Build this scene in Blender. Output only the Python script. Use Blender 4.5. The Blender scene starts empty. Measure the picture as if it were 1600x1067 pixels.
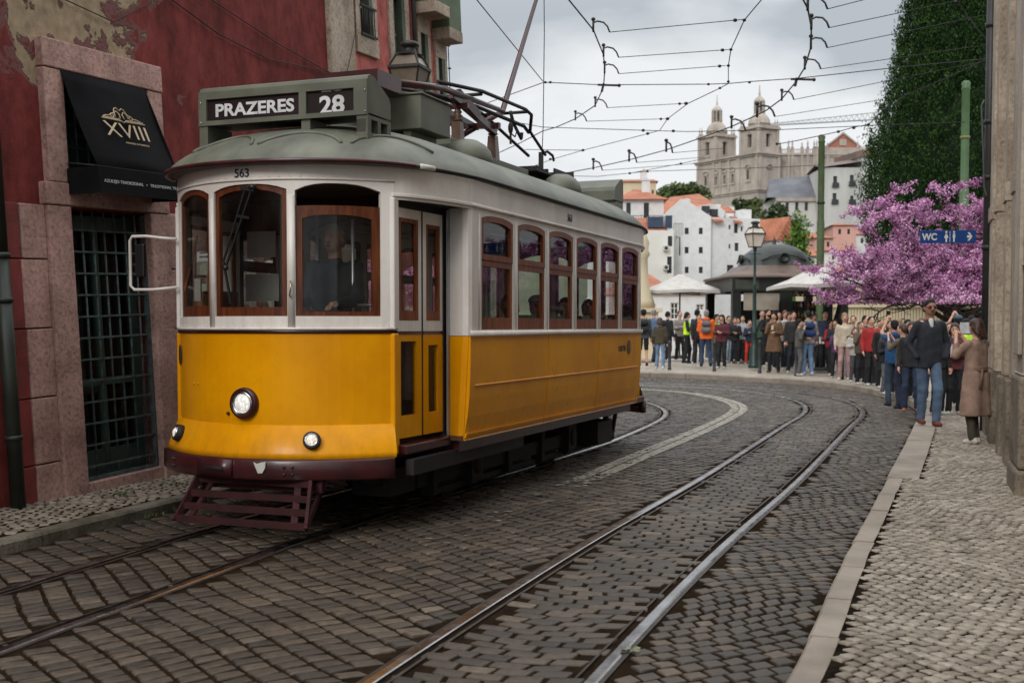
import bpy, math, random
import numpy as np
from mathutils import Vector, Matrix
random.seed(7); RNG = np.random.default_rng(7)
R = math.radians
scene = bpy.context.scene
COL = scene.collection

# ------------------------------------------------------------------ camera
FPX = 1850.0; CYP = 593.5; CAMH = 1.65
PITCH = math.atan((CYP - 510.5) / FPX)
cam_d = bpy.data.cameras.new('camera'); cam = bpy.data.objects.new('camera', cam_d); COL.objects.link(cam)
cam.location = (0, 0, CAMH); cam.rotation_euler = (math.pi/2 - PITCH, 0, 0)
cam_d.sensor_fit = 'HORIZONTAL'; cam_d.sensor_width = 36.0; cam_d.lens = FPX/1600*36
cam_d.shift_y = (CYP - 533.5)/1600
cam_d.clip_start = 0.05; cam_d.clip_end = 3000
cam_d.dof.use_dof = True; cam_d.dof.focus_distance = 10.0; cam_d.dof.aperture_fstop = 3.2
scene.camera = cam

# ------------------------------------------------------------------ world: overcast daylight
SUN_EL, SUN_AZ = R(33), R(208)      # azimuth clockwise from +Y
world = bpy.data.worlds.new('World'); scene.world = world; world.use_nodes = True
nt = world.node_tree; N = nt.nodes; L = nt.links; N.clear()
out = N.new('ShaderNodeOutputWorld'); bg = N.new('ShaderNodeBackground'); L.new(bg.outputs[0], out.inputs[0])
sky = N.new('ShaderNodeTexSky'); sky.sky_type = 'NISHITA'; sky.sun_disc = False
sky.sun_elevation = SUN_EL; sky.sun_rotation = SUN_AZ
tc = N.new('ShaderNodeTexCoord'); mp = N.new('ShaderNodeMapping'); L.new(tc.outputs['Generated'], mp.inputs[0])
mp.inputs['Scale'].default_value = (1.0, 1.0, 2.6)
mp.inputs['Location'].default_value = (0.35, 0.1, 0.22)
nz = N.new('ShaderNodeTexNoise'); nz.inputs['Scale'].default_value = 3.1; nz.inputs['Detail'].default_value = 8
nz.inputs['Roughness'].default_value = 0.5; nz.inputs['Distortion'].default_value = 0.25
L.new(mp.outputs[0], nz.inputs['Vector'])
rp = N.new('ShaderNodeValToRGB'); L.new(nz.outputs['Fac'], rp.inputs[0])
rp.color_ramp.elements[0].position = 0.38; rp.color_ramp.elements[0].color = (3.5, 3.75, 4.0, 1)
rp.color_ramp.elements[1].position = 0.58; rp.color_ramp.elements[1].color = (6.3, 6.4, 6.45, 1)
e = rp.color_ramp.elements.new(0.48); e.color = (5.0, 5.2, 5.35, 1)
# an overcast sky is brightest overhead
sz = N.new('ShaderNodeSeparateXYZ'); L.new(tc.outputs['Generated'], sz.inputs[0])
zr = N.new('ShaderNodeMapRange'); L.new(sz.outputs['Z'], zr.inputs[0]); zr.inputs['From Min'].default_value = 0.25; zr.inputs['From Max'].default_value = 0.95
zr.inputs['To Min'].default_value = 1.0; zr.inputs['To Max'].default_value = 2.8
vm = N.new('ShaderNodeVectorMath'); vm.operation = 'SCALE'; L.new(rp.outputs[0], vm.inputs[0]); L.new(zr.outputs[0], vm.inputs['Scale'])
mx = N.new('ShaderNodeMix'); mx.data_type = 'RGBA'; mx.inputs['Factor'].default_value = 0.94
L.new(sky.outputs[0], mx.inputs['A']); L.new(vm.outputs[0], mx.inputs['B'])
L.new(mx.outputs['Result'], bg.inputs[0]); bg.inputs[1].default_value = 0.1

sun_d = bpy.data.lights.new('sun', 'SUN'); sun = bpy.data.objects.new('sun', sun_d); COL.objects.link(sun)
sun_d.energy = 1.15; sun_d.angle = R(20); sun_d.color = (1.0, 0.965, 0.92)
sdir = Vector((math.sin(SUN_AZ)*math.cos(SUN_EL), math.cos(SUN_AZ)*math.cos(SUN_EL), math.sin(SUN_EL)))
sun.rotation_euler = (-sdir).to_track_quat('-Z', 'Y').to_euler()

vs = scene.view_settings; vs.view_transform = 'Standard'; vs.look = 'None'; vs.gamma = 1; vs.use_curve_mapping = False
vs.exposure = 0.5

# ------------------------------------------------------------------ picture <-> place helpers
_F = Vector((0, math.cos(PITCH), -math.sin(PITCH))); _U = Vector((0, math.sin(PITCH), math.cos(PITCH)))
CAMP = Vector((0, 0, CAMH))
def ray(u, v): return (u-800)/FPX*Vector((1, 0, 0)) + _F - (v-CYP)/FPX*_U
def at(u, v, Y):
    d = ray(u, v); return CAMP + d*(Y/d.y)
def atz(u, v, z):
    d = ray(u, v); return CAMP + d*((z-CAMH)/d.z)
def gz(y):
    return 0.008*min(max(y-4, 0), 34)+0.02*min(max(y-31, 0), 7)
def gza(y): return 0.008*np.clip(y-4, 0, 34)+0.02*np.clip(y-31, 0, 7)
def ground(u, v, dz=0.0):
    z = dz
    for i in range(30):
        P = atz(u, v, z); z = dz + gz(P.y)
    return P

# ------------------------------------------------------------------ tags
def tag(o, label=None, cat=None, group=None, kind=None):
    if label: o['label'] = label
    if cat: o['category'] = cat
    if group: o['group'] = group
    if kind: o['kind'] = kind
    return o
def empty(name, loc=(0, 0, 0), rz=0.0, label=None, cat=None, group=None):
    o = bpy.data.objects.new(name, None); COL.objects.link(o); o.location = loc; o.rotation_euler = (0, 0, rz)
    o.empty_display_size = 0.2
    return tag(o, label, cat, group)

# ------------------------------------------------------------------ mesh builder
class MB:
    def __init__(s): s.V = []; s.F = []; s.MI = []; s.SM = []; s.n = 0
    def add(s, V, F, mi=0, sm=False):
        s.V.extend(tuple(map(float, v)) for v in V); b = s.n
        for f in F: s.F.append(tuple(i+b for i in f)); s.MI.append(mi); s.SM.append(sm)
        s.n += len(V); return s
    def box(s, x0, x1, y0, y1, z0, z1, mi=0, M=None):
        V = [(x0,y0,z0),(x1,y0,z0),(x1,y1,z0),(x0,y1,z0),(x0,y0,z1),(x1,y0,z1),(x1,y1,z1),(x0,y1,z1)]
        if M is not None: V = [M @ Vector(v) for v in V]
        return s.add(V, [(0,3,2,1),(4,5,6,7),(0,1,5,4),(1,2,6,5),(2,3,7,6),(3,0,4,7)], mi)
    def beam(s, a, b, w, h, mi=0, up=(0, 0, 1)):
        a = Vector(a); b = Vector(b); d = (b-a); l = d.length; d.normalize()
        u = Vector(up); x = d.cross(u)
        if x.length < 1e-4: x = d.cross(Vector((1, 0, 0)))
        x.normalize(); u = x.cross(d)
        V = []
        for p in (a, b):
            for sx, su in ((-1,-1),(1,-1),(1,1),(-1,1)): V.append(p + x*(sx*w/2) + u*(su*h/2))
        return s.add(V, [(0,1,2,3),(7,6,5,4),(0,4,5,1),(1,5,6,2),(2,6,7,3),(3,7,4,0)], mi)
    def tube(s, pts, r, n=8, mi=0, sm=True, cap=True):
        pts = [Vector(p) for p in pts]; m = len(pts)
        rs = r if isinstance(r, (list, tuple)) else [r]*m
        V = []; F = []; prev = None
        for i, p in enumerate(pts):
            t = (pts[min(i+1, m-1)] - pts[max(i-1, 0)]).normalized()
            if prev is None:
                a = Vector((0, 0, 1)) if abs(t.z) < 0.9 else Vector((1, 0, 0)); x = t.cross(a).normalized()
            else:
                x = prev - t*prev.dot(t)
                x = x.normalized() if x.length > 1e-6 else t.orthogonal().normalized()
            prev = x; y = t.cross(x)
            for k in range(n):
                an = 2*math.pi*k/n; V.append(p + (x*math.cos(an) + y*math.sin(an))*rs[i])
        for i in range(m-1):
            for k in range(n):
                k2 = (k+1) % n; F.append((i*n+k, i*n+k2, (i+1)*n+k2, (i+1)*n+k))
        if cap: F.append(tuple(range(n))[::-1]); F.append(tuple((m-1)*n+k for k in range(n)))
        return s.add(V, F, mi, sm)
    def lathe(s, prof, n=24, c=(0, 0, 0), M=None, mi=0, sm=True, sx=1, sy=1, power=None):
        V = []; F = []
        for r, z in prof:
            for k in range(n):
                an = 2*math.pi*(k+0.5)/n; cx, cy = math.cos(an), math.sin(an)
                if power:
                    q = (abs(cx)**power + abs(cy)**power)**(-1/power); cx *= q; cy *= q
                v = Vector((r*cx*sx, r*cy*sy, z)) + (Vector(c) if M is None else Vector((0, 0, 0)))
                if M is not None: v = M @ v
                V.append(v)
        m = len(prof)
        for i in range(m-1):
            for k in range(n):
                k2 = (k+1) % n; F.append((i*n+k, i*n+k2, (i+1)*n+k2, (i+1)*n+k))
        F.append(tuple(range(n))[::-1]); F.append(tuple((m-1)*n+k for k in range(n)))
        return s.add(V, F, mi, sm)
    def ball(s, c, rx, ry=None, rz=None, n=12, m=8, mi=0):
        ry = ry or rx; rz = rz or rx; V = []; F = []
        for i in range(m+1):
            a = math.pi*i/m
            for k in range(n):
                b = 2*math.pi*k/n
                V.append((c[0]+rx*math.sin(a)*math.cos(b), c[1]+ry*math.sin(a)*math.sin(b), c[2]+rz*math.cos(a)))
        for i in range(m):
            for k in range(n):
                k2 = (k+1) % n; F.append((i*n+k, (i+1)*n+k, (i+1)*n+k2, i*n+k2))
        return s.add(V, F, mi, True)
    def prism(s, poly, a, b, mi=0):
        """poly: list of 3D points; extruded from offset a to offset b (vectors)"""
        a = Vector(a); b = Vector(b); n = len(poly)
        V = [Vector(p)+a for p in poly] + [Vector(p)+b for p in poly]
        F = [tuple(range(n))[::-1], tuple(range(n, 2*n))]
        for i in range(n): j = (i+1) % n; F.append((i, j, n+j, n+i))
        return s.add(V, F, mi)
    def obj(s, name, mats, parent=None, bevel=0, label=None, fix=True):
        me = bpy.data.meshes.new(name)
        me.from_pydata(s.V, [], s.F)
        if not isinstance(mats, (list, tuple)): mats = [mats]
        for m in mats: me.materials.append(m)
        me.polygons.foreach_set('material_index', s.MI); me.polygons.foreach_set('use_smooth', s.SM)
        me.update()
        if fix:
            import bmesh
            b = bmesh.new(); b.from_mesh(me); bmesh.ops.recalc_face_normals(b, faces=b.faces); b.to_mesh(me); b.free()
        o = bpy.data.objects.new(name, me); COL.objects.link(o)
        if parent: o.parent = parent
        if bevel:
            md = o.modifiers.new('bevel', 'BEVEL'); md.width = bevel; md.segments = 2; md.limit_method = 'ANGLE'; md.angle_limit = R(40)
            md.harden_normals = False
        if label: o['label'] = label
        return o
def np_obj(name, V, F, mats, parent=None, mi=None, smooth=False, attrs=None):
    """V (n,3), F (m,k) arrays"""
    me = bpy.data.meshes.new(name); V = np.asarray(V, dtype=np.float32); F = np.asarray(F, dtype=np.int32)
    k = F.shape[1]
    me.vertices.add(len(V)); me.vertices.foreach_set('co', V.ravel())
    me.loops.add(F.size); me.loops.foreach_set('vertex_index', F.ravel())
    me.polygons.add(len(F)); me.polygons.foreach_set('loop_start', np.arange(0, F.size, k, dtype=np.int32))
    if not isinstance(mats, (list, tuple)): mats = [mats]
    for m in mats: me.materials.append(m)
    if mi is not None: me.polygons.foreach_set('material_index', np.asarray(mi, dtype=np.int32))
    me.polygons.foreach_set('use_smooth', np.full(len(F), smooth))
    if attrs:
        for an, arr in attrs.items():
            a = me.attributes.new(an, 'FLOAT', 'POINT'); a.data.foreach_set('value', np.asarray(arr, dtype=np.float32))
    me.update(calc_edges=True); me.validate()
    o = bpy.data.objects.new(name, me); COL.objects.link(o)
    if parent: o.parent = parent
    return o

def spline(pts, step=0.15):
    """Catmull-Rom through 2D points, resampled evenly"""
    P = [np.array(p, float) for p in pts]; P = [2*P[0]-P[1]] + P + [2*P[-1]-P[-2]]; out = []
    for i in range(1, len(P)-2):
        for t in np.linspace(0, 1, 24, endpoint=False):
            a, b, c, d = P[i-1:i+3]
            out.append(0.5*((2*b) + (c-a)*t + (2*a-5*b+4*c-d)*t*t + (3*b-a-3*c+d)*t**3))
    out.append(P[-2]); Q = np.array(out); dl = np.r_[0, np.cumsum(np.linalg.norm(np.diff(Q, axis=0), axis=1))]
    n = max(2, int(dl[-1]/step)); s = np.linspace(0, dl[-1], n)
    return np.stack([np.interp(s, dl, Q[:, k]) for k in range(Q.shape[1])], 1)
def offset(P, d):
    T = np.gradient(P, axis=0); T /= np.linalg.norm(T, axis=1)[:, None]
    return P + d*np.stack([T[:, 1], -T[:, 0]], 1)        # positive = to the right of travel
def dist_poly(X, Y, P):
    """unsigned distance and signed side to polyline P (right positive)"""
    best = np.full(X.shape, 1e9); sg = np.zeros(X.shape); al = np.zeros(X.shape); acc = 0
    for i in range(len(P)-1):
        a = P[i]; d = P[i+1]-a; l2 = d@d
        if l2 == 0: continue
        t = np.clip(((X-a[0])*d[0] + (Y-a[1])*d[1])/l2, 0, 1)
        qx = X-(a[0]+t*d[0]); qy = Y-(a[1]+t*d[1]); q = np.hypot(qx, qy)
        c = qx*d[1]-qy*d[0]; m = q < best
        best = np.where(m, q, best); sg = np.where(m, np.sign(c), sg); al = np.where(m, acc+t*math.sqrt(l2), al)
        acc += math.sqrt(l2)
    return best*np.where(sg == 0, 1, sg), al
# ------------------------------------------------------------------ materials
def newmat(name):
    m = bpy.data.materials.new(name); m.use_nodes = True; t = m.node_tree
    return m, t, t.nodes, t.links, t.nodes['Principled BSDF']
def _noise(t, scale, detail=5, rough=0.55, dist=0.0, vec=None, sc=None):
    n = t.nodes.new('ShaderNodeTexNoise'); n.inputs['Scale'].default_value = scale; n.inputs['Detail'].default_value = detail
    n.inputs['Roughness'].default_value = rough; n.inputs['Distortion'].default_value = dist
    c = t.nodes.new('ShaderNodeTexCoord')
    src = vec or c.outputs['Object']
    if sc:
        mp = t.nodes.new('ShaderNodeMapping'); mp.inputs['Scale'].default_value = sc; t.links.new(src, mp.inputs[0]); src = mp.outputs[0]
    t.links.new(src, n.inputs['Vector']); return n
def _ramp(t, src, stops):
    r = t.nodes.new('ShaderNodeValToRGB'); t.links.new(src, r.inputs[0]); el = r.color_ramp.elements
    el[0].position = stops[0][0]; el[0].color = (*stops[0][1], 1); el[1].position = stops[-1][0]; el[1].color = (*stops[-1][1], 1)
    for p, c in stops[1:-1]: e = el.new(p); e.color = (*c, 1)
    return r
def _mix(t, fac, a, b, mode='MIX'):
    m = t.nodes.new('ShaderNodeMix'); m.data_type = 'RGBA'; m.blend_type = mode
    for s, k in ((fac, 'Factor'), (a, 'A'), (b, 'B')):
        i = m.inputs[k] if k != 'Factor' else m.inputs[0]
        if hasattr(s, 'is_output'): t.links.new(s, i)
        elif k == 'Factor': i.default_value = s
        else: i.default_value = (*s, 1)
    return m.outputs['Result']
def _bump(t, p, h, strength, dist=0.01):
    b = t.nodes.new('ShaderNodeBump'); b.inputs['Strength'].default_value = strength; b.inputs['Distance'].default_value = dist
    t.links.new(h, b.inputs['Height']); t.links.new(b.outputs[0], p.inputs['Normal'])
def M(name, c, c2=None, scale=3.0, mott=0.0, rough=0.6, metal=0.0, bump=0.0, bscale=40.0, coat=0.0, sc=None, lo=0.38, hi=0.62, rvar=0.0, bd=0.01, spec=0.38):
    m, t, N, L, p = newmat(name)
    p.inputs['Roughness'].default_value = rough; p.inputs['Metallic'].default_value = metal
    p.inputs['Coat Weight'].default_value = coat; p.inputs['Coat Roughness'].default_value = 0.12
    p.inputs['Specular IOR Level'].default_value = spec
    if c2 is None: c2 = tuple(x*0.78 for x in c)
    n = _noise(t, scale, sc=sc); r = _ramp(t, n.outputs['Fac'], [(lo, c2), (hi, c)]); colr = r.outputs[0]
    if mott:
        nm = _noise(t, scale*9, detail=8, rough=.72); rm = _ramp(t, nm.outputs['Fac'], [(.33, (1-mott,)*3), (.5, (1, 1, 1)), (.7, (1+mott*.45,)*3)]); colr = _mix(t, 1, colr, rm.outputs[0], 'MULTIPLY')
    L.new(colr, p.inputs['Base Color'])
    if rvar:
        n3 = _noise(t, scale*2.7, sc=sc); mr = N.new('ShaderNodeMapRange'); L.new(n3.outputs['Fac'], mr.inputs[0])
        mr.inputs['From Min'].default_value = .3; mr.inputs['From Max'].default_value = .7
        mr.inputs['To Min'].default_value = rough-rvar; mr.inputs['To Max'].default_value = rough+rvar; L.new(mr.outputs[0], p.inputs['Roughness'])
    if bump:
        n2 = _noise(t, bscale, detail=6, rough=0.6); _bump(t, p, n2.outputs['Fac'], bump, bd)
    return m

YELLOW = M('tram_yellow', (.73, .305, .001), (.62, .245, .001), scale=1.3, mott=.05, rough=.34, bump=.10, bscale=3.5, coat=.05, rvar=.08, spec=.16)
WHITEP = M('tram_white', (.72, .68, .63), (.60, .555, .51), scale=2.0, mott=.05, rough=.42, bump=.08, bscale=9, sc=(1, 1, .4), rvar=.08)
MAROON = M('maroon_paint', (.055, .010, .012), (.030, .008, .009), scale=6, rough=.32, bump=.15, bscale=18, coat=.2)
ROOFG = M('roof_green_grey', (.148, .152, .115), (.075, .080, .060), scale=2.6, rough=.52, bump=.25, bscale=14, lo=.34, hi=.66, sc=(1.6, .8, 1))
BOXG = M('box_green_grey', (.12, .123, .09), (.085, .088, .066), scale=3, rough=.5, bump=.1, bscale=20)
WOODD = M('dark_varnished_wood', (.125, .034, .011), (.06, .015, .005), scale=5, rough=.42, bump=.1, bscale=22, coat=.06, spec=.25, sc=(6, 6, .6))
WOOD = M('varnished_wood', (.23, .062, .018), (.11, .028, .009), scale=5, rough=.45, bump=.1, bscale=22, coat=.04, spec=.22, sc=(6, 6, .6))
DARKI = M('dark_iron', (.020, .018, .017), (.010, .009, .009), scale=5, rough=.6, bump=.2, bscale=30)
UNDER = M('underframe_black', (.016, .012, .011), (.009, .008, .008), scale=4, rough=.75, bump=.2)
BLACKP = M('black_plastic', (.012, .012, .013), rough=.4)
BLIND = M('blind_maroon', (.016, .009, .009), (.012, .007, .007), rough=.35)
LETW = M('letter_white', (.62, .62, .62), (.5, .5, .5), scale=9, rough=.5)
LETK = M('letter_dark', (.012, .014, .05), rough=.5)
CHROME = M('chrome', (.6, .6, .6), (.45, .45, .45), rough=.16, metal=1, rvar=.08)
STEEL = M('rail_steel', (.42, .42, .43), (.27, .26, .26), scale=3, rough=.26, metal=1, rvar=.08, bump=.05, bscale=60)
RUSTS = M('rail_side', (.07, .055, .045), (.035, .028, .024), scale=9, rough=.55, metal=.5)
ALU = M('aluminium_strip', (.45, .46, .48), (.30, .31, .33), rough=.35, metal=.8, sc=(1, 1, .3))
CREAMI = M('interior_cream', (.30, .25, .17), (.22, .18, .12), rough=.6)
BROWNI = M('interior_wood', (.09, .035, .015), (.05, .02, .01), scale=5, rough=.45, sc=(5, 5, .5))
LEATHER = M('seat_leather', (.06, .03, .02), (.035, .02, .014), rough=.5)
PAPER = M('paper_notice', (.55, .54, .50), (.48, .47, .43), rough=.8)
CERAM = M('insulator', (.16, .09, .06), (.09, .05, .035), rough=.3)
BRASS = M('brass', (.5, .4, .22), (.35, .27, .14), rough=.3, metal=.9)

def grime(m, z0, z1, col, amt, sc=(2, 2, .5)):
    """road splash and rust streaks kept low on the bodywork"""
    t = m.node_tree; p = t.nodes['Principled BSDF']; src = p.inputs['Base Color'].links[0].from_socket
    c = t.nodes.new('ShaderNodeTexCoord'); s = t.nodes.new('ShaderNodeSeparateXYZ'); t.links.new(c.outputs['Object'], s.inputs[0])
    r = t.nodes.new('ShaderNodeMapRange'); t.links.new(s.outputs['Z'], r.inputs[0]); r.inputs['From Min'].default_value = z1; r.inputs['From Max'].default_value = z0
    n = _noise(t, 7, detail=9, rough=.7, sc=sc); nr = _ramp(t, n.outputs['Fac'], [(.42, (0, 0, 0)), (.75, (1, 1, 1))])
    mu = t.nodes.new('ShaderNodeMath'); mu.operation = 'MULTIPLY'; t.links.new(r.outputs[0], mu.inputs[0]); t.links.new(nr.outputs[0], mu.inputs[1])
    m2 = t.nodes.new('ShaderNodeMath'); m2.operation = 'MULTIPLY'; t.links.new(mu.outputs[0], m2.inputs[0]); m2.inputs[1].default_value = amt
    t.links.new(_mix(t, m2.outputs[0], src, col), p.inputs['Base Color'])
grime(YELLOW, .66, 1.05, (.10, .05, .02), .35)
grime(WHITEP, 1.6, 2.2, (.30, .22, .15), .35, (3, 3, .3))
def glass(name, tint=(.9, .92, .9), ior=1.5, boost=1.0, rough=.01, dirt=.05):
    m, t, N, L, p = newmat(name); N.remove(p)
    o = N['Material Output']; tr = N.new('ShaderNodeBsdfTransparent'); tr.inputs[0].default_value = (*tint, 1)
    gl = N.new('ShaderNodeBsdfGlossy'); gl.inputs['Roughness'].default_value = rough; gl.inputs[0].default_value = (.92, .94, .96, 1)
    fr = N.new('ShaderNodeFresnel'); fr.inputs[0].default_value = ior
    ml = N.new('ShaderNodeMath'); ml.operation = 'MULTIPLY'; ml.inputs[1].default_value = boost; ml.use_clamp = True; L.new(fr.outputs[0], ml.inputs[0])
    mx = N.new('ShaderNodeMixShader'); L.new(ml.outputs[0], mx.inputs[0]); L.new(tr.outputs[0], mx.inputs[1]); L.new(gl.outputs[0], mx.inputs[2])
    df = N.new('ShaderNodeBsdfDiffuse'); df.inputs[0].default_value = (.3, .29, .27, 1)
    n = _noise(t, 2.5); mr = N.new('ShaderNodeMapRange'); L.new(n.outputs['Fac'], mr.inputs[0]); mr.inputs['From Min'].default_value = .4
    mr.inputs['From Max'].default_value = .8; mr.inputs['To Max'].default_value = dirt
    m2 = N.new('ShaderNodeMixShader'); L.new(mr.outputs[0], m2.inputs[0]); L.new(mx.outputs[0], m2.inputs[1]); L.new(df.outputs[0], m2.inputs[2])
    L.new(m2.outputs[0], o.inputs[0]); return m
GLASS = glass('tram_glass', (.84, .86, .83), boost=.62)
PANE = M('house_pane', (.05, .06, .07), (.03, .035, .04), rough=.12)
LAMPG = M('lantern_glass', (.22, .18, .14), (.15, .12, .09), scale=3, rough=.25)

def emis(name, col, s):
    m, t, N, L, p = newmat(name); p.inputs['Emission Color'].default_value = (*col, 1); p.inputs['Emission Strength'].default_value = s
    p.inputs['Base Color'].default_value = (.6, .6, .6, 1); p.inputs['Roughness'].default_value = .2
    v = N.new('ShaderNodeTexVoronoi'); v.inputs['Scale'].default_value = 60; c = N.new('ShaderNodeTexCoord'); L.new(c.outputs['Object'], v.inputs['Vector'])
    r = _ramp(t, v.outputs['Distance'], [(.1, tuple(x for x in col)), (.55, tuple(x*.28 for x in col))]); L.new(r.outputs[0], p.inputs['Emission Color'])
    return m
LAMPON = emis('lamp_on', (1, .95, .82), .75)
FOGON = emis('fog_on', (1, .85, .66), .7)

# stone setts with a tone of their own
def sett_mat(name, stops, rough, bump=.5, moss=None):
    m, t, N, L, p = newmat(name)
    a = N.new('ShaderNodeAttribute'); a.attribute_name = 'tone'
    r = _ramp(t, a.outputs['Fac'], stops)
    n = _noise(t, 22, detail=6); r2 = _ramp(t, n.outputs['Fac'], [(.3, (.62, .6, .58)), (.7, (1.25, 1.24, 1.22))])
    c = _mix(t, 1.0, r.outputs[0], r2.outputs[0], 'MULTIPLY')
    n4 = _noise(t, .55, detail=3); r4 = _ramp(t, n4.outputs['Fac'], [(.35, (.74, .70, .66)), (.65, (1.14, 1.14, 1.14))])
    c = _mix(t, 1.0, c, r4.outputs[0], 'MULTIPLY')
    L.new(c, p.inputs['Base Color'])
    mr = N.new('ShaderNodeMapRange'); L.new(n.outputs['Fac'], mr.inputs[0]); mr.inputs['To Min'].default_value = rough-.14; mr.inputs['To Max'].default_value = rough+.14
    L.new(mr.outputs[0], p.inputs['Roughness'])
    n2 = _noise(t, 90, detail=5, rough=.65); _bump(t, p, n2.outputs['Fac'], bump, .006)
    return m
SETT = sett_mat('basalt_setts', [(0, (.022, .017, .012)), (.4, (.050, .039, .029)), (.75, (.088, .066, .046)), (1, (.16, .128, .095))], .56)
CALC = sett_mat('limestone_setts', [(0, (.13, .105, .08)), (.5, (.255, .22, .175)), (1, (.38, .335, .28))], .50, .35)
PAINTED = sett_mat('painted_setts', [(0, (.40, .36, .29)), (.5, (.58, .54, .46)), (1, (.68, .64, .57))], .6, .5)
KERBL = M('old_kerb', (.17, .145, .11), (.07, .062, .042), scale=3, mott=.5, rough=.8, bump=.8, bscale=40)
KERB = M('kerb_stone', (.31, .26, .21), (.17, .14, .11), scale=2.2, rough=.6, bump=.5, bscale=50, lo=.3, hi=.7)
def joint_mat():
    m, t, N, L, p = newmat('joint_soil'); n = _noise(t, 7, detail=8, rough=.7)
    r = _ramp(t, n.outputs['Fac'], [(.3, (.008, .006, .004)), (.62, (.026, .017, .011))])
    L.new(r.outputs[0], p.inputs['Base Color']); p.inputs['Roughness'].default_value = 1; p.inputs['Specular IOR Level'].default_value = 0
    return m
JOINT = joint_mat()
def far_sett(name, c1, c2, cj, scale):
    m, t, N, L, p = newmat(name)
    v = N.new('ShaderNodeTexVoronoi'); v.feature = 'DISTANCE_TO_EDGE'; v.inputs['Scale'].default_value = scale
    c = N.new('ShaderNodeTexCoord'); L.new(c.outputs['Object'], v.inputs['Vector'])
    n = _noise(t, 1.2); r = _ramp(t, n.outputs['Fac'], [(.35, c1), (.65, c2)])
    e = _ramp(t, v.outputs['Distance'], [(.02, (0, 0, 0)), (.09, (1, 1, 1))])
    L.new(_mix(t, e.outputs[0], cj, r.outputs[0]), p.inputs['Base Color']); p.inputs['Roughness'].default_value = .55
    _bump(t, p, v.outputs['Distance'], .6, .02); return m
FARSETT = far_sett('far_setts', (.075, .062, .052), (.115, .098, .084), (.03, .024, .02), 8)
FARCALC = far_sett('far_limestone', (.33, .28, .22), (.45, .39, .32), (.17, .14, .11), 11)

def plaster(name, base, dark, patch=None, pcol=None, streak=.5):
    """old lime plaster: stains that run down, flaked patches"""
    m, t, N, L, p = newmat(name)
    n1 = _noise(t, .9, detail=9, rough=.66, dist=.6, sc=(1.3, 1.3, .7)); r1 = _ramp(t, n1.outputs['Fac'], [(.30, dark), (.52, base), (.80, tuple(min(1, x*1.35+.01) for x in base))])
    n2 = _noise(t, 4.5, detail=9, rough=.7, sc=(1.3, 1.3, .7)); r2 = _ramp(t, n2.outputs['Fac'], [(.36, (.62, .60, .58)), (.52, (1, 1, 1)), (.72, (1.35, 1.45, 1.45))])
    c = _mix(t, 1, r1.outputs[0], r2.outputs[0], 'MULTIPLY'); h = n2.outputs['Fac']
    p.inputs['Roughness'].default_value = .8; p.inputs['Specular IOR Level'].default_value = .2
    if patch:
        tcn = N.new('ShaderNodeTexCoord'); sx = N.new('ShaderNodeSeparateXYZ'); L.new(tcn.outputs['Object'], sx.inputs[0])
        # flaking grows with height over the doors
        mrz = N.new('ShaderNodeMapRange'); L.new(sx.outputs['Z'], mrz.inputs[0]); mrz.inputs['From Min'].default_value = patch[0]; mrz.inputs['From Max'].default_value = patch[1]
        mrz.inputs['To Min'].default_value = -.16; mrz.inputs['To Max'].default_value = .085
        mrx = N.new('ShaderNodeMapRange'); L.new(sx.outputs['X'], mrx.inputs[0]); mrx.inputs['From Min'].default_value = patch[2]; mrx.inputs['From Max'].default_value = patch[3]
        mrx.inputs['To Min'].default_value = 0; mrx.inputs['To Max'].default_value = -.34
        nn = _noise(t, 1.5, detail=9, rough=.62, dist=.3)
        a1 = N.new('ShaderNodeMath'); L.new(nn.outputs['Fac'], a1.inputs[0]); L.new(mrz.outputs[0], a1.inputs[1])
        a2 = N.new('ShaderNodeMath'); L.new(a1.outputs[0], a2.inputs[0]); L.new(mrx.outputs[0], a2.inputs[1])
        pm = _ramp(t, a2.outputs[0], [(.545, (0, 0, 0)), (.56, (1, 1, 1))])
        pv = _ramp(t, a2.outputs[0], [(.50, (0, 0, 0)), (.515, (1, 1, 1))])
        c = _mix(t, pv.outputs[0], c, (.17, .075, .07))
        n5 = _noise(t, 9, detail=8); r5 = _ramp(t, n5.outputs['Fac'], [(.3, tuple(x*.55 for x in pcol)), (.7, pcol)])
        c = _mix(t, pm.outputs[0], c, r5.outputs[0]); h = pm.outputs[0]
    L.new(c, p.inputs['Base Color'])
    n3 = _noise(t, 34, detail=7, rough=.65); _bump(t, p, n3.outputs['Fac'], .45, .012)
    if patch:
        b1 = p.inputs['Normal'].links[0].from_node; b2 = t.nodes.new('ShaderNodeBump'); b2.inputs['Distance'].default_value = .03; b2.inputs['Strength'].default_value = .9; b2.invert = True
        L.new(h, b2.inputs['Height']); L.new(b2.outputs[0], b1.inputs['Normal'])
    return m
REDW = plaster('red_plaster', (.17, .030, .025), (.072, .015, .013), (2.6, 4.1, 1.6, 3.6), (.42, .31, .20))
PINKW = plaster('pink_plaster', (.42, .115, .10), (.30, .075, .065))
ROSEST = M('rose_stone', (.52, .315, .265), (.29, .165, .135), scale=2.8, mott=.55, rough=.7, bump=.8, bscale=35, lo=.32, hi=.66)
BUFFST = M('buff_stone', (.46, .375, .285), (.24, .185, .135), scale=2.4, mott=.5, rough=.7, bump=.8, bscale=30, lo=.32, hi=.68)
GRAFST = M('worn_stone', (.22, .175, .125), (.07, .055, .038), scale=3.0, mott=.6, rough=.75, bump=.9, bscale=40, lo=.3, hi=.7)
PALEST = M('pale_stone', (.42, .355, .285), (.24, .195, .15), scale=1.4, mott=.35, rough=.7, bump=.5, bscale=26, sc=(1, 1, .3))
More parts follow.
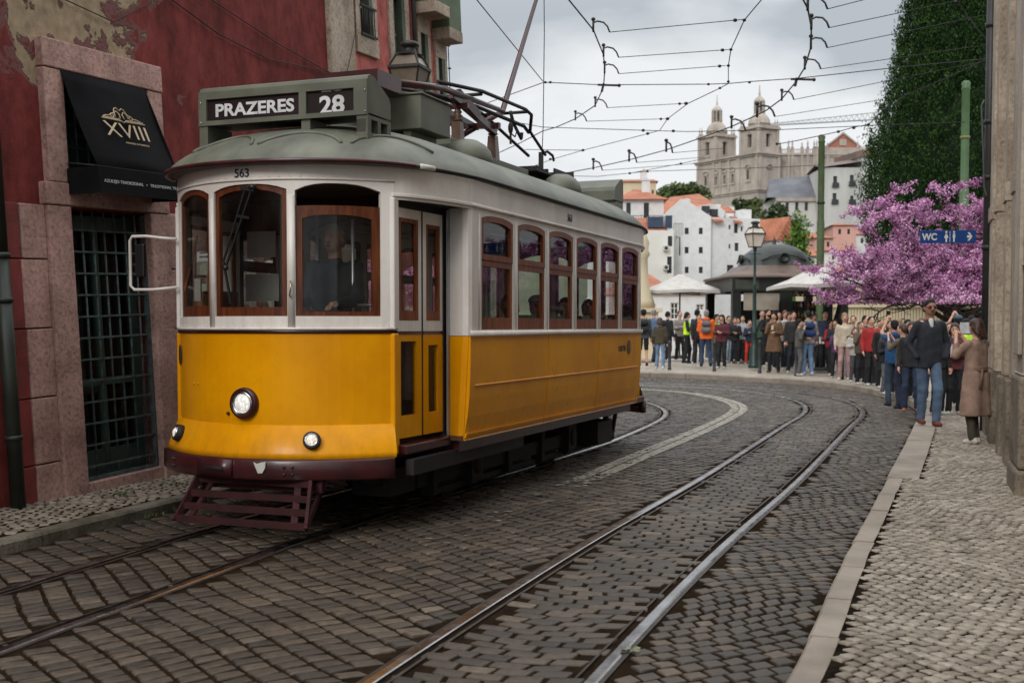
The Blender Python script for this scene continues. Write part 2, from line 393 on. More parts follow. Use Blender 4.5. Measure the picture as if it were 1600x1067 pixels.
GREENP = M('green_paint', (.035, .075, .065), (.022, .045, .04), rough=.5, bump=.2)
CANVAS = M('black_canvas', (.008, .008, .009), (.005, .005, .006), spec=.12, rough=.85, bump=.2, bscale=120)
GOLDL = M('gold_letters', (.55, .42, .27), (.45, .33, .2), rough=.6)
LAMPIR = M('lantern_iron', (.035, .032, .028), (.02, .018, .016), rough=.5)
LAMPGR = M('lamp_post_green', (.018, .045, .036), (.012, .03, .025), rough=.45)
POLEG2 = M('pole_dark_green', (.06, .095, .035), (.045, .06, .022), scale=2, rough=.6)
POLEG = M('pole_green', (.085, .165, .075), (.06, .11, .045), scale=2, rough=.5, sc=(1, 1, .6))
BOLL = M('bollard_grey', (.04, .042, .045), (.025, .026, .028), rough=.5)
WIREM = M('wire', (.012, .011, .010), rough=.6)
KIOSKM = M('kiosk_dark', (.012, .016, .013), (.007, .009, .008), rough=.42)
KROOF = M('kiosk_dome', (.030, .036, .032), (.018, .022, .020), scale=2, rough=.45)
KEAVE = M('kiosk_copper', (.13, .085, .062), (.08, .055, .042), scale=2, rough=.5)
UMBW = M('umbrella_cloth', (.50, .48, .45), (.42, .40, .37), rough=.8)
BARK = M('bark', (.05, .038, .03), (.022, .017, .014), scale=5, rough=.85, bump=.8, bscale=25, sc=(3, 3, .5))
WHW = M('white_render', (.66, .66, .65), (.52, .52, .51), scale=.25, mott=.14, rough=.7, lo=.3, hi=.7)
CRW = M('cream_render', (.58, .50, .34), (.48, .41, .28), scale=.3, rough=.7)
PKW = M('pink_render', (.56, .33, .27), (.47, .27, .22), scale=.3, rough=.7)
GREYR = M('slate_roof', (.13, .135, .15), (.09, .095, .11), scale=.3, rough=.6)
CHST = M('church_stone', (.46, .40, .35), (.27, .23, .20), scale=.35, mott=.3, rough=.8, lo=.3, hi=.7, sc=(1, 1, .5))
def tile_mat():
    m, t, N, L, p = newmat('roof_tiles'); n = _noise(t, .8, detail=8); n2 = _noise(t, 7, detail=5)
    r = _ramp(t, n.outputs['Fac'], [(.3, (.27, .085, .04)), (.7, (.46, .165, .085))]); r2 = _ramp(t, n2.outputs['Fac'], [(.3, (.7, .7, .7)), (.7, (1.2, 1.2, 1.2))])
    L.new(_mix(t, 1, r.outputs[0], r2.outputs[0], 'MULTIPLY'), p.inputs['Base Color']); p.inputs['Roughness'].default_value = .75
    w = N.new('ShaderNodeTexWave'); w.inputs['Scale'].default_value = 1.6; w.bands_direction = 'DIAGONAL'; c = N.new('ShaderNodeTexCoord'); L.new(c.outputs['Object'], w.inputs['Vector'])
    _bump(t, p, w.outputs['Fac'], .6, .08); return m
TILES = tile_mat()
def leaf_mat(name, stops, rough=.5, trans=.2):
    m, t, N, L, p = newmat(name); a = N.new('ShaderNodeAttribute'); a.attribute_name = 'tone'
    r = _ramp(t, a.outputs['Fac'], stops); L.new(r.outputs[0], p.inputs['Base Color']); p.inputs['Roughness'].default_value = rough
    p.inputs['Specular IOR Level'].default_value = .08
    return m
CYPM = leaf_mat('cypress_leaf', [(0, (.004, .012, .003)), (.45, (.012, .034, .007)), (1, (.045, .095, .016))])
BLOS = leaf_mat('judas_blossom', [(0, (.27, .085, .21)), (.5, (.51, .245, .44)), (1, (.72, .45, .64))], .6)
LEAFG = leaf_mat('tree_leaf', [(0, (.03, .045, .02)), (.5, (.065, .09, .035)), (1, (.12, .15, .05))])
LEAFB = leaf_mat('bright_leaf', [(0, (.04, .09, .02)), (.5, (.09, .17, .03)), (1, (.17, .26, .06))])
_cloth = {}
def cloth(c, rough=.8):
    k = tuple(round(x, 3) for x in c)
    if k not in _cloth: _cloth[k] = M('cloth', k, tuple(x*.7 for x in k), scale=6, rough=rough, bump=.5, bscale=16, bd=.02)
    return _cloth[k]
SKIN = M('skin', (.54, .31, .22), (.45, .25, .17), rough=.5)
SKIN2 = M('skin_tan', (.34, .17, .105), (.27, .13, .08), rough=.5)
EYEM = M('eye_dark', (.02, .013, .01), rough=.3)
HAIRK = M('hair_black', (.010, .008, .007), (.005, .004, .003), scale=18, spec=.2, rough=.6, bump=.6, bscale=60, sc=(3, 3, .4))
HAIRB = M('hair_brown', (.06, .028, .015), (.025, .012, .008), scale=18, rough=.45, bump=.6, bscale=60, sc=(3, 3, .4))
HAIRG = M('hair_grey', (.22, .20, .18), (.14, .13, .12), scale=18, rough=.5)
HAIRL = M('hair_blond', (.26, .16, .08), (.16, .09, .045), scale=18, rough=.5, bump=.5, bscale=60)
HAIRR = M('hair_auburn', (.13, .035, .018), (.07, .02, .01), scale=18, rough=.45)

# ------------------------------------------------------------------ lettering
def lettering(name, body, mat, parent, loc, ex, ey, width=None, height=None, bold=0.0, depth=.002, shear=0.0, align='CENTER'):
    """ex: direction of reading, ey: up of the letters (parent space)"""
    cu = bpy.data.curves.new(name, 'FONT'); cu.body = body; cu.size = 1; cu.align_x = align; cu.align_y = 'CENTER'
    cu.offset = bold; cu.extrude = .5; cu.shear = shear; cu.resolution_u = 4
    o = bpy.data.objects.new(name, cu); COL.objects.link(o); bpy.context.view_layer.update()
    dg = bpy.context.evaluated_depsgraph_get(); me = bpy.data.meshes.new_from_object(o.evaluated_get(dg)); bpy.data.objects.remove(o)
    co = np.zeros(len(me.vertices)*3, dtype=np.float32); me.vertices.foreach_get('co', co); co = co.reshape(-1, 3)
    mn, mxx = co.min(0), co.max(0); w = mxx[0]-mn[0]; h = mxx[1]-mn[1]
    sx = width/w if width else None; sy = height/h if height else None
    sx = sx or sy; sy = sy or sx
    cx = (mn[0]+mxx[0])/2 if align == 'CENTER' else mn[0]
    ex = Vector(ex).normalized(); ey = Vector(ey).normalized(); ez = ex.cross(ey)
    loc = Vector(loc); out_ = []
    for x, y, z in co:
        out_.append(loc + ex*((x-cx)*sx) + ey*((y-(mn[1]+mxx[1])/2)*sy) + ez*(z*2*depth))
    me.vertices.foreach_set('co', np.array([tuple(v) for v in out_], dtype=np.float32).ravel()); me.materials.clear(); me.materials.append(mat); me.update(); me.name = name
    o = bpy.data.objects.new(name, me); COL.objects.link(o); o.parent = parent; return o
# ------------------------------------------------------------------ ground, road, tracks, pavements
KERB_R = spline([(-.4, 1.0), (1.17, 5.0), (2.0, 7.23), (3.59, 11.32), (6.2, 18.1), (7.1, 20.6), (7.65, 23.0), (7.85, 25.3), (7.8, 27.7), (7.25, 29.6), (6.33, 30.8),
                 (5.19, 31.9), (3.54, 32.7), (0, 33.3), (-6, 33.5), (-14, 33.2)], .12)
KERB_L = spline([(-5.6, 2.2), (-4.5, 5.6), (-3.62, 8.3), (-2.93, 10.35), (-2.2, 12.4), (-1.05, 15.6), (0.0, 18.3), (.35, 19.3), (.5, 20.3), (.2, 21.6), (-.8, 22.6), (-3, 23.2), (-9, 23.5)], .12)
TRK_R = spline([(-1.6, 1.0), (-.85, 3.2), (-.15, 5.39), (1.02, 8.6), (2.55, 12.45), (4.6, 17.93), (5.44, 20.14), (5.9, 21.7), (6.18, 23.3), (6.2, 24.8), (5.95, 26.4), (5.3, 27.9), (4.2, 29.1), (2.6, 29.9), (0, 30.3), (-8, 30.2)], .15)
TRK_L = spline([(-4.3, 2.0), (-3.6, 4.2), (-3.03, 6.1), (-2.68, 7.1), (-2.25, 8.4), (-2.02, 9.1), (-1.03, 11.55), (.07, 14.1), (.88, 16.15), (1.78, 18.9), (2.17, 20.5), (2.28, 21.9), (2.15, 23.4), (1.6, 24.9), (.5, 26.0), (-1.2, 26.8), (-8, 27.3)], .15)
WHITE = spline([(-1.6, 5.6), (-.5, 8.9), (.87, 12.49), (1.54, 14.25), (2.88, 17.72), (3.95, 20.82), (4.3, 22.6), (4.27, 24.4), (3.88, 26.2), (3.0, 27.5), (1.2, 28.4), (-5, 28.7)], .15)

def sheet(name, xs, ys, zf, mat, kind='structure'):
    X, Y = np.meshgrid(xs, ys, indexing='ij'); Z = zf(X, Y); V = np.stack([X, Y, Z], -1).reshape(-1, 3)
    nx, ny = len(xs), len(ys); i, j = np.meshgrid(np.arange(nx-1), np.arange(ny-1), indexing='ij'); a = (i*ny+j).ravel()
    o = np_obj(name, V, np.stack([a, a+ny, a+ny+1, a+1], 1), mat, smooth=True); tag(o, kind=kind); return o
sheet('road', np.linspace(-45, 60, 70), np.r_[np.linspace(-25, 4, 8), np.linspace(5, 38, 34), np.linspace(39, 75, 9)], lambda X, Y: gza(Y)-.009, JOINT)
def hillz(X, Y):
    t = np.clip((Y-72)/230, 0, 1); return -.6 + 24*t*t*(3-2*t) + np.clip((X-20)/200, -1, 1)*3*t + .6*np.sin(X*.05+Y*.03)*t
HILLM = M('hill_green', (.06, .075, .035), (.03, .04, .02), scale=.06, rough=.9)
sheet('hill', np.linspace(-900, 1000, 60), np.r_[np.linspace(74, 330, 28), np.linspace(380, 1600, 10)], hillz, HILLM)

def strip(name, A, B, zf, mat):
    n = len(A); V = np.vstack([np.c_[A, zf(A)], np.c_[B, zf(B)]]); i = np.arange(n-1)
    o = np_obj(name, V, np.stack([i, i+n, i+n+1, i+1], 1), mat); tag(o, kind='structure'); return o
zp = lambda d: (lambda P: gza(P[:, 1])+d)
iR = int(np.argmax(KERB_R[:, 1] > 20.4)); KO = offset(KERB_R, .12)
strip('pavement', KO[:iR+1], offset(KERB_R, 6.0)[:iR+1], zp(.120), M('joint_dark', (.02, .015, .011), (.008, .006, .005), scale=8, rough=1, spec=0))
strip('plaza_pavement', KO[iR:], offset(KERB_R, 26.0)[iR:], zp(.118), FARCALC)
iL = int(np.argmax(KERB_L[:, 1] > 16))
strip('side_pavement', offset(KERB_L, -6.0)[:iL+1], offset(KERB_L, -.12)[:iL+1], zp(.080), JOINT)
strip('side_pavement', offset(KERB_L, -6.0)[iL:], offset(KERB_L, -.12)[iL:], zp(.084), FARCALC)

def kerbs(name, P, sgn, wid, ln, seed, top=.128, km=None):
    rg = np.random.default_rng(seed); mb = MB(); i = 0; dl = np.r_[0, np.cumsum(np.linalg.norm(np.diff(P, axis=0), axis=1))]
    s = 0
    while s < dl[-1]-.3:
        y0 = np.interp(s, dl, P[:, 1]); w = wid(y0); l = ln(y0)*rg.uniform(.75, 1.3); e = min(s+l, dl[-1]); g = .008
        q = []
        for t in (s+g, (s+e)/2, e-g):
            c = np.array([np.interp(t, dl, P[:, 0]), np.interp(t, dl, P[:, 1])]); d = np.array([np.interp(t+.05, dl, P[:, 0])-np.interp(t-.05, dl, P[:, 0]), np.interp(t+.05, dl, P[:, 1])-np.interp(t-.05, dl, P[:, 1])])
            d /= max(np.linalg.norm(d), 1e-6); n = np.array([d[1], -d[0]])*sgn; q.append((c+n*rg.uniform(-.006, .006), n))
        dz = rg.uniform(-.006, .004); V = []
        for c, n in q:
            for (k, z) in ((0, -.06), (0, top-.018), (.018, top), (w, top), (w, -.06)):
                p = c+n*k; V.append((p[0], p[1], gz(p[1])+z+dz))
        F = []
        for a in range(2):
            for k in range(4): F.append((a*5+k, a*5+k+1, a*5+k+6, a*5+k+5))
        F += [(4, 3, 2, 1, 0), (10, 11, 12, 13, 14)]
        mb.add(V, F, sm=False); s = e
    o = mb.obj(name, km or KERB); tag(o, kind='structure'); return o
kerbs('kerb', KERB_R, 1, lambda y: .145 if y < 11.4 else .30, lambda y: .75 if y < 11.4 else 1.3, 3)
kerbs('kerb', KERB_L, -1, lambda y: .15, lambda y: .9, 4, .092, KERBL)

def setts(name, bbox, ang, a, b, keep, zf, mats, gap=.012, jit=.1, warp=.12, wl=2.6, seed=1, hh=.007, tone=None, mif=None, bond=.5):
    rg = np.random.default_rng(seed); x0, x1, y0, y1 = bbox; c, s = math.cos(ang), math.sin(ang)
    cx, cy = (x0+x1)/2, (y0+y1)/2; Rr = math.hypot(x1-x0, y1-y0)/2
    ni, nj = int(Rr/a)+2, int(Rr/b)+2
    I, J = np.meshgrid(np.arange(-ni, ni), np.arange(-nj, nj), indexing='ij'); I = I.ravel().astype(float); J = J.ravel().astype(float)
    rowsh = rg.uniform(-.14, .14, 4*nj+8)[(J+nj).astype(int)]
    P = (I+bond*(J % 2)+rowsh+.5)*a; Q = (J+.5)*b
    n = len(P); hw = a/2-gap/2; hv = b/2-gap/2
    # octagon outline, corners drawn in a little differently on every stone
    ck = rg.uniform(.04, .16, (n, 8)); sx = np.array([-1, -.0, 1, 1, 1, 0, -1, -1.]); 
    ox = np.stack([-(1-ck[:, 0]), (1-ck[:, 1]), np.ones(n), np.ones(n), (1-ck[:, 4]), -(1-ck[:, 5]), -np.ones(n), -np.ones(n)], 1)
    oy = np.stack([-np.ones(n), -np.ones(n), -(1-ck[:, 2]), (1-ck[:, 3]), np.ones(n), np.ones(n), (1-ck[:, 6]), -(1-ck[:, 7])], 1)
    sw = hw*(1-rg.uniform(0, jit, n)); sv = hv*(1-rg.uniform(0, jit, n)); sk = rg.uniform(-jit, jit, n)*1.2; rt = rg.uniform(-jit, jit, n)*.6
    lx = ox*sw[:, None]*(1+oy*sk[:, None]*.5); ly = oy*sv[:, None]*(1+ox*rt[:, None])
    lx, ly = lx*np.cos(rt)[:, None]-ly*np.sin(rt)[:, None], lx*np.sin(rt)[:, None]+ly*np.cos(rt)[:, None]
    def place(px, qy):
        p = px+warp*(np.sin(qy*6.28/wl+1.3)+.5*np.sin(qy*6.28/wl*2.3+px*.7)); q = qy+warp*(np.sin(px*6.28/(wl*1.3)+.4)+.45*np.sin(px*6.28/wl*1.9+qy*.9))
        return cx+p*c-q*s, cy+p*s+q*c
    CX, CY_ = place(P, Q); ok = keep(CX, CY_) & (CX > x0) & (CX < x1) & (CY_ > y0) & (CY_ < y1)
    idx = np.where(ok)[0]; m = len(idx)
    lx, ly, P, Q = lx[idx], ly[idx], P[idx], Q[idx]
    tl = rg.normal(0, .028, (m, 2)); dz = rg.normal(0, .0022, m)
    rings = []
    for k, z in ((1.0, -.026), (1.0, -.006), (.955, -.0005), (.86, .001)):
        X, Y = place(P[:, None]+lx*k, Q[:, None]+ly*k); Z = zf(X, Y)+z+dz[:, None]+(lx*tl[:, :1]+ly*tl[:, 1:])*.9
        rings.append(np.stack([X, Y, Z], -1))
    X, Y = place(P, Q); top = np.stack([X, Y, zf(X, Y)+.0018+dz], -1)[:, None]
    V = np.concatenate(rings+[top], 1); nv = 33; V = V.reshape(-1, 3)
    F = []
    for r in range(3):
        for k in range(8): k2 = (k+1) % 8; F.append((r*8+k, r*8+k2, (r+1)*8+k2, (r+1)*8+k))
    for k in range(0, 8, 2): F.append((24+k, 24+(k+1) % 8, 24+(k+2) % 8, 32))
    F = np.array(F); FF = (F[None]+np.arange(m)[:, None, None]*nv).reshape(-1, 4)
    t = np.clip(rg.beta(3.2, 3.6, m), 0, 1); tn = np.repeat(t, nv)
    mi = None
    if mif is not None: w = mif(X, Y, rg).astype(int); mi = np.repeat(w, len(F))
    o = np_obj(name, V, FF, mats, mi=mi, smooth=True, attrs={'tone': tn}); tag(o, kind='structure'); print(name, m, 'stones'); return o

def inview(X, Y, m=1.6): return (X/np.maximum(Y, 1) > -.4324-m/np.maximum(Y, 1)) & (X/np.maximum(Y, 1) < .4324+m/np.maximum(Y, 1))
def keep_road(X, Y):
    dR, _ = dist_poly(X, Y, KERB_R[::3]); dL, _ = dist_poly(X, Y, KERB_L[::3]); a, _ = dist_poly(X, Y, TRK_R[::2]); b, _ = dist_poly(X, Y, TRK_L[::2])
    k = (dR < -.05) & (dL > .05) & inview(X, Y)
    for d in (a, b): k &= (np.abs(np.abs(d)-.475) > .11)
    return k
def painted(X, Y, rg):
    d, al = dist_poly(X, Y, WHITE[::2]); d = d+rg.normal(0, .008, len(X)); band = (np.abs(np.abs(d)-.085) < .062)
    p = np.clip((Y-11.2)/1.3, 0, 1)*.99; sp = (np.abs(d) < .35)*(.10 if True else 0)*(Y > 6)
    return band & (rg.random(len(X)) < p)
BB = (-9.5, 8.5, 4.2, 33.4)
def zoneA(X, Y):      # near field left of the right-hand track: larger setts in arcs
    a, _ = dist_poly(X, Y, TRK_R[::2]); return a
setts('road_setts', BB, R(125), .108, .160, lambda X, Y: keep_road(X, Y) & (zoneA(X, Y) < -.47), lambda X, Y: gza(Y), SETT, warp=.065, wl=4.2, seed=11, jit=.09, gap=.019, bond=.5)
setts('road_setts', BB, R(69-90), .185, .105, lambda X, Y: keep_road(X, Y) & (np.abs(zoneA(X, Y)) <= .47), lambda X, Y: gza(Y), SETT, warp=.05, wl=2.2, seed=12, jit=.08, gap=.013)
setts('road_setts', BB, R(69-90+46), .128, .112, lambda X, Y: keep_road(X, Y) & (zoneA(X, Y) > .47), lambda X, Y: gza(Y), SETT, warp=.07, wl=2.8, seed=13, jit=.07, gap=.018)
kp = lambda X, Y: (dist_poly(X, Y, KERB_R[::3])[0] > np.where(Y < 11.4, .175, .33)) & inview(X, Y) & (dist_poly(X, Y, KERB_R[::3])[0] < 3.0)
setts('pavement_setts', (0, 9.5, 4.0, 20.6), R(69+45), .084, .078, kp, lambda X, Y: gza(Y)+.128, CALC, gap=.0145, warp=.035, wl=1.9, seed=14, jit=.08)
kl = lambda X, Y: (dist_poly(X, Y, KERB_L[::3])[0] < -.20) & (dist_poly(X, Y, KERB_L[::3])[0] > -2.4) & inview(X, Y)
setts('side_pavement_setts', (-8, 0, 6.5, 16), R(30), .10, .088, kl, lambda X, Y: gza(Y)+.088, CALC, gap=.018, warp=.06, wl=1.5, seed=15, jit=.22)

def rail(name, C, o, side, label=None):
    """grooved rail: running head outside, flange groove and lip inside the gauge; side=+1 right-hand rail"""
    prof = [(-.058, -.010), (-.058, .000), (-.042, .002), (-.040, -.034), (.000, -.034), (.002, .002), (.010, .0055), (.055, .0055), (.066, .001), (.090, -.001), (.092, -.02)]
    mis = [1, 1, 1, 2, 1, 0, 0, 0, 1, 1]
    rows = []
    for k, z in prof:
        P = offset(C, (o+k)*side); rows.append(np.c_[P, gza(P[:, 1])+z+.002])
    n = len(C); V = np.vstack(rows); F = []; mi = []
    for r in range(len(prof)-1):
        i = np.arange(n-1); F.append(np.stack([r*n+i, r*n+i+1, (r+1)*n+i+1, (r+1)*n+i], 1)); mi += [mis[r]]*(n-1)
    ob = np_obj(name, V, np.vstack(F), [STEEL, RUSTS, UNDER], mi=mi); tag(ob, kind='structure'); return ob
for C in (TRK_R, TRK_L):
    rail('tram_rail', C, .45, 1); rail('tram_rail', C, .45, -1)

# worn remains of the painted line nearer the camera
rgp = np.random.default_rng(77); mb = MB(); Wd = offset(WHITE, 0); tot = 0
for k in range(900):
    i = rgp.integers(0, len(Wd)); x, y = Wd[i]
    if not 6.0 < y < 12.6: continue
    if rgp.random() > ((y-5.5)/7)**1.3*.55: continue
    if math.sin(y*5.1)+.6*math.sin(y*11.3+1) < -.15: continue
    x += rgp.normal(0, .10); y += rgp.normal(0, .05); n = 6; r = rgp.uniform(.006, .022); a0 = rgp.uniform(0, 6.28)
    mb.add([(x+r*rgp.uniform(.5, 1.3)*1.6*math.cos(a0+6.28*j/n), y+r*rgp.uniform(.5, 1.2)*math.sin(a0+6.28*j/n), gz(y)+.0085) for j in range(n)], [tuple(range(n))])
tag(mb.obj('road_marking', M('worn_paint', (.36, .31, .23), (.22, .18, .13), scale=20, rough=.7), None), kind='structure')

# the painted line itself: two bands of paint lying on the setts, broken where it has worn off
al = np.r_[0, np.cumsum(np.linalg.norm(np.diff(WHITE, axis=0), axis=1))]; mb = MB(); c = .045
NL = int(al[-1]/c); ws = (-.15, -.105, -.06, -.012, None, .012, .06, .105, .15)
def wl_pt(s, o):
    x = np.interp(s, al, WHITE[:, 0]); y = np.interp(s, al, WHITE[:, 1]); e_ = .05; dx = np.interp(s+e_, al, WHITE[:, 0])-np.interp(s-e_, al, WHITE[:, 0]); dy = np.interp(s+e_, al, WHITE[:, 1])-np.interp(s-e_, al, WHITE[:, 1]); l = math.hypot(dx, dy); return x+dy/l*o, y-dx/l*o
for i in range(NL):
    y = np.interp(i*c, al, WHITE[:, 1])
    if y < 11.6: continue
    keep = .90*min(1, (y-11.4)/1.6)
    for a, b in zip(ws[:-1], ws[1:]):
        if a is None or b is None: continue
        if rgp.random() > keep: continue
        j = rgp.uniform(-.006, .006, 4); P_ = [wl_pt(i*c, a+j[0]), wl_pt(i*c, b+j[1]), wl_pt((i+1)*c+.002, b+j[2]), wl_pt((i+1)*c+.002, a+j[3])]
        mb.add([(x, y_, gz(y_)+.0095) for x, y_ in P_], [(0, 1, 2, 3)])
tag(mb.obj('road_marking', M('line_paint', (.38, .345, .285), (.20, .175, .14), scale=14, mott=.5, rough=.65, bump=.4, bscale=60), None), kind='structure')

P_ = ground(985, 1016, .008); lf = empty('crumpled_leaf', P_, .6, 'crumpled pale leaf lying on the right-hand rail', 'leaf'); mb = MB()
for a in range(6): c_, s_ = math.cos(a*1.05), math.sin(a*1.05); mb.add([(0, 0, .004), (.045*c_-.012*s_, .045*s_+.012*c_, .014), (.07*c_, .07*s_*.6, .006), (.045*c_+.012*s_, .045*s_-.012*c_, .002)], [(0, 1, 2, 3)])
mb.obj('blade', M('dry_leaf', (.20, .22, .13), (.12, .10, .06), scale=30), lf)
# ------------------------------------------------------------------ the tram  (local: x across, y rearwards, z up)
TR = empty('tram', (-1.523, 10.295, 0.0), R(-21.33), 'yellow and white old electric tram with a grey-green roof stopped on the left-hand track', 'tram')
LS = 5.40                                                    # length of the saloon
def bow(hw=1.0, s0=-1.35, dep=.49, ex=2.2, rear=False):
    def f(t):
        def p(q):
            y = s0+dep*abs(q/hw)**ex; return Vector((q, LS-y if rear else y))
        a = p(t); d = (p(t+1e-3)-p(t-1e-3)).normalized(); n = Vector((d.y, -d.x))
        if (n.y > 0) != rear: n = -n
        return a, n
    return f
def line(p0, p1, out):
    p0 = Vector(p0); p1 = Vector(p1); d = (p1-p0).normalized(); n = Vector((d.y, -d.x))
    if n.dot(Vector(out)) < 0: n = -n
    return lambda t: (p0+d*t, n)
def P3(path, t, h, off=0.0):
    a, n = path(t); return (a.x+n.x*off, a.y+n.y*off, h)
def arch(o, t):
    t0, t1, hb, hs, hc = o[:5]; m = (t0+t1)/2; return hs+(hc-hs)*(1-abs((t-m)/((t1-t0)/2))**2.7)
def pwall(mb, path, t0, t1, h0, h1, ops=(), th=.03, seg=.08, mi=0, off=0.0, sm=True):
    br = {t0, t1}
    for o in ops: br |= {o[0], o[1]}
    br = sorted(br); ts = [br[0]]
    for a, b in zip(br[:-1], br[1:]):
        n = max(1, int(math.ceil((b-a)/seg-1e-6))); n = max(n, 8) if any(abs(o[0]-a) < 1e-6 and abs(o[1]-b) < 1e-6 for o in ops) else n
        ts += [a+(b-a)*k/n for k in range(1, n+1)]
    def q(a, b, z0a, z0b, z1a, z1b, off, flip=False):
        mb.add([P3(path, a, z0a, off), P3(path, b, z0b, off), P3(path, b, z1b, off), P3(path, a, z1a, off)], [(0, 1, 2, 3)], mi, sm)
    for a, b in zip(ts[:-1], ts[1:]):
        m = (a+b)/2; o = next((o for o in ops if o[0] < m < o[1]), None)
        for of in (off, off-th):
            if o: q(a, b, h0, h0, o[2], o[2], of); q(a, b, arch(o, a), arch(o, b), h1, h1, of)
            else: q(a, b, h0, h0, h1, h1, of)
        for z in (h0, h1): mb.add([P3(path, a, z, off), P3(path, b, z, off), P3(path, b, z, off-th), P3(path, a, z, off-th)], [(0, 1, 2, 3)], mi)
        if o:
            mb.add([P3(path, a, o[2], off), P3(path, b, o[2], off), P3(path, b, o[2], off-th), P3(path, a, o[2], off-th)], [(0, 1, 2, 3)], mi)
            mb.add([P3(path, a, arch(o, a), off), P3(path, b, arch(o, b), off), P3(path, b, arch(o, b), off-th), P3(path, a, arch(o, a), off-th)], [(0, 1, 2, 3)], mi)
    for t, za, zb in [(t0, h0, h1), (t1, h0, h1)] + [(o[k], o[2], arch(o, o[k])) for o in ops for k in (0, 1)]:
        mb.add([P3(path, t, za, off), P3(path, t, za, off-th), P3(path, t, zb, off-th), P3(path, t, zb, off)], [(0, 1, 2, 3)], mi)
def contour(o, path, off, n=10):
    t0, t1, hb, hs, hc = o[:5]; tt = [t0+(t1-t0)*k/n for k in range(n+1)]
    c = [P3(path, t, hb, off) for t in tt] + [P3(path, t, arch(o, t), off) for t in tt[::-1]]
    return c
def shrink(o, w, bot=None): t0, t1, hb, hs, hc = o[:5]; return (t0+w, t1-w, hb+(bot or w), hs-w, hc-w)
def pframe(mb, path, o, w, inset, th, bot=None, mi=0, n=10):
    i = shrink(o, w, bot); A = contour(o, path, -inset, n); B = contour(i, path, -inset, n); C = contour(i, path, -inset-th, n); D = contour(o, path, -inset-th, n); m = len(A)
    F = []
    for k in range(m):
        j = (k+1) % m
        F += [(k, j, m+j, m+k), (m+k, m+j, 2*m+j, 2*m+k), (2*m+k, 2*m+j, 3*m+j, 3*m+k), (3*m+k, 3*m+j, j, k)]
    mb.add(A+B+C+D, F, mi); return i
def ppane(mb, path, o, off, n=10, mi=0, th=.004):
    t0, t1 = o[0], o[1]; tt = [t0+(t1-t0)*k/n for k in range(n+1)]
    V = [P3(path, t, o[2], off) for t in tt]+[P3(path, t, arch(o, t), off) for t in tt]
    mb.add(V, [(k, k+1, n+2+k, n+1+k) for k in range(n)], mi, True)
def swept(mb, path, t0, t1, prof, seg=.08, mi=0, sm=True):
    """prof: list of (off, h)"""
    n = max(1, int((t1-t0)/seg)); ts = [t0+(t1-t0)*k/n for k in range(n+1)]; m = len(prof)
    V = [P3(path, t, h, o) for t in ts for o, h in prof]; F = []
    for k in range(n):
        for j in range(m): j2 = (j+1) % m; F.append((k*m+j, k*m+j2, (k+1)*m+j2, (k+1)*m+j))
    F += [tuple(range(m)), tuple(n*m+j for j in range(m))[::-1]]
    mb.add(V, F, mi, sm)

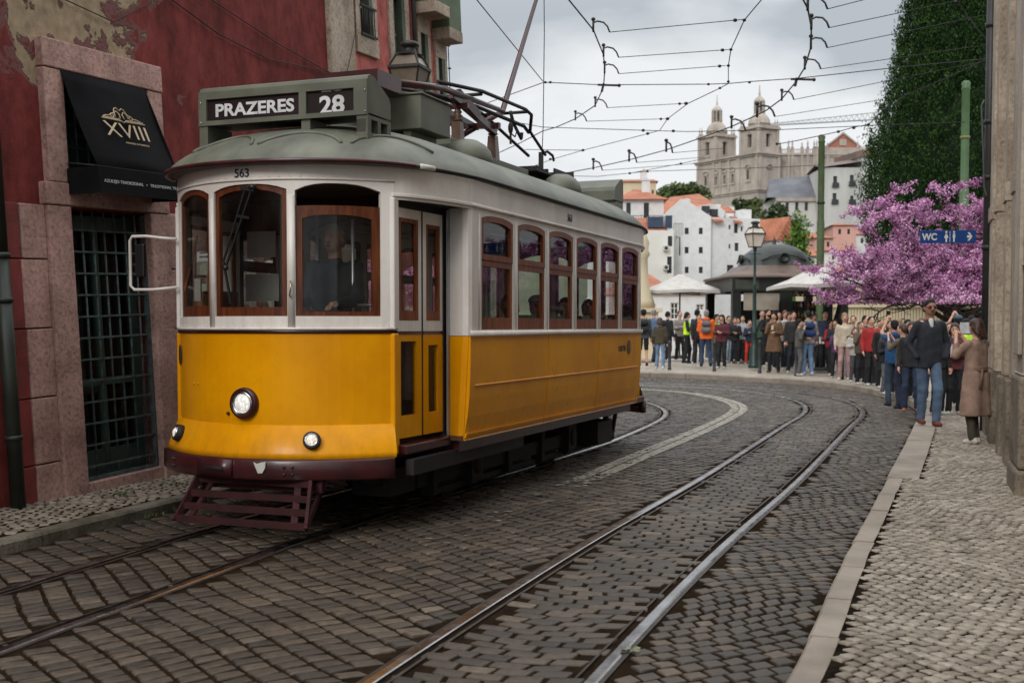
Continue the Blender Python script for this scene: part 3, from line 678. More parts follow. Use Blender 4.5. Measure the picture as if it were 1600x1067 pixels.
# --- ends
for rear in (False, True):
    bw = bow(rear=rear)
    mb = MB(); pwall(mb, bw, -1.0, 1.0, .90, 1.60, th=.03); mb.obj('dash_panel', YELLOW, TR)
    if not rear:
        mb = MB()
        for x in (-.62, -.56, .20): a = P3(bw, x, 1.20 if x < 0 else .84, .004); mb.ball(a, .009)
        mb.obj('bolt', YELLOW, TR)
    # flared skirt and bumper
    mb = MB(); V = []; F = []; n = 36; prof = [(0, 0, .905, 0), (.003, .012, .90, 0), (.055, .075, .70, 0), (.06, .095, .655, 0), (.03, .06, .655, 0)]
    for k in range(n+1):
        q = -1+2*k/n
        for dw, ds, h, _ in prof:
            a, nn = bow(1.0+dw, -1.352-ds, .49, rear=rear)(q*(1.0+dw)); V.append((a.x, a.y, h))
    m = len(prof)
    for k in range(n):
        for j in range(m-1): F.append((k*m+j, k*m+j+1, (k+1)*m+j+1, (k+1)*m+j))
    mb.add(V, F, 0, True); mb.obj('skirt', YELLOW, TR, fix=True)
    bb = bow(1.075, -1.47, .50, rear=rear)
    mb = MB(); swept(mb, bb, -1.06, 1.06, [(0, .655), (.012, .64), (.012, .51), (0, .495), (-.05, .495), (-.05, .655)])
    bmp = mb.obj('bumper', MAROON, TR)
    mb = MB()
    swept(mb, bb, -.40, -.06, [(.034, .645), (.034, .515), (.012, .515), (.012, .645)], seg=.1)
    mb.obj('coupling_plate', MAROON, bmp)
    for x in (-.80, -.76, .36, .42):
        for h in (.545, .60): MB().ball(P3(bb, x, h, .014), .013).obj('bolt', MAROON, bmp)
    mb = MB(); swept(mb, bb, -.31, -.13, [(.037, .59), (.037, .555), (.030, .555), (.030, .59)], seg=.1); mb.obj('coupling_slot', UNDER, bmp)
    if not rear:
        mb = MB(); c = P3(bb, .17, .605, .016)
        mb.add([(c[0]+dx, c[1]-.002-.003*(i % 2), c[2]+dz) for i, (dx, dz) in enumerate([(-.05, .03), (-.015, .018), (.02, .028), (.06, .035), (.055, -.01), (.03, -.052), (-.01, -.055), (-.03, -.01)])], [tuple(range(8))], 0)
        mb.obj('paint_chip', PAPER, bmp)
    mb = MB(); swept(mb, bw, -1.0, 1.0, [(.010, 1.625), (.010, 1.60), (-.01, 1.60), (-.01, 1.625)]); mb.obj('belt_strip', MAROON, TR)
    ops = [(-.925, -.385, 1.73, 2.675, 2.73), (-.325, .325, 1.73, 2.685, 2.73), (.385, .925, 1.73, 2.675, 2.73)]
    mb = MB(); pwall(mb, bw, -1.0, 1.0, 1.625, 2.87, ops, th=.05)
    swept(mb, bw, -1.0, 1.0, [(.018, 1.645), (.018, 1.625), (0, 1.625), (0, 1.645)])
    swept(mb, bw, -1.0, 1.0, [(.010, 2.768), (.010, 2.755), (0, 2.755), (0, 2.768)])
    for x in (-.355, .355):
        swept(mb, bw, x-.026, x+.026, [(.006, 2.64), (.006, 1.645), (0, 1.645), (0, 2.64)], seg=.03)
    fr = mb.obj('front_frame', WHITEP, TR)
    mb = MB()
    for k in range(26):
        x = -.97+1.94*k/25; mb.ball(P3(bw, x, 2.78, .002), .005, n=6, m=4); mb.ball(P3(bw, x, 1.66, .002), .004, n=6, m=4)
    mb.obj('rivets', WHITEP, fr)
    for i, o in enumerate(ops):
        mb = MB()
        if i == 2 and not rear:      # lowered sash behind an open top
            o2 = (o[0], o[1], o[2], 2.56, 2.565); inn = pframe(mb, bw, o2, .048, .02, .03, bot=.035)
            inn = (inn[0], inn[1], inn[2], 2.465, 2.495)
            # filler between straight rail and arched glass
            n = 10; tt = [inn[0]+(inn[1]-inn[0])*k/n for k in range(n+1)]
            for a, b in zip(tt[:-1], tt[1:]): mb.add([P3(bw, a, arch(inn, a), -.02), P3(bw, b, arch(inn, b), -.02), P3(bw, b, 2.52, -.02), P3(bw, a, 2.52, -.02)], [(0, 1, 2, 3)])
        else: inn = pframe(mb, bw, o, .042, .015, .03, bot=.07 if i == 1 else .085)
        w = mb.obj('window', WOODD, TR)
        mb = MB(); ppane(mb, bw, inn, -.035); mb.obj('pane', GLASS, w)
    # closed side of the vestibule roof line: letterboard sweeping out over the doors
for sg in (1, -1):
    for rear in (False, True):
        pts = spline([(.985, -.875), (1.07, -.74), (1.15, -.52), (1.215, -.27), (1.255, -.02), (1.265, .05)], .05)
        if rear: pts = np.c_[pts[:, 0], LS-pts[:, 1]]
        pts = np.c_[pts[:, 0]*sg, pts[:, 1]]
        mb = MB(); n = len(pts); V = []
        for x, y in pts:
            nx = .03*sg
            for dx, h in ((0, 2.87), (0, 2.675), (.018*sg, 2.668), (.018*sg, 2.650), (0, 2.642), (0, 2.625), (-nx, 2.625), (-nx, 2.87)): V.append((x+dx, y, h))
        m = 8; F = []
        for k in range(n-1):
            for j in range(m): j2 = (j+1) % m; F.append((k*m+j, k*m+j2, (k+1)*m+j2, (k+1)*m+j))
        F += [tuple(range(m)), tuple((n-1)*m+j for j in range(m))]
        mb.add(V, F, 0, False); mb.obj('door_header', WHITEP, TR)
        # soffit behind the header
        ly = (lambda y: LS-y) if rear else (lambda y: y)
        mb = MB(); mb.add([(.99*sg, ly(-.87), 2.63), (1.24*sg, ly(0), 2.63), (.9*sg, ly(0), 2.63), (.9*sg, ly(-.87), 2.63)], [(0, 1, 2, 3)]); mb.obj('soffit', UNDER, TR)
        # corner post (white above, yellow below)
        for nm, z0, z1, mt in (('corner_post', 1.625, 2.64, WHITEP), ('corner_post', .66, 1.60, YELLOW)):
            mb = MB(); ya, yb = sorted((ly(-.885), ly(-.80))); mb.box(*sorted((.925*sg, 1.012*sg)), ya, yb, z0, z1); mb.obj(nm, mt, TR, bevel=.012)
        # door leaves
        dp0 = Vector((.985*sg, ly(-.79))); dp1 = Vector((1.015*sg, ly(.0))); D = line(dp0, dp1, (sg, 0)); LN = (dp1-dp0).length
        for (a, b, ub, lb) in ((.005, .405, (.03, .345), (.055, .30)), (.435, LN-.01, (.05, .045), (.11, .085))):
            W_ = b-a
            mb = MB(); o1 = (a+ub[0], b-.055, 1.70, 2.50, 2.50) if a < .1 else (a+.055, b-.05, 1.70, 2.48, 2.48)
            pwall(mb, D, a, b, 1.615, 2.575, [o1], th=.035, seg=.5, sm=False)
            lf = mb.obj('door_leaf', [WHITEP], TR, label='white upper half of a folding door leaf')
            mb = MB(); inn = pframe(mb, D, o1, .032, -.002, .03, bot=.075); fr_ = mb.obj('window', WOOD, lf)
            mb = MB(); ppane(mb, D, inn, -.02, n=2); mb.obj('pane', GLASS, lf)
            mb = MB(); o2 = (a+.055, b-.085, .95, 1.535, 1.535) if a < .1 else (a+.09, b-.085, .95, 1.50, 1.50)
            pwall(mb, D, a, b, .775, 1.59, [o2], th=.035, seg=.5, sm=False)
            lw = mb.obj('door_leaf', [YELLOW], TR, label='yellow lower half of a folding door leaf')
            mb = MB(); ppane(mb, D, o2, -.02, n=2); mb.obj('pane', GLASS, lw)
            mb = MB(); swept(mb, D, a, b, [(.004, 1.615), (.004, 1.59), (-.03, 1.59), (-.03, 1.615)], seg=1, sm=False); mb.obj('belt_strip', MAROON, lw)
        mb = MB(); mb.beam((.975*sg, ly(-.375), .78), (.975*sg, ly(-.375), 2.58), .04, .05); mb.beam((1.0*sg, ly(.02), .74), (1.0*sg, ly(.02), 2.6), .05, .05)
        mb.box(*sorted((.93*sg, 1.0*sg)), *sorted((ly(-.80), ly(.02))), 2.578, 2.63); mb.obj('door_gap_dark', UNDER, TR)  # black strips stand for the dark gaps between and above the leaves
        mb = MB(); mb.box(*sorted((1.045*sg, 1.062*sg)), *sorted((ly(.0), ly(.045))), .73, 2.62); mb.obj('guide_rail', ALU, TR)
        mb = MB(); mb.box(*sorted((.90*sg, 1.09*sg)), *sorted((ly(-.83), ly(.01))), .66, .735); mb.obj('door_step', MAROON, TR, bevel=.01)
    # saloon side
    x_ = 1.265*sg; S = line((x_, 0.0), (x_, LS), (sg, 0))
    sops = [(.237+.858*k, .237+.858*k+.738, 1.625, 2.570, 2.603) for k in range(6)]
    mb = MB(); pwall(mb, S, .03, LS-.03, 1.57, 2.655, sops, th=.05, sm=False)
    mb.box(*sorted((x_-.05*sg, x_+.0*sg)), .03, LS-.03, 2.6555, 2.87)
    swept(mb, S, 0.02, LS-.02, [(.020, 2.672), (.026, 2.66), (.020, 2.645), (0, 2.645), (0, 2.672)], seg=9)
    swept(mb, S, 0.0, LS, [(.022, 1.618), (.022, 1.575), (0, 1.57), (0, 1.618)], seg=9)
    for k in range(7):
        t = .237+.858*k-.060; t = min(max(t, .05), LS-.05); swept(mb, S, t-.006, t+.006, [(.008, 2.60), (.008, 1.62), (0, 1.62), (0, 2.6)], seg=1)
    sp = mb.obj('side_frame', WHITEP, TR)
    for o in sops:
        mb = MB()
        up = (o[0], o[1], 2.22, o[3], o[4]); i1 = pframe(mb, S, up, .050, .003, .028, bot=.05)
        lo = (o[0], o[1], o[2], 2.216, 2.217); i2 = pframe(mb, S, lo, .050, .012, .03, bot=.105)
        w = mb.obj('window', WOOD, TR)
        mb = MB(); ppane(mb, S, i1, -.03); mb.obj('pane', GLASS, w)
        mb = MB(); ppane(mb, S, i2, -.042, n=2); mb.obj('pane', GLASS, w)
    # yellow side with a tuck-under
    mb = MB(); prof = [(0, 1.57), (.0, 1.35), (-.004, 1.20), (-.012, 1.05), (-.028, .9), (-.05, .78), (-.058, .715), (-.05, .70), (-.09, .70), (-.05, 1.57)]
    swept(mb, S, .0, LS, prof, seg=9, sm=False)
    for t in (1.95, 3.62):
        swept(mb, S, t-.012, t+.012, [(o+.006, h) for o, h in prof[:8]]+[(o-.01, h) for o, h in prof[:8]][::-1], seg=1, sm=False)
    swept(mb, S, .10, LS-.15, [(.003, 1.166), (.008, 1.158), (.003, 1.15), (-.02, 1.15), (-.02, 1.166)], seg=.9, sm=False)
    swept(mb, S, .0, LS, [(-.035, .755), (-.046, .722), (-.06, .722), (-.06, .755)], seg=9, sm=False)
    sy = mb.obj('side_panel', YELLOW, TR)
    # end walls of the saloon (slanted corner pieces beside the doors)
    for rear in (False, True):
        ly = (lambda y: LS-y) if rear else (lambda y: y)
        for z0, z1, mt, bot in ((1.575, 2.65, WHITEP, 0), (.70, 1.57, YELLOW, .05)):
            mb = MB(); pl = [(1.05*sg, .045), (1.20*sg, -.012), (1.25*sg, -.008), (1.268*sg, .03), (1.268*sg, .06), (1.05*sg, .10)]
            V = [((x-(bot*sg if abs(x) > 1.1 else 0)) if z == z0 else x, ly(y), z) for z in (z0, z1) for x, y in pl]; n = 6
            F = [tuple(range(n)), tuple(range(n, 2*n))]+[(i, (i+1) % n, n+(i+1) % n, n+i) for i in range(n)]
            mb.add(V, F); mb.obj('corner_panel', mt, TR)
# fleet numbers, operator name and badge
fw = bow(); a, nn = fw(-.04); lettering('fleet_number', '563', LETK, TR, (a.x, a.y-.004, 2.815), (1, 0, 0), (0, 0, 1), height=.066, bold=.008)
lettering('fleet_number', '563', LETK, TR, (1.268, 2.58, 2.765), (0, 1, 0), (0, 0, 1), height=.075, bold=.01)
lettering('operator_name', 'carris', BLACKP, TR, (1.267, 4.54, 1.405), (0, 1, 0), (0, 0, 1), width=.30, bold=.012)
def badge(parent, c, ux, r=.085):
    mb = MB(); ux = Vector(ux); uz = Vector((0, 0, 1)); nn = ux.cross(uz); c = Vector(c)
    n = 20
    def ringpts(r0, off, sx=1.0): return [c+nn*off+ux*(math.cos(6.2832*k/n)*r0*sx)+uz*(math.sin(6.2832*k/n)*r0) for k in range(n)]
    mb.add(ringpts(r, .003, .8), [tuple(range(n))], 1)
    A = ringpts(r, .006, .8); B = ringpts(r*.66, .006, .6); mb.add(A+B, [(k, (k+1) % n, n+(k+1) % n, n+k) for k in range(n)], 0)
    mb.add([c+nn*.007+ux*x+uz*z for x, z in ((-.012, -.045), (.012, -.045), (.012, .045), (-.012, .045))], [(0, 1, 2, 3)], 0)
    return mb.obj('badge', [BLACKP, PAPER], parent)
badge(TR, (1.268, 4.82, 1.405), (0, 1, 0))
a, nn = fw(-.93); badge(TR, (a.x+nn.x*.004, a.y+nn.y*.004, 1.42), (-nn.y, nn.x, 0))
# --- headlamps
def lamp(name, c, nrm, r, ringm, glow, rim):
    nrm = Vector(nrm).normalized(); q = nrm.to_track_quat('Z', 'Y').to_matrix().to_4x4(); q.translation = Vector(c)
    mb = MB(); mb.lathe([(r*1.0, -.03), (r*1.04, .02), (r*.98, .05), (r*.80, .052), (r*.74, .04)], 32, M=q, mi=0)
    o = mb.obj(name, ringm, TR)
    mb = MB(); mb.lathe([(r*.80, .0415), (r*.74, .058), (r*.64, .058), (r*.62, .0415)], 32, M=q); mb.obj('rim', rim, o)
    mb = MB(); mb.lathe([(r*.63, .042), (r*.55, .056), (r*.3, .066), (.002, .069)], 28, M=q); mb.obj('lens', glow, o)
    return o
a, nn = fw(-.03); lamp('headlight', (a.x, a.y+.01, 1.065), (nn.x, nn.y, .02), .118, MAROON, LAMPON, CHROME)
for x in (-.80, .52):
    a, nn = bow(1.03, -1.40)(x); lamp('fog_light', (a.x-nn.x*.0, a.y-nn.y*.0, .79), (nn.x, nn.y, .28), .066, DARKI, FOGON if x > 0 else FOGON, CHROME)
mb = MB(); a, nn = fw(-.19); mb.ball((a.x, a.y-.01, .985), .014); mb.obj('button', MAROON, TR)
# grab handle, wiper
mb = MB(); a, nn = fw(.355); c = Vector((a.x, a.y, 0))+Vector((nn.x, nn.y, 0))*.02
mb.tube([c+Vector((0, 0, 1.99)), c+Vector((.012, -.018, 1.97)), c+Vector((.012, -.022, 1.92)), c+Vector((-.004, -.01, 1.885)), c+Vector((0, 0, 1.87))], .006)
mb.obj('grab_handle', BRASS, TR)
mb = MB(); w0 = Vector(P3(fw, .07, 2.70, .03)); w1 = Vector(P3(fw, -.17, 2.10, .04)); w2 = Vector(P3(fw, -.13, 1.83, .03))
mb.beam(w0, w1, .016, .012); mb.beam(w0+Vector((-.06, 0, 0)), w1+Vector((-.03, 0, .02)), .012, .012); mb.beam(w1+Vector((-.02, 0, .05)), w2, .018, .014); mb.ball(w0, .035, .03, .025); mb.ball(w1, .022)
mb.beam(w0+Vector((.02, 0, -.02)), w0+Vector((-.10, 0, 0)), .03, .03); mb.beam(w0+(w1-w0)*.35+Vector((-.05, 0, 0)), w0+(w1-w0)*.35+Vector((.06, 0, -.02)), .02, .02)
mb.obj('wiper', BLACKP, TR)
# mirror on a white hooped bracket
mb = MB(); q = [(-.955, -.93, 1.975), (-1.16, -.98, 1.955), (-1.33, -1.01, 1.955), (-1.365, -1.015, 1.99), (-1.365, -1.015, 2.36), (-1.345, -1.01, 2.395), (-1.22, -.99, 2.395), (-1.05, -.95, 2.375), (-.965, -.93, 2.37)]
mb.tube(q, .013, 8); arm = mb.obj('mirror_arm', WHITEP, TR)
mb = MB(); mb.box(-1.315, -1.225, -1.02, -.98, 2.06, 2.33); mb.beam((-1.36, -1.0, 2.16), (-1.27, -1.0, 2.16), .02, .03); mb.obj('mirror', BLACKP, arm, bevel=.012)

# --- roof
half = [(0, -1.43), (.3, -1.405), (.58, -1.32), (.82, -1.18), (.99, -1.0), (1.11, -.76), (1.20, -.42), (1.265, -.02), (1.29, .35), (1.292, 1.5), (1.292, 2.7)]
hr = spline(half, .06); rt = np.vstack([hr, np.c_[hr[:, 0], LS-hr[:, 1]][::-1][1:]]); OUT = np.vstack([rt, np.c_[-rt[:, 0], rt[:, 1]][::-1][1:-1]])
nO = len(OUT)
def roofpt(k, q, lift=0.0):
    """k: float index along outline, q: 0 at the eaves .. 1 at the spine"""
    k = k % nO; i = int(k); j = (i+1) % nO; f = k-i; x, y = OUT[i]*(1-f)+OUT[j]*f
    sx, syy = 0.0, min(max(y, .25), LS-.25)
    h = 2.895+.46*(1-(1-q)**2.1)**.72
    return Vector((x+(sx-x)*q, y+(syy-y)*q, h+lift))
def okidx(x, y): return int(np.argmin((OUT[:, 0]-x)**2+(OUT[:, 1]-y)**2))
mb = MB(); qs = [0, .015, .04, .08, .14, .22, .32, .44, .58, .74, .88, 1.0]; V = [roofpt(k, q) for q in qs for k in range(nO)]; F = []
for a in range(len(qs)-1):
    for k in range(nO): k2 = (k+1) % nO; F.append((a*nO+k, a*nO+k2, (a+1)*nO+k2, (a+1)*nO+k))
mb.add(V, F, 0, True)
V = [(OUT[k][0], OUT[k][1], 2.895) for k in range(nO)]+[(OUT[k][0]*.97, OUT[k][1]*.985+.02, 2.868) for k in range(nO)]
mb.add(V, [(k, (k+1) % nO, nO+(k+1) % nO, nO+k) for k in range(nO)]+[tuple(range(nO, 2*nO))], 0, False)
roof = mb.obj('roof', ROOFG, TR)
# drip rail: maroon round the ends, black along the sides
i0 = okidx(.93, -1.1)
def railpts(a, b, out=.012, h=2.885): return [(OUT[k % nO][0]*(1+out), OUT[k % nO][1]-(out if OUT[k % nO][1] < 2.7 else -out), h) for k in range(a, b+1)]
kA = okidx(1.13, -.7)
kB = okidx(0, LS+1.43)
for a_, b_, r_, m_ in ((-kA, kA, .020, MAROON), (kB-kA, kB+kA, .020, MAROON), (kA, kB-kA, .012, UNDER), (kB+kA, nO-kA, .012, UNDER)): MB().tube(railpts(a_, b_), r_, 6).obj('drip_rail', m_, roof)
mb = MB(); mb.tube([roofpt(kA, 0, -.01)+Vector((.03, -.03, 0)), roofpt(kA+2, 0, -.01)+Vector((.03, .02, 0))], .022, 8); mb.obj('rail_end', PAPER, roof)
mb = MB()
def rib(k0, k1, q0, q1, r=.014):
    n = 14; pts = []
    for i in range(n+1):
        t = i/n; pts.append(roofpt(k0+(k1-k0)*t, q0+(q1-q0)*math.sin(math.pi*t)**.7, .004))
    MB().tube(pts, r, 6).obj('roof_rib', ROOFG, roof)
arcw = okidx(.6, -1.3)
for base in (0, kB):
    for a, b in ((-1.9, -.95), (-.85, -.02), (.06, .95), (1.05, 2.15)):
        kk = lambda w: base+(np.sign(w)*min(abs(w), 1.0)*arcw*1.35 + (np.sign(w)*(max(abs(w)-1, 0))*arcw*1.35))
        rib(kk(a), kk(b), .10, .24)
# --- destination box
def destbox(rear):
    ly = (lambda y: LS-y) if rear else (lambda y: y); sx = -1 if rear else 1
    mb = MB()
    prof = [(-.86, 3.30), (-.86, 3.555), (-.845, 3.585), (-.81, 3.60), (-.74, 3.59), (-.50, 3.47), (-.47, 3.42), (-.47, 3.30)]
    n = len(prof); V = [(x*sx, ly(y), z) for x in (-.775, .775) for y, z in prof]
    # shell without its front: front is the bezel
    F = [(i, i+1, n+i+1, n+i) for i in range(1, n-1)]+[tuple(range(n)), tuple(range(n, 2*n)), (n-1, 0, n, 2*n-1)]
    mb.add(V, F)
    f = lambda x0, x1, z0, z1, y0=-.872, y1=-.845: mb.box(*sorted((x0*sx, x1*sx)), *sorted((ly(y0), ly(y1))), z0, z1)
    f(-.775, .775, 3.495, 3.556); f(-.775, .775, 3.285, 3.322); f(-.775, -.70, 3.322, 3.495); f(.17, .235, 3.322, 3.495); f(.66, .775, 3.322, 3.495)
    # legs
    f(-.775, -.695, 3.02, 3.285, -.86, -.52); f(.18, .26, 3.18, 3.285, -.85, -.6)
    for (x0, x1) in ((.68, .775),):
        f(x0, x1, 3.10, 3.155, -.86, -.47); f(x0, x1, 3.255, 3.285, -.86, -.47); f(x0, x1, 3.155, 3.255, -.86, -.80); f(x0, x1, 3.155, 3.255, -.69, -.64); f(x0, x1, 3.155, 3.255, -.53, -.47)
        f(x0, x1-.015, 3.155, 3.255, -.86, -.845)
    o = mb.obj('destination_box', BOXG, TR)
    mb = MB(); mb.box(*sorted((-.72*sx, .70*sx)), *sorted((ly(-.846), ly(-.835))), 3.30, 3.53); bl = mb.obj('blind', BLIND, o)
    if not rear:
        y = -.8475
        lettering('letters', 'PRAZERES', LETW, bl, (-.255, y, 3.405), (1, 0, 0), (0, 0, 1), width=.74, height=.105, bold=.03)
        lettering('letters', '28', LETW, bl, (.455, y, 3.382), (1, 0, 0), (0, 0, 1), width=.225, height=.145, bold=.03)
        lettering('letters', '26', LETW, bl, (.455, y, 3.516), (1, 0, 0), (0, 0, 1), width=.19, height=.066, bold=.03)
    mb = MB()
    for z in (3.31, 3.47): mb.ball((.76*sx, ly(-.875), z), .007, n=6, m=4); mb.ball((-.75*sx, ly(-.875), z), .007, n=6, m=4)
    mb.obj('screw', CHROME, o)
destbox(False); destbox(True)
# --- roof equipment
mb = MB(); mb.box(-.42, .50, .66, 1.30, 3.43, 3.735); mb.box(-.44, .52, .64, 1.32, 3.735, 3.752); mb.box(-.3, -.2, .7, 1.25, 3.33, 3.43); mb.box(.3, .38, .7, 1.25, 3.28, 3.43)
mb.obj('resistor_box', BOXG, TR, bevel=.008)
mb = MB()
for (x, y) in ((.50, 1.72), (.50, 4.55), (-.5, 2.6)):
    mb.lathe([(.27, 3.22), (.27, 3.30), (.245, 3.37), (.19, 3.43), (.11, 3.47), (.02, 3.482)], 24, c=(x, y, 0), sx=.85, sy=1.25)
    o = mb.obj('roof_vent', ROOFG, TR); mb = MB()
mb = MB(); mb.box(-.30, .30, 1.75, 3.95, 3.33, 3.47); mb.box(-.24, .24, 1.9, 2.9, 3.47, 3.55); mb.obj('trolley_platform', BOXG, TR, bevel=.01)
mb = MB()
for (x, y) in ((.20, 2.15), (-.2, 2.2), (.20, 3.10), (-.2, 3.1)):
    mb.lathe([(.085, 3.45), (.06, 3.74)], 4, c=(x, y, 0), sm=False); mb.lathe([(.03, 3.74), (.06, 3.76), (.03, 3.78), (.055, 3.80), (.03, 3.82), (.045, 3.84), (.02, 3.88)], 14, c=(x, y, 0))
    o = mb.obj('insulator', [CERAM], TR); mb = MB()
mb = MB(); mb.beam((-.3, 2.15, 3.90), (.32, 2.15, 3.90), .06, .05); mb.beam((.0, 1.6, 3.92), (0, 3.1, 3.84), .07, .055); mb.beam((-.2, 1.55, 3.95), (-.2, 2.9, 3.88), .06, .08); mb.beam((.22, 1.95, 3.98), (.22, 3.1, 3.78), .06, .07)
mb.beam((.22, 2.1, 4.02), (.26, 2.55, 3.86), .05, .1); mb.beam((-.25, 3.05, 3.86), (.3, 3.05, 3.84), .06, .06)
mb.obj('trolley_base', MAROON, TR)
mb = MB(); mb.tube([(.30, .35, 3.80), (.27, 1.6, 3.98), (.2, 3.4, 4.06)], [.036, .032, .026], 10)
mb.box(-.25, .36, .10, .55, 3.72, 3.86); mb.obj('drum', MAROON, TR)
mb = MB(); mb.tube([(0, 2.5, 3.62), (0, 3.88, 4.15), (0, 5.05, 5.76), (0, 5.3, 6.12)], [.035, .035, .024, .02], 8); pole = mb.obj('trolley_pole', MAROON, TR)
mb = MB(); mb.tube([(0, 5.3, 6.12), (0, 5.32, 5.4), (0, 5.28, 4.2), (0, 5.2, 3.5)], .006, 5); mb.obj('trolley_rope', WIREM, pole)
mb = MB()
for x in (-.28, .28): mb.tube([(x, 1.5, 4.02), (x, 2.6, 4.13), (x, 3.9, 4.16), (x, 4.1, 4.13), (x*.6, 4.35, 3.98), (x*.4, 5.05, 3.80)], .020, 6)
mb.tube([(-.28, 4.0, 4.15), (.28, 4.0, 4.15)], .02, 6); mb.tube([(-.28, 2.6, 4.10), (.28, 2.6, 4.10)], .02, 6)
mb.tube([(.1, 1.6, 3.95), (.12, 2.8, 4.02), (.15, 4.2, 4.02), (.15, 4.35, 3.97)], .022, 6); mb.tube([(.15, 3.75, 4.12), (.15, 3.85, 4.0), (.15, 4.1, 3.86), (.15, 4.12, 3.93)], .022, 6)
mb.obj('bow_collector', DARKI, TR)
mb = MB(); mb.tube([(.22, 3.55, 4.0), (.22, 3.72, 3.98), (.22, 3.78, 3.9), (.22, 3.72, 3.82), (.22, 3.6, 3.84)], .008, 6); mb.ball((.22, 3.58, 3.9), .03, .03, .07); mb.beam((.22, 3.58, 3.85), (.22, 3.58, 3.72), .02, .02); mb.obj('cable_loop', DARKI, TR)
mb = MB(); mb.box(-.35, .36, 4.05, 5.45, 3.475, 3.50); mb.box(-.35, .36, 5.40, 5.44, 3.44, 3.62); mb.box(.34, .36, 4.7, 5.43, 3.44, 3.58)
for k in range(9): mb.box(-.28, .28, 4.1+.11*k, 4.15+.11*k, 3.50, 3.53+.02*(k % 3))
mb.box(-.2, .2, 4.2, 5.3, 3.33, 3.475)
mb.obj('equipment_tray', DARKI, TR)
mb = MB(); mb.beam((.0, 5.2, 3.34), (.0, 5.2, 3.86), .05, .05); mb.tube([(.0, 5.2, 3.84), (.05, 5.3, 3.88), (.08, 5.42, 3.84), (.08, 5.46, 3.78)], .018, 6)
mb.tube([(.0, 5.5, 3.58), (.03, 6.0, 3.60), (.05, 6.35, 3.58), (.06, 6.5, 3.50), (.06, 6.52, 3.38)], .018, 6); mb.obj('pole_hook', DARKI, TR)

# --- underneath
mb = MB(); mb.box(-1.14, 1.14, .05, LS-.05, .60, .70); mb.box(-.95, .95, -.9, .05, .62, .72); mb.box(-.95, .95, LS-.05, LS+.9, .62, .72)
und = mb.obj('underframe', MAROON, TR)
mb = MB()
for sg in (1, -1):
    mb.box(*sorted((1.06*sg, 1.13*sg)), -.8, 1.6, .50, .62)
    mb.box(*sorted((.64*sg, .72*sg)), .1, 5.2, .26, .40); mb.box(*sorted((.66*sg, .70*sg)), .4, 4.9, .16, .21)
    for y in (.4, 1.25, 2.2, 3.2, 4.1, 4.9): mb.box(*sorted((.63*sg, .76*sg)), y-.05, y+.05, .17, .58)
    for y in (1.25, 4.1): mb.box(*sorted((.62*sg, .80*sg)), y-.14, y+.14, .22, .50); mb.ball((.80*sg, y, .36), .03, .10, .10)
    mb.beam((.9*sg, 5.0, .62), (.9*sg, 5.35, .24), .06, .05); mb.beam((.9*sg, 5.35, .24), (.9*sg, 5.55, .60), .04, .05); mb.box(*sorted((.6*sg, .95*sg)), 4.6, 5.2, .22, .5)
    mb.beam((.7*sg, -1.0, .5), (.7*sg, -.2, .30), .05, .05); mb.box(*sorted((.45*sg, .8*sg)), -.55, -.1, .28, .5)
for y in (.7, 2.0, 3.3, 4.6): mb.box(-.6, .6, y-.08, y+.08, .3, .5)
mb.obj('truck_frame', UNDER, und)
for y in (1.25, 4.1):
    mb = MB(); mb.tube([(-.7, y, .375), (.7, y, .375)], .05, 10); ax = mb.obj('axle', UNDER, TR)
    for sg in (1, -1):
        q = Matrix.Rotation(math.pi/2, 4, 'Y'); q.translation = Vector((.45*sg, y, .375)); mb = MB()
        mb.lathe([(.05, -.05), (.26, -.045), (.29, -.05), (.315, -.05), (.32, .02), (.34, .035), (.34, .05), (.29, .05), (.05, .04)], 28, M=q); mb.obj('wheel', RUSTS, TR)
mb = MB()
def slat(y0, z0, w0, h=.045, t=.025): mb.beam((-w0, y0, z0), (w0, y0, z0), t, h)
top = (-1.36, .47, .50); bot = (-1.56, .185, .575)
for f in (0, .36, .68, 1.0):
    slat(top[0]+(bot[0]-top[0])*f, top[1]+(bot[1]-top[1])*f, top[2]+(bot[2]-top[2])*f, h=.05)
for sg in (1, -1):
    mb.beam((top[2]*sg, top[0], top[1]+.02), (bot[2]*sg, bot[0], bot[1]-.02), .025, .06); mb.beam((.38*sg, top[0]+.02, top[1]), (.46*sg, bot[0]+.02, bot[1]), .05, .02)
    mb.beam((.45*sg, top[0]+.03, top[1]+.04), (.45*sg, -.9, .6), .04, .05)
    mb.beam((bot[2]*sg, bot[0], bot[1]), (.50*sg, -1.2, .42), .025, .05)
mb.beam((-.56, -1.28, .45), (.56, -1.28, .45), .05, .10)
cc_ = mb.obj('cow_catcher', M('maroon_matt', (.045, .010, .011), (.028, .009, .009), scale=8, rough=.75, bump=.3, spec=.25), TR); cc_.location.x = .05

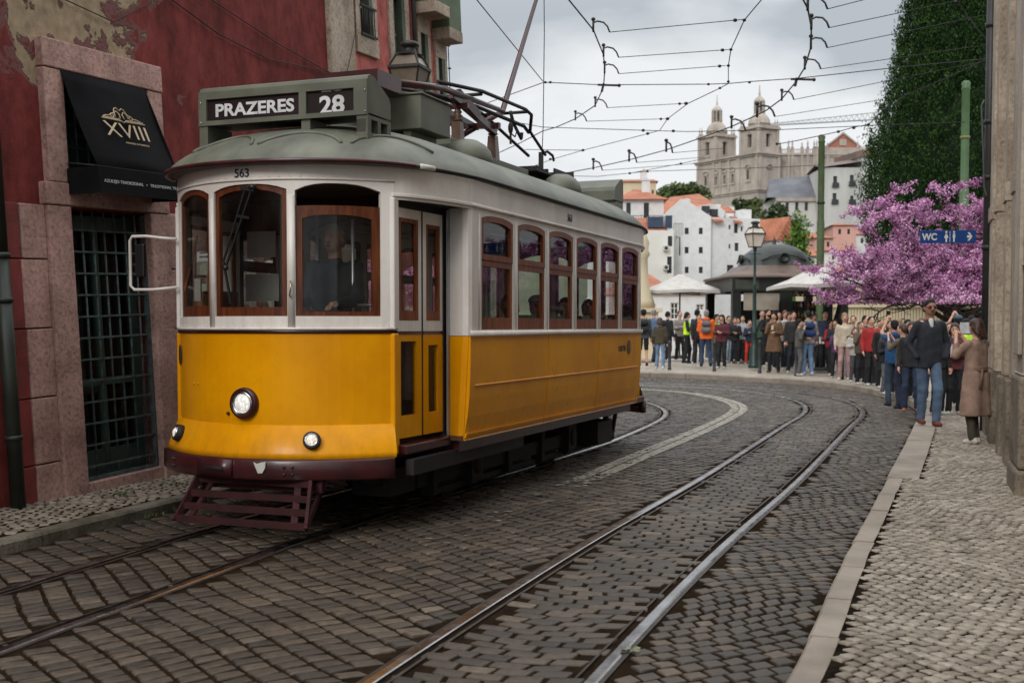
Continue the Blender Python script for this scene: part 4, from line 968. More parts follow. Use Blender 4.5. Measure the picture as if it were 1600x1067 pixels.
# --- inside
mb = MB(); mb.box(-1.2, 1.2, -.02, LS+.02, .70, .74); [mb.prism([(-.92, a*(-.02)+b, .72), (.92, a*(-.02)+b, .72), (.92, a*(-.80)+b, .72), (.6, a*(-1.08)+b, .72), (-.6, a*(-1.08)+b, .72), (-.92, a*(-.80)+b, .72)], (0, 0, 0), (0, 0, .025)) for a, b in ((1, 0), (-1, LS))]; mb.obj('floor', BROWNI, TR)
mb = MB(); mb.box(-1.2, 1.2, 0, LS, 2.78, 2.80); [mb.prism([(-.92, b, 2.78), (.92, b, 2.78), (.92, a*(-.80)+b, 2.78), (.6, a*(-1.08)+b, 2.78), (-.6, a*(-1.08)+b, 2.78), (-.92, a*(-.80)+b, 2.78)], (0, 0, 0), (0, 0, .02)) for a, b in ((1, 0), (-1, LS))]
for y in np.arange(.6, 5.3, .86): mb.box(-1.2, 1.2, y, y+.05, 2.74, 2.78)
mb.obj('ceiling', CREAMI, TR)
for yb in (.11, LS-.14):
    B = line((-1.2, yb), (1.2, yb), (0, -1)); mb = MB()
    pwall(mb, B, 0, 2.4, .74, 2.78, [(.12, .72, 1.7, 2.40, 2.47), (.86, 1.54, .76, 2.48, 2.56), (1.68, 2.28, 1.7, 2.40, 2.47)], th=.03, seg=1, sm=False); bh = mb.obj('bulkhead', BROWNI, TR)
for nb in ((-.95, -.65, 2.27, 2.50), (-.97, -.62, 1.88, 2.12), (.42, .50, 2.2, 2.4)): MB().box(nb[0], nb[1], .062, .070, nb[2], nb[3]).obj('notice', PAPER, TR)
MB().box(-.78, -.72, -.95, -.93, 1.86, 2.04).obj('notice', PAPER, TR); MB().box(-.86, -.74, -.84, -.82, 1.74, 1.92).obj('notice', cloth((.45, .22, .10)), TR)
for y in (.75, 1.6, 2.5, 3.35, 4.2, 4.9):
    for sg in (1, -1):
        s = empty('seat', (0, 0, 0)); s.parent = TR
        mb = MB(); mb.box(*sorted((.32*sg, 1.14*sg)), y-.02, y+.40, 1.10, 1.18); mb.obj('cushion', LEATHER, s, bevel=.02)
        mb = MB(); mb.box(*sorted((.32*sg, 1.14*sg)), y+.38, y+.45, 1.12, 1.72); mb.obj('backrest', LEATHER, s, bevel=.02)
        mb = MB(); mb.box(*sorted((.4*sg, 1.1*sg)), y+.05, y+.3, .745, 1.10); mb.obj('pedestal', BROWNI, s)
mb = MB()
for sg in (1, -1): mb.tube([(.55*sg, .2, 2.6), (.55*sg, 5.2, 2.6)], .014, 6)
mb.tube([(.18, -.62, .75), (.18, -.62, 2.6)], .016, 8); mb.tube([(.55, -.70, 1.15), (.55, -.70, 2.5)], .014, 8); mb.tube([(.55, -.74, 1.82), (.92, -.66, 1.82)], .014, 8)
mb.obj('grab_pole', ALU, TR)
mb = MB(); mb.box(-.20, .36, -1.20, -.98, .75, 1.62); mb.lathe([(.16, 1.62), (.16, 1.68), (.05, 1.70)], 20, c=(.16, -1.05, 0)); mb.beam((.16, -1.05, 1.70), (.30, -1.12, 1.72), .03, .03); mb.tube([(.38, -1.0, 1.62), (.38, -1.0, 1.80)], .014)
mb.box(-.86, -.55, -.95, -.80, .75, 1.72); mb.obj('controller', BLACKP, TR, bevel=.01)
mb = MB(); mb.box(-.93, -.80, -.62, -.3, 1.72, 1.95); mb.tube([(-.78, -.9, 2.4), (-.84, -.92, 2.1)], .006); mb.beam((-.83, -.92, 2.14), (-.88, -.94, 1.94), .05, .02); mb.obj('cab_fitting', WOOD, TR)
# ------------------------------------------------------------------ facades
class Fac:
    """local frame of a facade: x along it (left to right as seen), y into the building, z up"""
    def __init__(s, origin, az, rise=0.0, lean=0.0):
        x = Vector((math.sin(az), math.cos(az), rise)).normalized(); y = Vector((-x.y, x.x, 0)).normalized()
        z = x.cross(y); z = (z + y*lean).normalized(); y = z.cross(x).normalized()
        s.M = Matrix((x, y, z)).transposed().to_4x4(); s.M.translation = Vector(origin); s.I = s.M.inverted()
    def empty(s, name, label, cat, group=None):
        o = empty(name, label=label, cat=cat, group=group); o.matrix_world = s.M; return o
    def hit(s, u, v, y=0.0):
        o = s.I @ CAMP; d = (s.I.to_3x3() @ ray(u, v)); t = (y-o.y)/d.y; p = o+d*t; return p.x, p.z
def wall_holes(mb, x0, x1, z0, z1, holes, depth=.15, mi=0, y=0.0, back=None):
    xs = sorted({x0, x1} | {h[0] for h in holes} | {h[1] for h in holes}); zs = sorted({z0, z1} | {h[2] for h in holes} | {h[3] for h in holes})
    xs = [x for x in xs if x0 <= x <= x1]; zs = [z for z in zs if z0 <= z <= z1]
    for a, b in zip(xs[:-1], xs[1:]):
        for c, d in zip(zs[:-1], zs[1:]):
            mx_, mz = (a+b)/2, (c+d)/2
            if any(h[0] < mx_ < h[1] and h[2] < mz < h[3] for h in holes): continue
            mb.add([(a, y, c), (b, y, c), (b, y, d), (a, y, d)], [(0, 1, 2, 3)], mi)
    for h in holes:
        a, b, c, d = max(h[0], x0), min(h[1], x1), max(h[2], z0), min(h[3], z1)
        for p, q in (((a, c), (b, c)), ((b, c), (b, d)), ((b, d), (a, d)), ((a, d), (a, c))):
            mb.add([(p[0], y, p[1]), (q[0], y, q[1]), (q[0], y+depth, q[1]), (p[0], y+depth, p[1])], [(0, 1, 2, 3)], mi)
def block(mb, x0, x1, y1, z0, z1, mi=0, y0=0.0):
    """sides and back of a wall box whose front is made by wall_holes"""
    mb.add([(x0, y0, z0), (x0, y1, z0), (x0, y1, z1), (x0, y0, z1)], [(0, 1, 2, 3)], mi); mb.add([(x1, y0, z0), (x1, y1, z0), (x1, y1, z1), (x1, y0, z1)], [(0, 1, 2, 3)], mi)
    mb.add([(x0, y1, z0), (x1, y1, z0), (x1, y1, z1), (x0, y1, z1)], [(0, 1, 2, 3)], mi); mb.add([(x0, y0, z1), (x1, y0, z1), (x1, y1, z1), (x0, y1, z1)], [(0, 1, 2, 3)], mi)
def window(parent, x0, x1, z0, z1, y, fm, fw=.06, bars=(1, 1), pm=None, sill=None, th=.05, side=None):
    """sash frame with glazing bars in front of a pane; side: list of transforms for side walls"""
    mb = MB(); mb.box(x0, x0+fw, y-th, y, z0, z1); mb.box(x1-fw, x1, y-th, y, z0, z1); mb.box(x0+fw, x1-fw, y-th, y, z0, z0+fw); mb.box(x0+fw, x1-fw, y-th, y, z1-fw, z1)
    for k in range(1, bars[0]+1): x = x0+(x1-x0)*k/(bars[0]+1); mb.box(x-fw*.4, x+fw*.4, y-th*.8, y-th*.1, z0+fw, z1-fw)
    for k in range(1, bars[1]+1): z = z0+(z1-z0)*k/(bars[1]+1); mb.box(x0+fw, x1-fw, y-th*.7, y-th*.2, z-fw*.3, z+fw*.3)
    w = mb.obj('window', fm, parent)
    mb = MB(); mb.add([(x0+fw*.5, y-th*.15, z0), (x1-fw*.5, y-th*.15, z0), (x1-fw*.5, y-th*.15, z1), (x0+fw*.5, y-th*.15, z1)], [(0, 1, 2, 3)]); mb.obj('pane', pm or PANE, w)
    return w
def stone_ring(mb, x0, x1, z0, z1, w, out, y=0.0, mi=0, bottom=True, top=True, wt=None):
    wt = wt or w
    mb.box(x0-w, x0, y-out, y+.02, z0, z1, mi); mb.box(x1, x1+w, y-out, y+.02, z0, z1, mi)
    if top: mb.box(x0-w, x1+w, y-out-.004, y+.02, z1, z1+wt, mi)
    if bottom: mb.box(x0-w, x1+w, y-out-.004, y+.02, z0-w, z0, mi)
# ------------------------------------------------------------------ old red building on the left
FL = Fac((-4.25, 9.9, .10), R(21), .035, .03)
RB = FL.empty('red_building', 'old building with flaking dark red plaster, rose stone door surround and iron grilles', 'building')
DOOR = (.93, 2.03, .09, 2.58); WIN = (.94, 2.10, 2.80, 3.80)
mb = MB(); wall_holes(mb, -15, 5.84, -.6, 8.2, [DOOR, WIN, (-4.2, -3.0, .1, 2.5)], depth=.30); block(mb, -15, 5.84, 7, -.6, 8.2)
mb.obj('wall', REDW, RB)
mb = MB()      # lower stone facing in courses, with a red painted strip at its edge
rg = random.Random(5)
zz = [-.5, .34, .92, 1.52, 2.12, 2.60]
for a, b in zip(zz[:-1], zz[1:]):
    mb.box(.33+rg.uniform(-.01, .01), .632, -.035-rg.uniform(0, .008), .02, a+.006, b-.006)
mb.obj('stone_facing', ROSEST, RB, bevel=.008)
mb = MB()
for a, b in zip(zz[:-1], zz[1:]): mb.box(.17, .322, -.030-rg.uniform(0, .006), .02, a+.006, b-.006)
mb.obj('stone_facing', M('red_painted_stone', (.24, .045, .04), (.14, .03, .026), scale=3, rough=.6, bump=.5, bscale=30), RB, bevel=.006, label='stone strip painted red')
mb = MB()
for a, b in zip([-.5, .5, 1.02, 1.45, 2.05], [.5, 1.02, 1.45, 2.05, 2.62]): mb.box(2.322, 2.66, -.03-rg.uniform(0, .008), .02, a+.006, b-.006)
for k in range(5): mb.box(2.67, 5.83, -.03-rg.uniform(0, .004), .02, -.5+k*.62, .11+k*.62)
mb.obj('stone_facing', ROSEST, RB, bevel=.008)
mb = MB(); mb.box(.635, .93, -.075, .30, -.5, 2.595); mb.box(2.03, 2.315, -.075, .30, -.5, 2.595); mb.box(.93, 2.03, -.05, .30, -.4, .09)
mb.obj('door_surround', ROSEST, RB, bevel=.012)
mb = MB(); mb.box(.62, 2.33, -.085, .30, 2.60, 2.80); mb.box(.69, .94, -.07, .30, 2.805, 3.80); mb.box(2.10, 2.33, -.07, .30, 2.805, 3.80); mb.box(.685, 2.335, -.08, .30, 3.805, 4.06)
mb.obj('window_surround', ROSEST, RB, bevel=.012)
mb = MB()
for x in np.arange(1.02, 2.0, .148): mb.tube([(x, .03, .10), (x, .03, 2.57)], .011, 6)
for i, z in enumerate(np.arange(.22, 2.5, .198)): mb.box(.93, 2.03, .012, .024, z-.009, z+.009)
mb.box(.93, 2.03, .0, .05, .09, .125); mb.box(.93, .955, .0, .05, .1, 2.57); mb.box(2.005, 2.03, .0, .05, .1, 2.57)
mb.obj('door_grille', M('grille_green', (.07, .125, .12), (.06, .05, .042), scale=14, rough=.6, bump=.3), RB)
mb = MB()
for x in np.arange(1.02, 2.08, .15): mb.tube([(x, .03, 2.80), (x, .03, 3.80)], .011, 6)
for z in np.arange(2.95, 3.75, .2): mb.box(.94, 2.10, .012, .024, z-.009, z+.009)
mb.obj('window_grille', GREENP, RB)
mb = MB(); mb.box(.93, 1.02, .16, .20, .10, 2.55); mb.box(1.93, 2.03, .16, .20, .10, 2.55); mb.box(1.44, 1.52, .16, .20, .1, 2.55); mb.box(1.02, 1.93, .16, .20, 2.42, 2.55); mb.box(1.02, 1.93, .16, .20, .10, .34); mb.box(1.02, 1.93, .16, .2, .95, 1.02)
dr = mb.obj('door', M('door_green', (.05, .085, .07), (.035, .06, .05), rough=.4), RB)
mb = MB(); mb.add([(1.02, .185, .1), (1.93, .185, .1), (1.93, .185, 2.5), (1.02, .185, 2.5)], [(0, 1, 2, 3)]); mb.obj('pane', GLASS, dr)
mb = MB(); mb.box(.9, 2.1, .9, .95, -.1, 2.7); mb.box(.9, 2.1, .3, .9, .02, .06); mb.box(1.0, 1.9, .5, .8, .85, .92); mb.box(1.1, 1.7, .55, .75, .92, 1.10)
mb.obj('interior', M('shop_interior', (.11, .17, .145), (.07, .11, .095), scale=2), RB)
window(RB, .94, 2.10, 2.80, 3.80, .25, GREENP, bars=(2, 1))
window(RB, -4.2, -3.0, .1, 2.5, .25, GREENP, bars=(1, 3))
# awning
mb = MB(); A = [(.90, -.075, 3.80), (2.07, -.075, 3.80), (2.05, -.42, 2.93), (.90, -.42, 2.93)]
n = 8; V = []
for k in range(n+1):
    f = k/n; z = 3.80-.87*f; y = -.075-.345*f+.02*math.sin(f*math.pi); V += [(.90, y, z), (2.06, y, z)]
mb.add(V, [(2*k, 2*k+1, 2*k+3, 2*k+2) for k in range(n)], 0, True)
mb.add([(.90, -.42, 2.93), (2.06, -.42, 2.93), (2.06, -.425, 2.69), (.90, -.425, 2.69)], [(0, 1, 2, 3)]); mb.add([(2.06, -.42, 2.93), (2.06, -.075, 2.93), (2.06, -.075, 2.70), (2.06, -.425, 2.69)], [(0, 1, 2, 3)])
mb.add([(.90, -.42, 2.93), (.90, -.075, 2.93), (.90, -.075, 2.70), (.90, -.425, 2.69)], [(0, 1, 2, 3)]); mb.add([(2.06, -.42, 2.93), (2.06, -.075, 3.80), (2.06, -.075, 2.93)], [(0, 1, 2)])
aw = mb.obj('awning', CANVAS, RB); md = aw.modifiers.new('t', 'SOLIDIFY'); md.thickness = .006
mb = MB(); mb.tube([(.92, -.08, 2.98), (.92, -.41, 2.93)], .01); mb.tube([(2.03, -.08, 2.98), (2.03, -.41, 2.93)], .01); mb.tube([(.9, -.41, 2.925), (2.06, -.41, 2.925)], .012); mb.obj('awning_frame', DARKI, aw)
sl = Vector((0, -.345, -.87)).normalized(); up = -sl; nrm = Vector((1, 0, 0)).cross(up)
def on_aw(x, f): return Vector((x, -.075-.345*f, 3.80-.87*f))+nrm*(.026+.0)
lettering('awning_letters', 'XVIII', GOLDL, aw, on_aw(1.47, .58), (1, 0, 0), up, width=.60, height=.145, bold=-.005, depth=.001)
lettering('awning_letters', 'AZULEJO & FAIANÇA', GOLDL, aw, on_aw(1.56, .715), (1, 0, 0), up, width=.34, height=.022, depth=.001)
lettering('valance_letters', 'AZULEJO TRADICIONAL   •   TRADITIONAL TILES', LETW, aw, (1.50, -.430, 2.80), (1, 0, 0), (0, 0, 1), width=1.08, height=.036, depth=.001)
mb = MB()
def crv(pts, r=.006): mb.tube([on_aw(x, f)+nrm*.002 for x, f in pts], r, 5)
crv([(1.18, .47), (1.44, .475)]); crv([(1.50, .475), (1.78, .47)]); crv([(1.20, .455), (1.42, .46), (1.47, .49), (1.52, .46), (1.76, .455)])
for s_ in (-1, 1):
    crv([(1.47+s_*x, f) for x, f in ((.0, .36), (.04, .33), (.07, .345), (.09, .39), (.14, .41), (.17, .43), (.22, .435), (.26, .45))]); crv([(1.47+s_*x, f) for x, f in ((.03, .45), (.02, .40), (.05, .37), (.085, .39), (.09, .44))])
    crv([(1.47+s_*(.13+.022*math.cos(a)), .425+.022*math.sin(a)) for a in np.linspace(0, 5.5, 9)], .005)
mb.obj('awning_emblem', GOLDL, aw)
# drain pipe and loose cables on the red wall
mb = MB(); mb.tube([(.02, -.11, -.02), (.02, -.11, 2.16)], .062, 14); mb.tube([(.05, -.10, 2.14), (.05, -.10, 8.1)], .045, 12)
for z in (.60, 1.75, 2.12, 4.2): mb.tube([(.02, -.11, z), (.02, -.11, z+.04)], .075, 14)
mb.obj('drainpipe', M('pipe_green_black', (.028, .035, .026), (.018, .020, .016), scale=3, rough=.45), RB)
mb = MB(); mb.tube([(-.5, -.03, 4.35), (.9, -.03, 4.47), (1.7, -.04, 4.38), (2.4, -.03, 4.75)], .006, 5); mb.tube([(2.2, -.03, 4.9), (3.4, -.04, 4.6), (4.4, -.03, 4.5), (5.8, -.04, 4.58)], .007, 5)
mb.tube([(2.0, -.03, 5.1), (3.0, -.03, 5.0), (4.6, -.04, 4.72), (6.4, -.03, 4.5)], .006, 5); mb.tube([(5.9, -.09, 4.3), (6.2, -.1, 4.7), (6.45, -.1, 5.2), (6.5, -.1, 6.5)], .005, 5); mb.obj('wall_cable', WIREM, RB)
mb = MB(); mb.beam((.95, -.11, .145), (1.0, -.11, .15), .01, .01)

# ------------------------------------------------------------------ pink building next to it
PB = FL.empty('pink_building', 'pink plastered house with tall stone-framed windows and green balconies past the red wall', 'building')
PW = [(6.74, 7.10, 5.22, 7.4), (7.74, 8.12, 3.2, 6.05), (8.62, 8.88, 3.2, 5.62), (9.22, 9.47, 3.2, 5.36)]
mb = MB(); wall_holes(mb, 6.53, 9.62, -.6, 9, PW+[(8.55, 8.95, 6.1, 8.2), (9.2, 9.5, 5.9, 8.0)], depth=.22); block(mb, 6.53, 9.62, 8, -.6, 9); mb.obj('wall', PINKW, PB)
mb = MB(); mb.box(5.845, 6.20, -.07, .3, -.5, 9); mb.box(6.20, 6.525, -.05, .3, -.5, 9); mb.obj('quoin', BUFFST, PB, bevel=.01)
mb = MB()
for (a, b, c, d) in PW:
    w = .13 if b-a > .3 else .09; mb.box(a-w, a, -.035, .05, c, d); mb.box(b, b+w, -.035, .05, c, d); mb.box(a-w, b+w, -.04, .05, d, d+.25)
    if a < 7: mb.box(a-w, b+w, -.045, .05, c-.24, c)
mb.obj('window_surround', BUFFST, PB, bevel=.008)
for i, (a, b, c, d) in enumerate(PW):
    window(PB, a, b, c, d, .12, WHITEP, fw=.035, bars=(1, 4))
    mb = MB(); mb.box(a-.0, a+.05, -.02, .06, c, d) if i else None
    mb.box(b-.10, b-.02, -.03, .07, c, d); mb.box(a, b, .02, .07, d-.08, d); mb.obj('shutter', M('shutter_green', (.055, .07, .045), rough=.5), PB)
mb = MB(); a, b, c, d = PW[0]
for z in (c+.02, c+.40): mb.beam((a-.03, -.06, z), (b+.05, -.06, z), .02, .03)
for x in np.arange(a, b+.03, .05): mb.tube([(x, -.06, c+.02), (x+.02*math.sin(x*90), -.06, c+.2), (x, -.06, c+.40)], .007, 5)
mb.obj('window_guard', DARKI, PB)
BALM = M('balcony_green', (.085, .12, .06), (.06, .085, .04), rough=.6)
for (a, b, z, p) in ((8.47, 9.0, 5.86, .36), (9.10, 9.60, 5.60, .30)):
    mb = MB(); mb.box(a, b, -p, .0, z, z+.17); sb = mb.obj('balcony', BUFFST, PB, bevel=.01)
    mb = MB(); mb.box(a+.02, b-.02, -p+.01, -p+.03, z+.17, z+1.1); mb.box(b-.03, b-.01, -p+.03, 0, z+.17, z+1.1); mb.box(a+.01, a+.03, -p+.03, 0, z+.17, z+1.1); mb.obj('balcony_panel', BALM, sb)
mb = MB(); mb.tube([(8.36, -.06, 3.0), (8.36, -.06, 8.9)], .035, 8); mb.obj('drainpipe', DARKI, PB)
mb = MB(); mb.tube([(9.63, -.03, 2.5), (9.63, -.03, 8.9)], .008, 5)
for z in np.arange(4.2, 7, .35): mb.box(9.62, 9.67, -.05, -.01, z, z+.02)
mb.obj('cable', DARKI, PB)

# wall lantern in front of the pink house
wlp = at(640, 152, 14.6); WL = empty('wall_lantern', wlp, R(69-90+4), 'four-sided iron wall lantern with brown glass hanging before the pink house', 'lantern')
def lantern(parent, s=1.0, iron=LAMPIR, gm=LAMPG):
    mb = MB()
    pr = [(.13, 0), (.215, .34)]
    def ring(r, z, t): 
        c = [(r, r), (-r, r), (-r, -r), (r, -r)]
        for i in range(4): a = c[i]; b = c[(i+1) % 4]; mb.beam((a[0]*s, a[1]*s, z*s), (b[0]*s, b[1]*s, z*s), t*s, t*s)
    ring(.115, 0, .022); ring(.195, .34, .034); ring(.125, .50, .026)
    for sx in (-1, 1):
        for sy in (-1, 1): mb.beam((.115*sx*s, .115*sy*s, 0), (.195*sx*s, .195*sy*s, .34*s), .018*s, .018*s); mb.beam((.195*sx*s, .195*sy*s, .34*s), (.125*sx*s, .125*sy*s, .50*s), .018*s, .018*s)
    mb.lathe([(.17*s, .50*s), (.10*s, .52*s), (.07*s, .58*s), (.08*s, .60*s), (.125*s, .615*s), (.10*s, .66*s), (.03*s, .68*s)], 16); mb.lathe([(.03*s, -.08*s), (.06*s, -.02*s), (.12*s, 0)], 12)
    a = mb.obj('lantern_frame', iron, parent)
    mb = MB(); q = lambda r, z: [(r*s, r*s, z*s), (-r*s, r*s, z*s), (-r*s, -r*s, z*s), (r*s, -r*s, z*s)]
    V = q(.108, .01)+q(.188, .33)+q(.188, .35)+q(.12, .49); F = [(i, (i+1) % 4, 4+(i+1) % 4, 4+i) for i in range(4)]+[(8+i, 8+(i+1) % 4, 12+(i+1) % 4, 12+i) for i in range(4)]
    mb.add(V, F); mb.obj('lantern_glass', gm, parent)
lantern(WL, 1.0)
wq = (FL.M.inverted() @ wlp).y; print('lantern to wall', wq)
mb = MB(); mb.tube([(0, 0, -.06), (wq*.2, 0, -.22), (wq*.6, 0, -.28), (wq*1.05, 0, -.2)], .014, 6); mb.tube([(wq*.2, 0, -.2), (wq*.5, 0, -.05), (wq*1.05, 0, .08)], .01, 6); mb.obj('bracket', LAMPIR, WL)

# ------------------------------------------------------------------ stone building at the right edge
FR = Fac((4.37, 9.55, .10), R(198.6))
SB = FR.empty('stone_building', 'weathered buff stone facade with pilasters close at the right edge', 'building')
mb = MB(); wall_holes(mb, -7.0, -.75, -.6, 8.4, [(-5.2, -4.3, .1, 2.9), (-2.9, -2.1, .1, 3.1), (-5.2, -4.3, 3.9, 7), (-2.9, -2.1, 4.2, 7.2)], depth=.25); block(mb, -7.0, -.75, 6, -.6, 8.4)
mb.obj('wall', PALEST, SB)
mb = MB(); mb.box(-.75, 11, .75, 6, -.6, 8.4); mb.obj('wall', PALEST, SB, label='recessed plain part of the stone wall')
mb = MB(); mb.box(-1.55, -.78, -.16, .0, 1.12, 8.4); mb.box(-.78, -.70, -.05, .7, 1.12, 8.4); mb.box(-1.42, -.90, -.20, -.16, 1.3, 8.4)
for z in (1.12, 2.08, 2.9): mb.box(-1.58, -.765, -.175, 0, z, z+.02)
mb.obj('pilaster', PALEST, SB, bevel=.015)
mb = MB(); mb.box(-1.60, -.72, -.20, .7, .30, 1.115); mb.box(-1.62, -.70, -.22, .7, -.5, .295); mb.obj('plinth', GRAFST, SB, bevel=.03)
for (a, b, o) in ((-3.30, -2.95, .09), (-2.05, -1.75, .06), (-5.55, -5.22, .12), (-4.28, -3.9, .10), (-6.95, -6.3, .10)):
    mb = MB(); mb.box(a, b, -o, 0, 1.0, 8.4); mb.box(a-.02, b+.02, -o-.02, 0, 2.95, 3.15); mb.obj('pilaster', PALEST if o < .1 else BUFFST, SB, bevel=.012)
    mb = MB(); mb.box(a-.03, b+.03, -o-.05, 0, -.5, .995); mb.obj('plinth', GRAFST, SB, bevel=.02)
for (a, b, c, d) in ((-5.2, -4.3, .1, 2.9), (-2.9, -2.1, .1, 3.1), (-5.2, -4.3, 3.9, 7), (-2.9, -2.1, 4.2, 7.2)): window(SB, a, b, c, d, .2, WHITEP, fw=.07, bars=(1, 3))
mb = MB(); mb.tube([(-7.02, -.12, .0), (-7.02, -.12, 8.3)], .062, 12)
for z in (1.2, 2.6, 3.55, 4.3, 5.6): mb.tube([(-7.02, -.12, z), (-7.02, -.12, z+.06)], .078, 12)
mb.tube([(-6.9, -.20, 4.6), (-6.7, -.24, 4.5), (-6.6, -.22, 4.0), (-6.5, -.2, 3.4), (-6.3, -.18, 3.25)], .014, 6); mb.obj('drainpipe', M('drain_dark', (.03, .03, .031), (.018, .018, .018), scale=4, rough=.5), SB)

# ------------------------------------------------------------------ street furniture
for (u, v, vt, lb) in ((1046, 578, 532, 'iron bollard nearest the tram, beside the woman in jeans'), (1116, 580, 532, 'iron bollard before the man in the orange jacket'), (1187, 583, 531, 'iron bollard beside the green lamp post'), (1244, 587, 533, 'iron bollard by the blue backpack'),
                       (1315.5, 593, 535, 'iron bollard before the child in the pink top'), (1364, 600.5, 538, 'last iron bollard on the right, before the striped child')):
    P = ground(u, v, .12); h = (v-vt)/FPX*P.y
    e = empty('bollard', P, 0, lb, 'bollard', 'iron bollards along the far kerb')
    mb = MB(); mb.lathe([(.055, 0), (.055, .05), (.045, .07), (.042, h-.09), (.048, h-.08), (.05, h-.05), (.04, h-.015), (.01, h)], 14); mb.obj('post', BOLL, e)
    mb = MB(); mb.lathe([(.056, h*.86), (.058, h*.88), (.056, h*.90)], 14); mb.obj('band', DARKI, e)
P = ground(1178, 575, .12)
LP = empty('lamp_post', P, R(20), 'green iron lamp post with a square lantern before the kiosk', 'street lamp')
mb = MB(); hp = 3.95; mb.lathe([(.17, 0), (.17, .08), (.14, .12), (.13, .55), (.10, .62), (.075, .75), (.07, 1.0), (.085, 1.03), (.06, 1.08), (.05, 2.4), (.06, 2.43), (.04, 2.48), (.035, hp-.55), (.06, hp-.52), (.03, hp-.46)], 16)
mb.tube([(-.2, 0, hp-.62), (.2, 0, hp-.62)], .012, 6); mb.obj('post', LAMPGR, LP)
le = empty('lantern', (0, 0, hp-.42)); le.parent = LP; lantern(le, 1.12, LAMPIR, M('lantern_pale', (.62, .56, .47), (.5, .45, .38), rough=.3))
for (u, vt, vb, Y, rr, lb, kx) in ((1284, 211, 470, 37, .115, 'tall green tram wire mast left of the blossom tree', 0), (1509.5, 127, 470, 35.5, .135, 'tall green tram wire mast against the cypress', 1)):
    a = at(u, vt, Y); b = Vector((a.x, Y, gz(Y)+.1)); e = empty('wire_mast', b, 0, lb, 'mast', 'green masts carrying the tram wires'); h = a.z-b.z
    mb = MB(); mb.lathe([(rr*1.15, 0), (rr*1.15, 1.0), (rr, 1.1), (rr, h*.62), (rr*.88, h*.63), (rr*.85, h-.25), (rr*1.02, h-.22), (rr*.8, h-.17), (rr*1.0, h-.06), (rr*.6, h)], 16); mb.obj('post', POLEG if kx else POLEG2, e)
    mb = MB(); z = h*(.80 if kx else .70); mb.lathe([(rr*1.05, z), (rr*1.08, z+.03), (rr*1.05, z+.07)], 16); mb.obj('band', M('mast_band', (.2, .16, .05), rough=.5) if kx else DARKI, e)
# WC sign
c = at(1481, 370, 17.5); SG = empty('toilet_sign', c, R(-6), 'blue WC sign with two figures and an arrow, below the drainpipe', 'sign')
w, h = 84/FPX*17.5, 20/FPX*17.5
mb = MB(); mb.box(-w/2, w/2, -.01, .01, -h/2, h/2); pl = mb.obj('plate', M('sign_blue', (.008, .045, .19), (.007, .038, .16), rough=.35), SG, bevel=.004)
lettering('letters', 'WC', PAPER, pl, (-w*.335, -.012, 0), (1, 0, 0), (0, 0, 1), width=w*.27, height=h*.55, bold=.03)
mb = MB()
for x, wide in ((-.025*w/.8, 1), (.085*w/.8, 0)):
    mb.ball((x, -.012, h*.34), h*.085, .004, h*.085); V = [(x-(.09 if not wide else .05)*h, -.013, h*.22), (x+(.09 if not wide else .05)*h, -.013, h*.22), (x+(.16 if wide else .09)*h, -.013, -h*.08), (x+.06*h, -.013, -h*.12), (x+.05*h, -.013, -h*.42), (x-.05*h, -.013, -h*.42), (x-.06*h, -.013, -h*.12), (x-(.16 if wide else .09)*h, -.013, -h*.08)]
    mb.add(V, [tuple(range(8))])
mb.box(w*.03, w*.038, -.0135, -.010, -h*.42, h*.42)
x = w*.39; mb.box(x-w*.05, x+.01, -.0135, -.010, -h*.09, h*.09); mb.add([(x-.005, -.0135, h*.32), (x+w*.045, -.0135, 0), (x-.005, -.0135, -h*.32), (x-.035, -.0135, -h*.32), (x+.01, -.0135, 0), (x-.035, -.0135, h*.32)], [(0, 1, 4, 5), (1, 2, 3, 4)])
mb.obj('pictograms', PAPER, pl)
mb = MB(); mb.beam((w/2, .0, -h*.2), (w/2+.35, .05, -h*.2), .02, .03); mb.beam((w/2, .0, h*.2), (w/2+.35, .05, h*.2), .02, .03); mb.obj('bracket', DARKI, SG)

# ------------------------------------------------------------------ kiosk
KY = 41.5; kc = at(1208, 560, KY); KZ = gz(40)+.11; KX = kc.x
KK = empty('kiosk', (KX, KY, KZ), R(4), 'dark green refreshment kiosk with a domed roof and brown copper eaves', 'kiosk')
KK.scale = (KY/37.5, KY/37.5, 1)
def kz(v, y=KY): return CAMH-(v-510.5)*y/FPX-KZ
mb = MB(); mb.lathe([(.02, kz(383)), (.35, kz(383.5)), (.62, kz(388)), (.88, kz(398)), (1.02, kz(410)), (1.10, kz(418)), (1.22, kz(421))], 40, sx=1.0, sy=1.0, power=3.2)
dm = mb.obj('dome', KROOF, KK)
mb = MB(); mb.lathe([(.12, kz(384)), (.05, kz(381)), (.07, kz(378)), (.03, kz(374)), (.01, kz(370))], 12); mb.obj('finial', KROOF, dm)
mb = MB()
for a in range(4): 
    q = Matrix.Rotation(a*math.pi/2, 4, 'Z'); mb.lathe([(.16, 0), (.17, .08), (.13, .10), (.11, .04)], 16, M=q @ Matrix.Translation((0, -1.02, kz(406))) @ Matrix.Rotation(math.pi/2, 4, 'X'))
    mb.tube([q @ Vector(p) for p in ((-.7, -1.0, kz(411)), (-.4, -1.02, kz(404)), (0, -1.0, kz(400)), (.4, -1.02, kz(404)), (.7, -1.0, kz(411)))], .025, 5)
mb.obj('dormer', KIOSKM, dm)
mb = MB(); mb.lathe([(1.20, kz(418)), (1.32, kz(424)), (1.55, kz(430)), (2.0, kz(435)), (2.02, kz(438)), (1.3, kz(438))], 40, power=5); mb.obj('eaves', KEAVE, KK)
mb = MB(); KW = 1.80
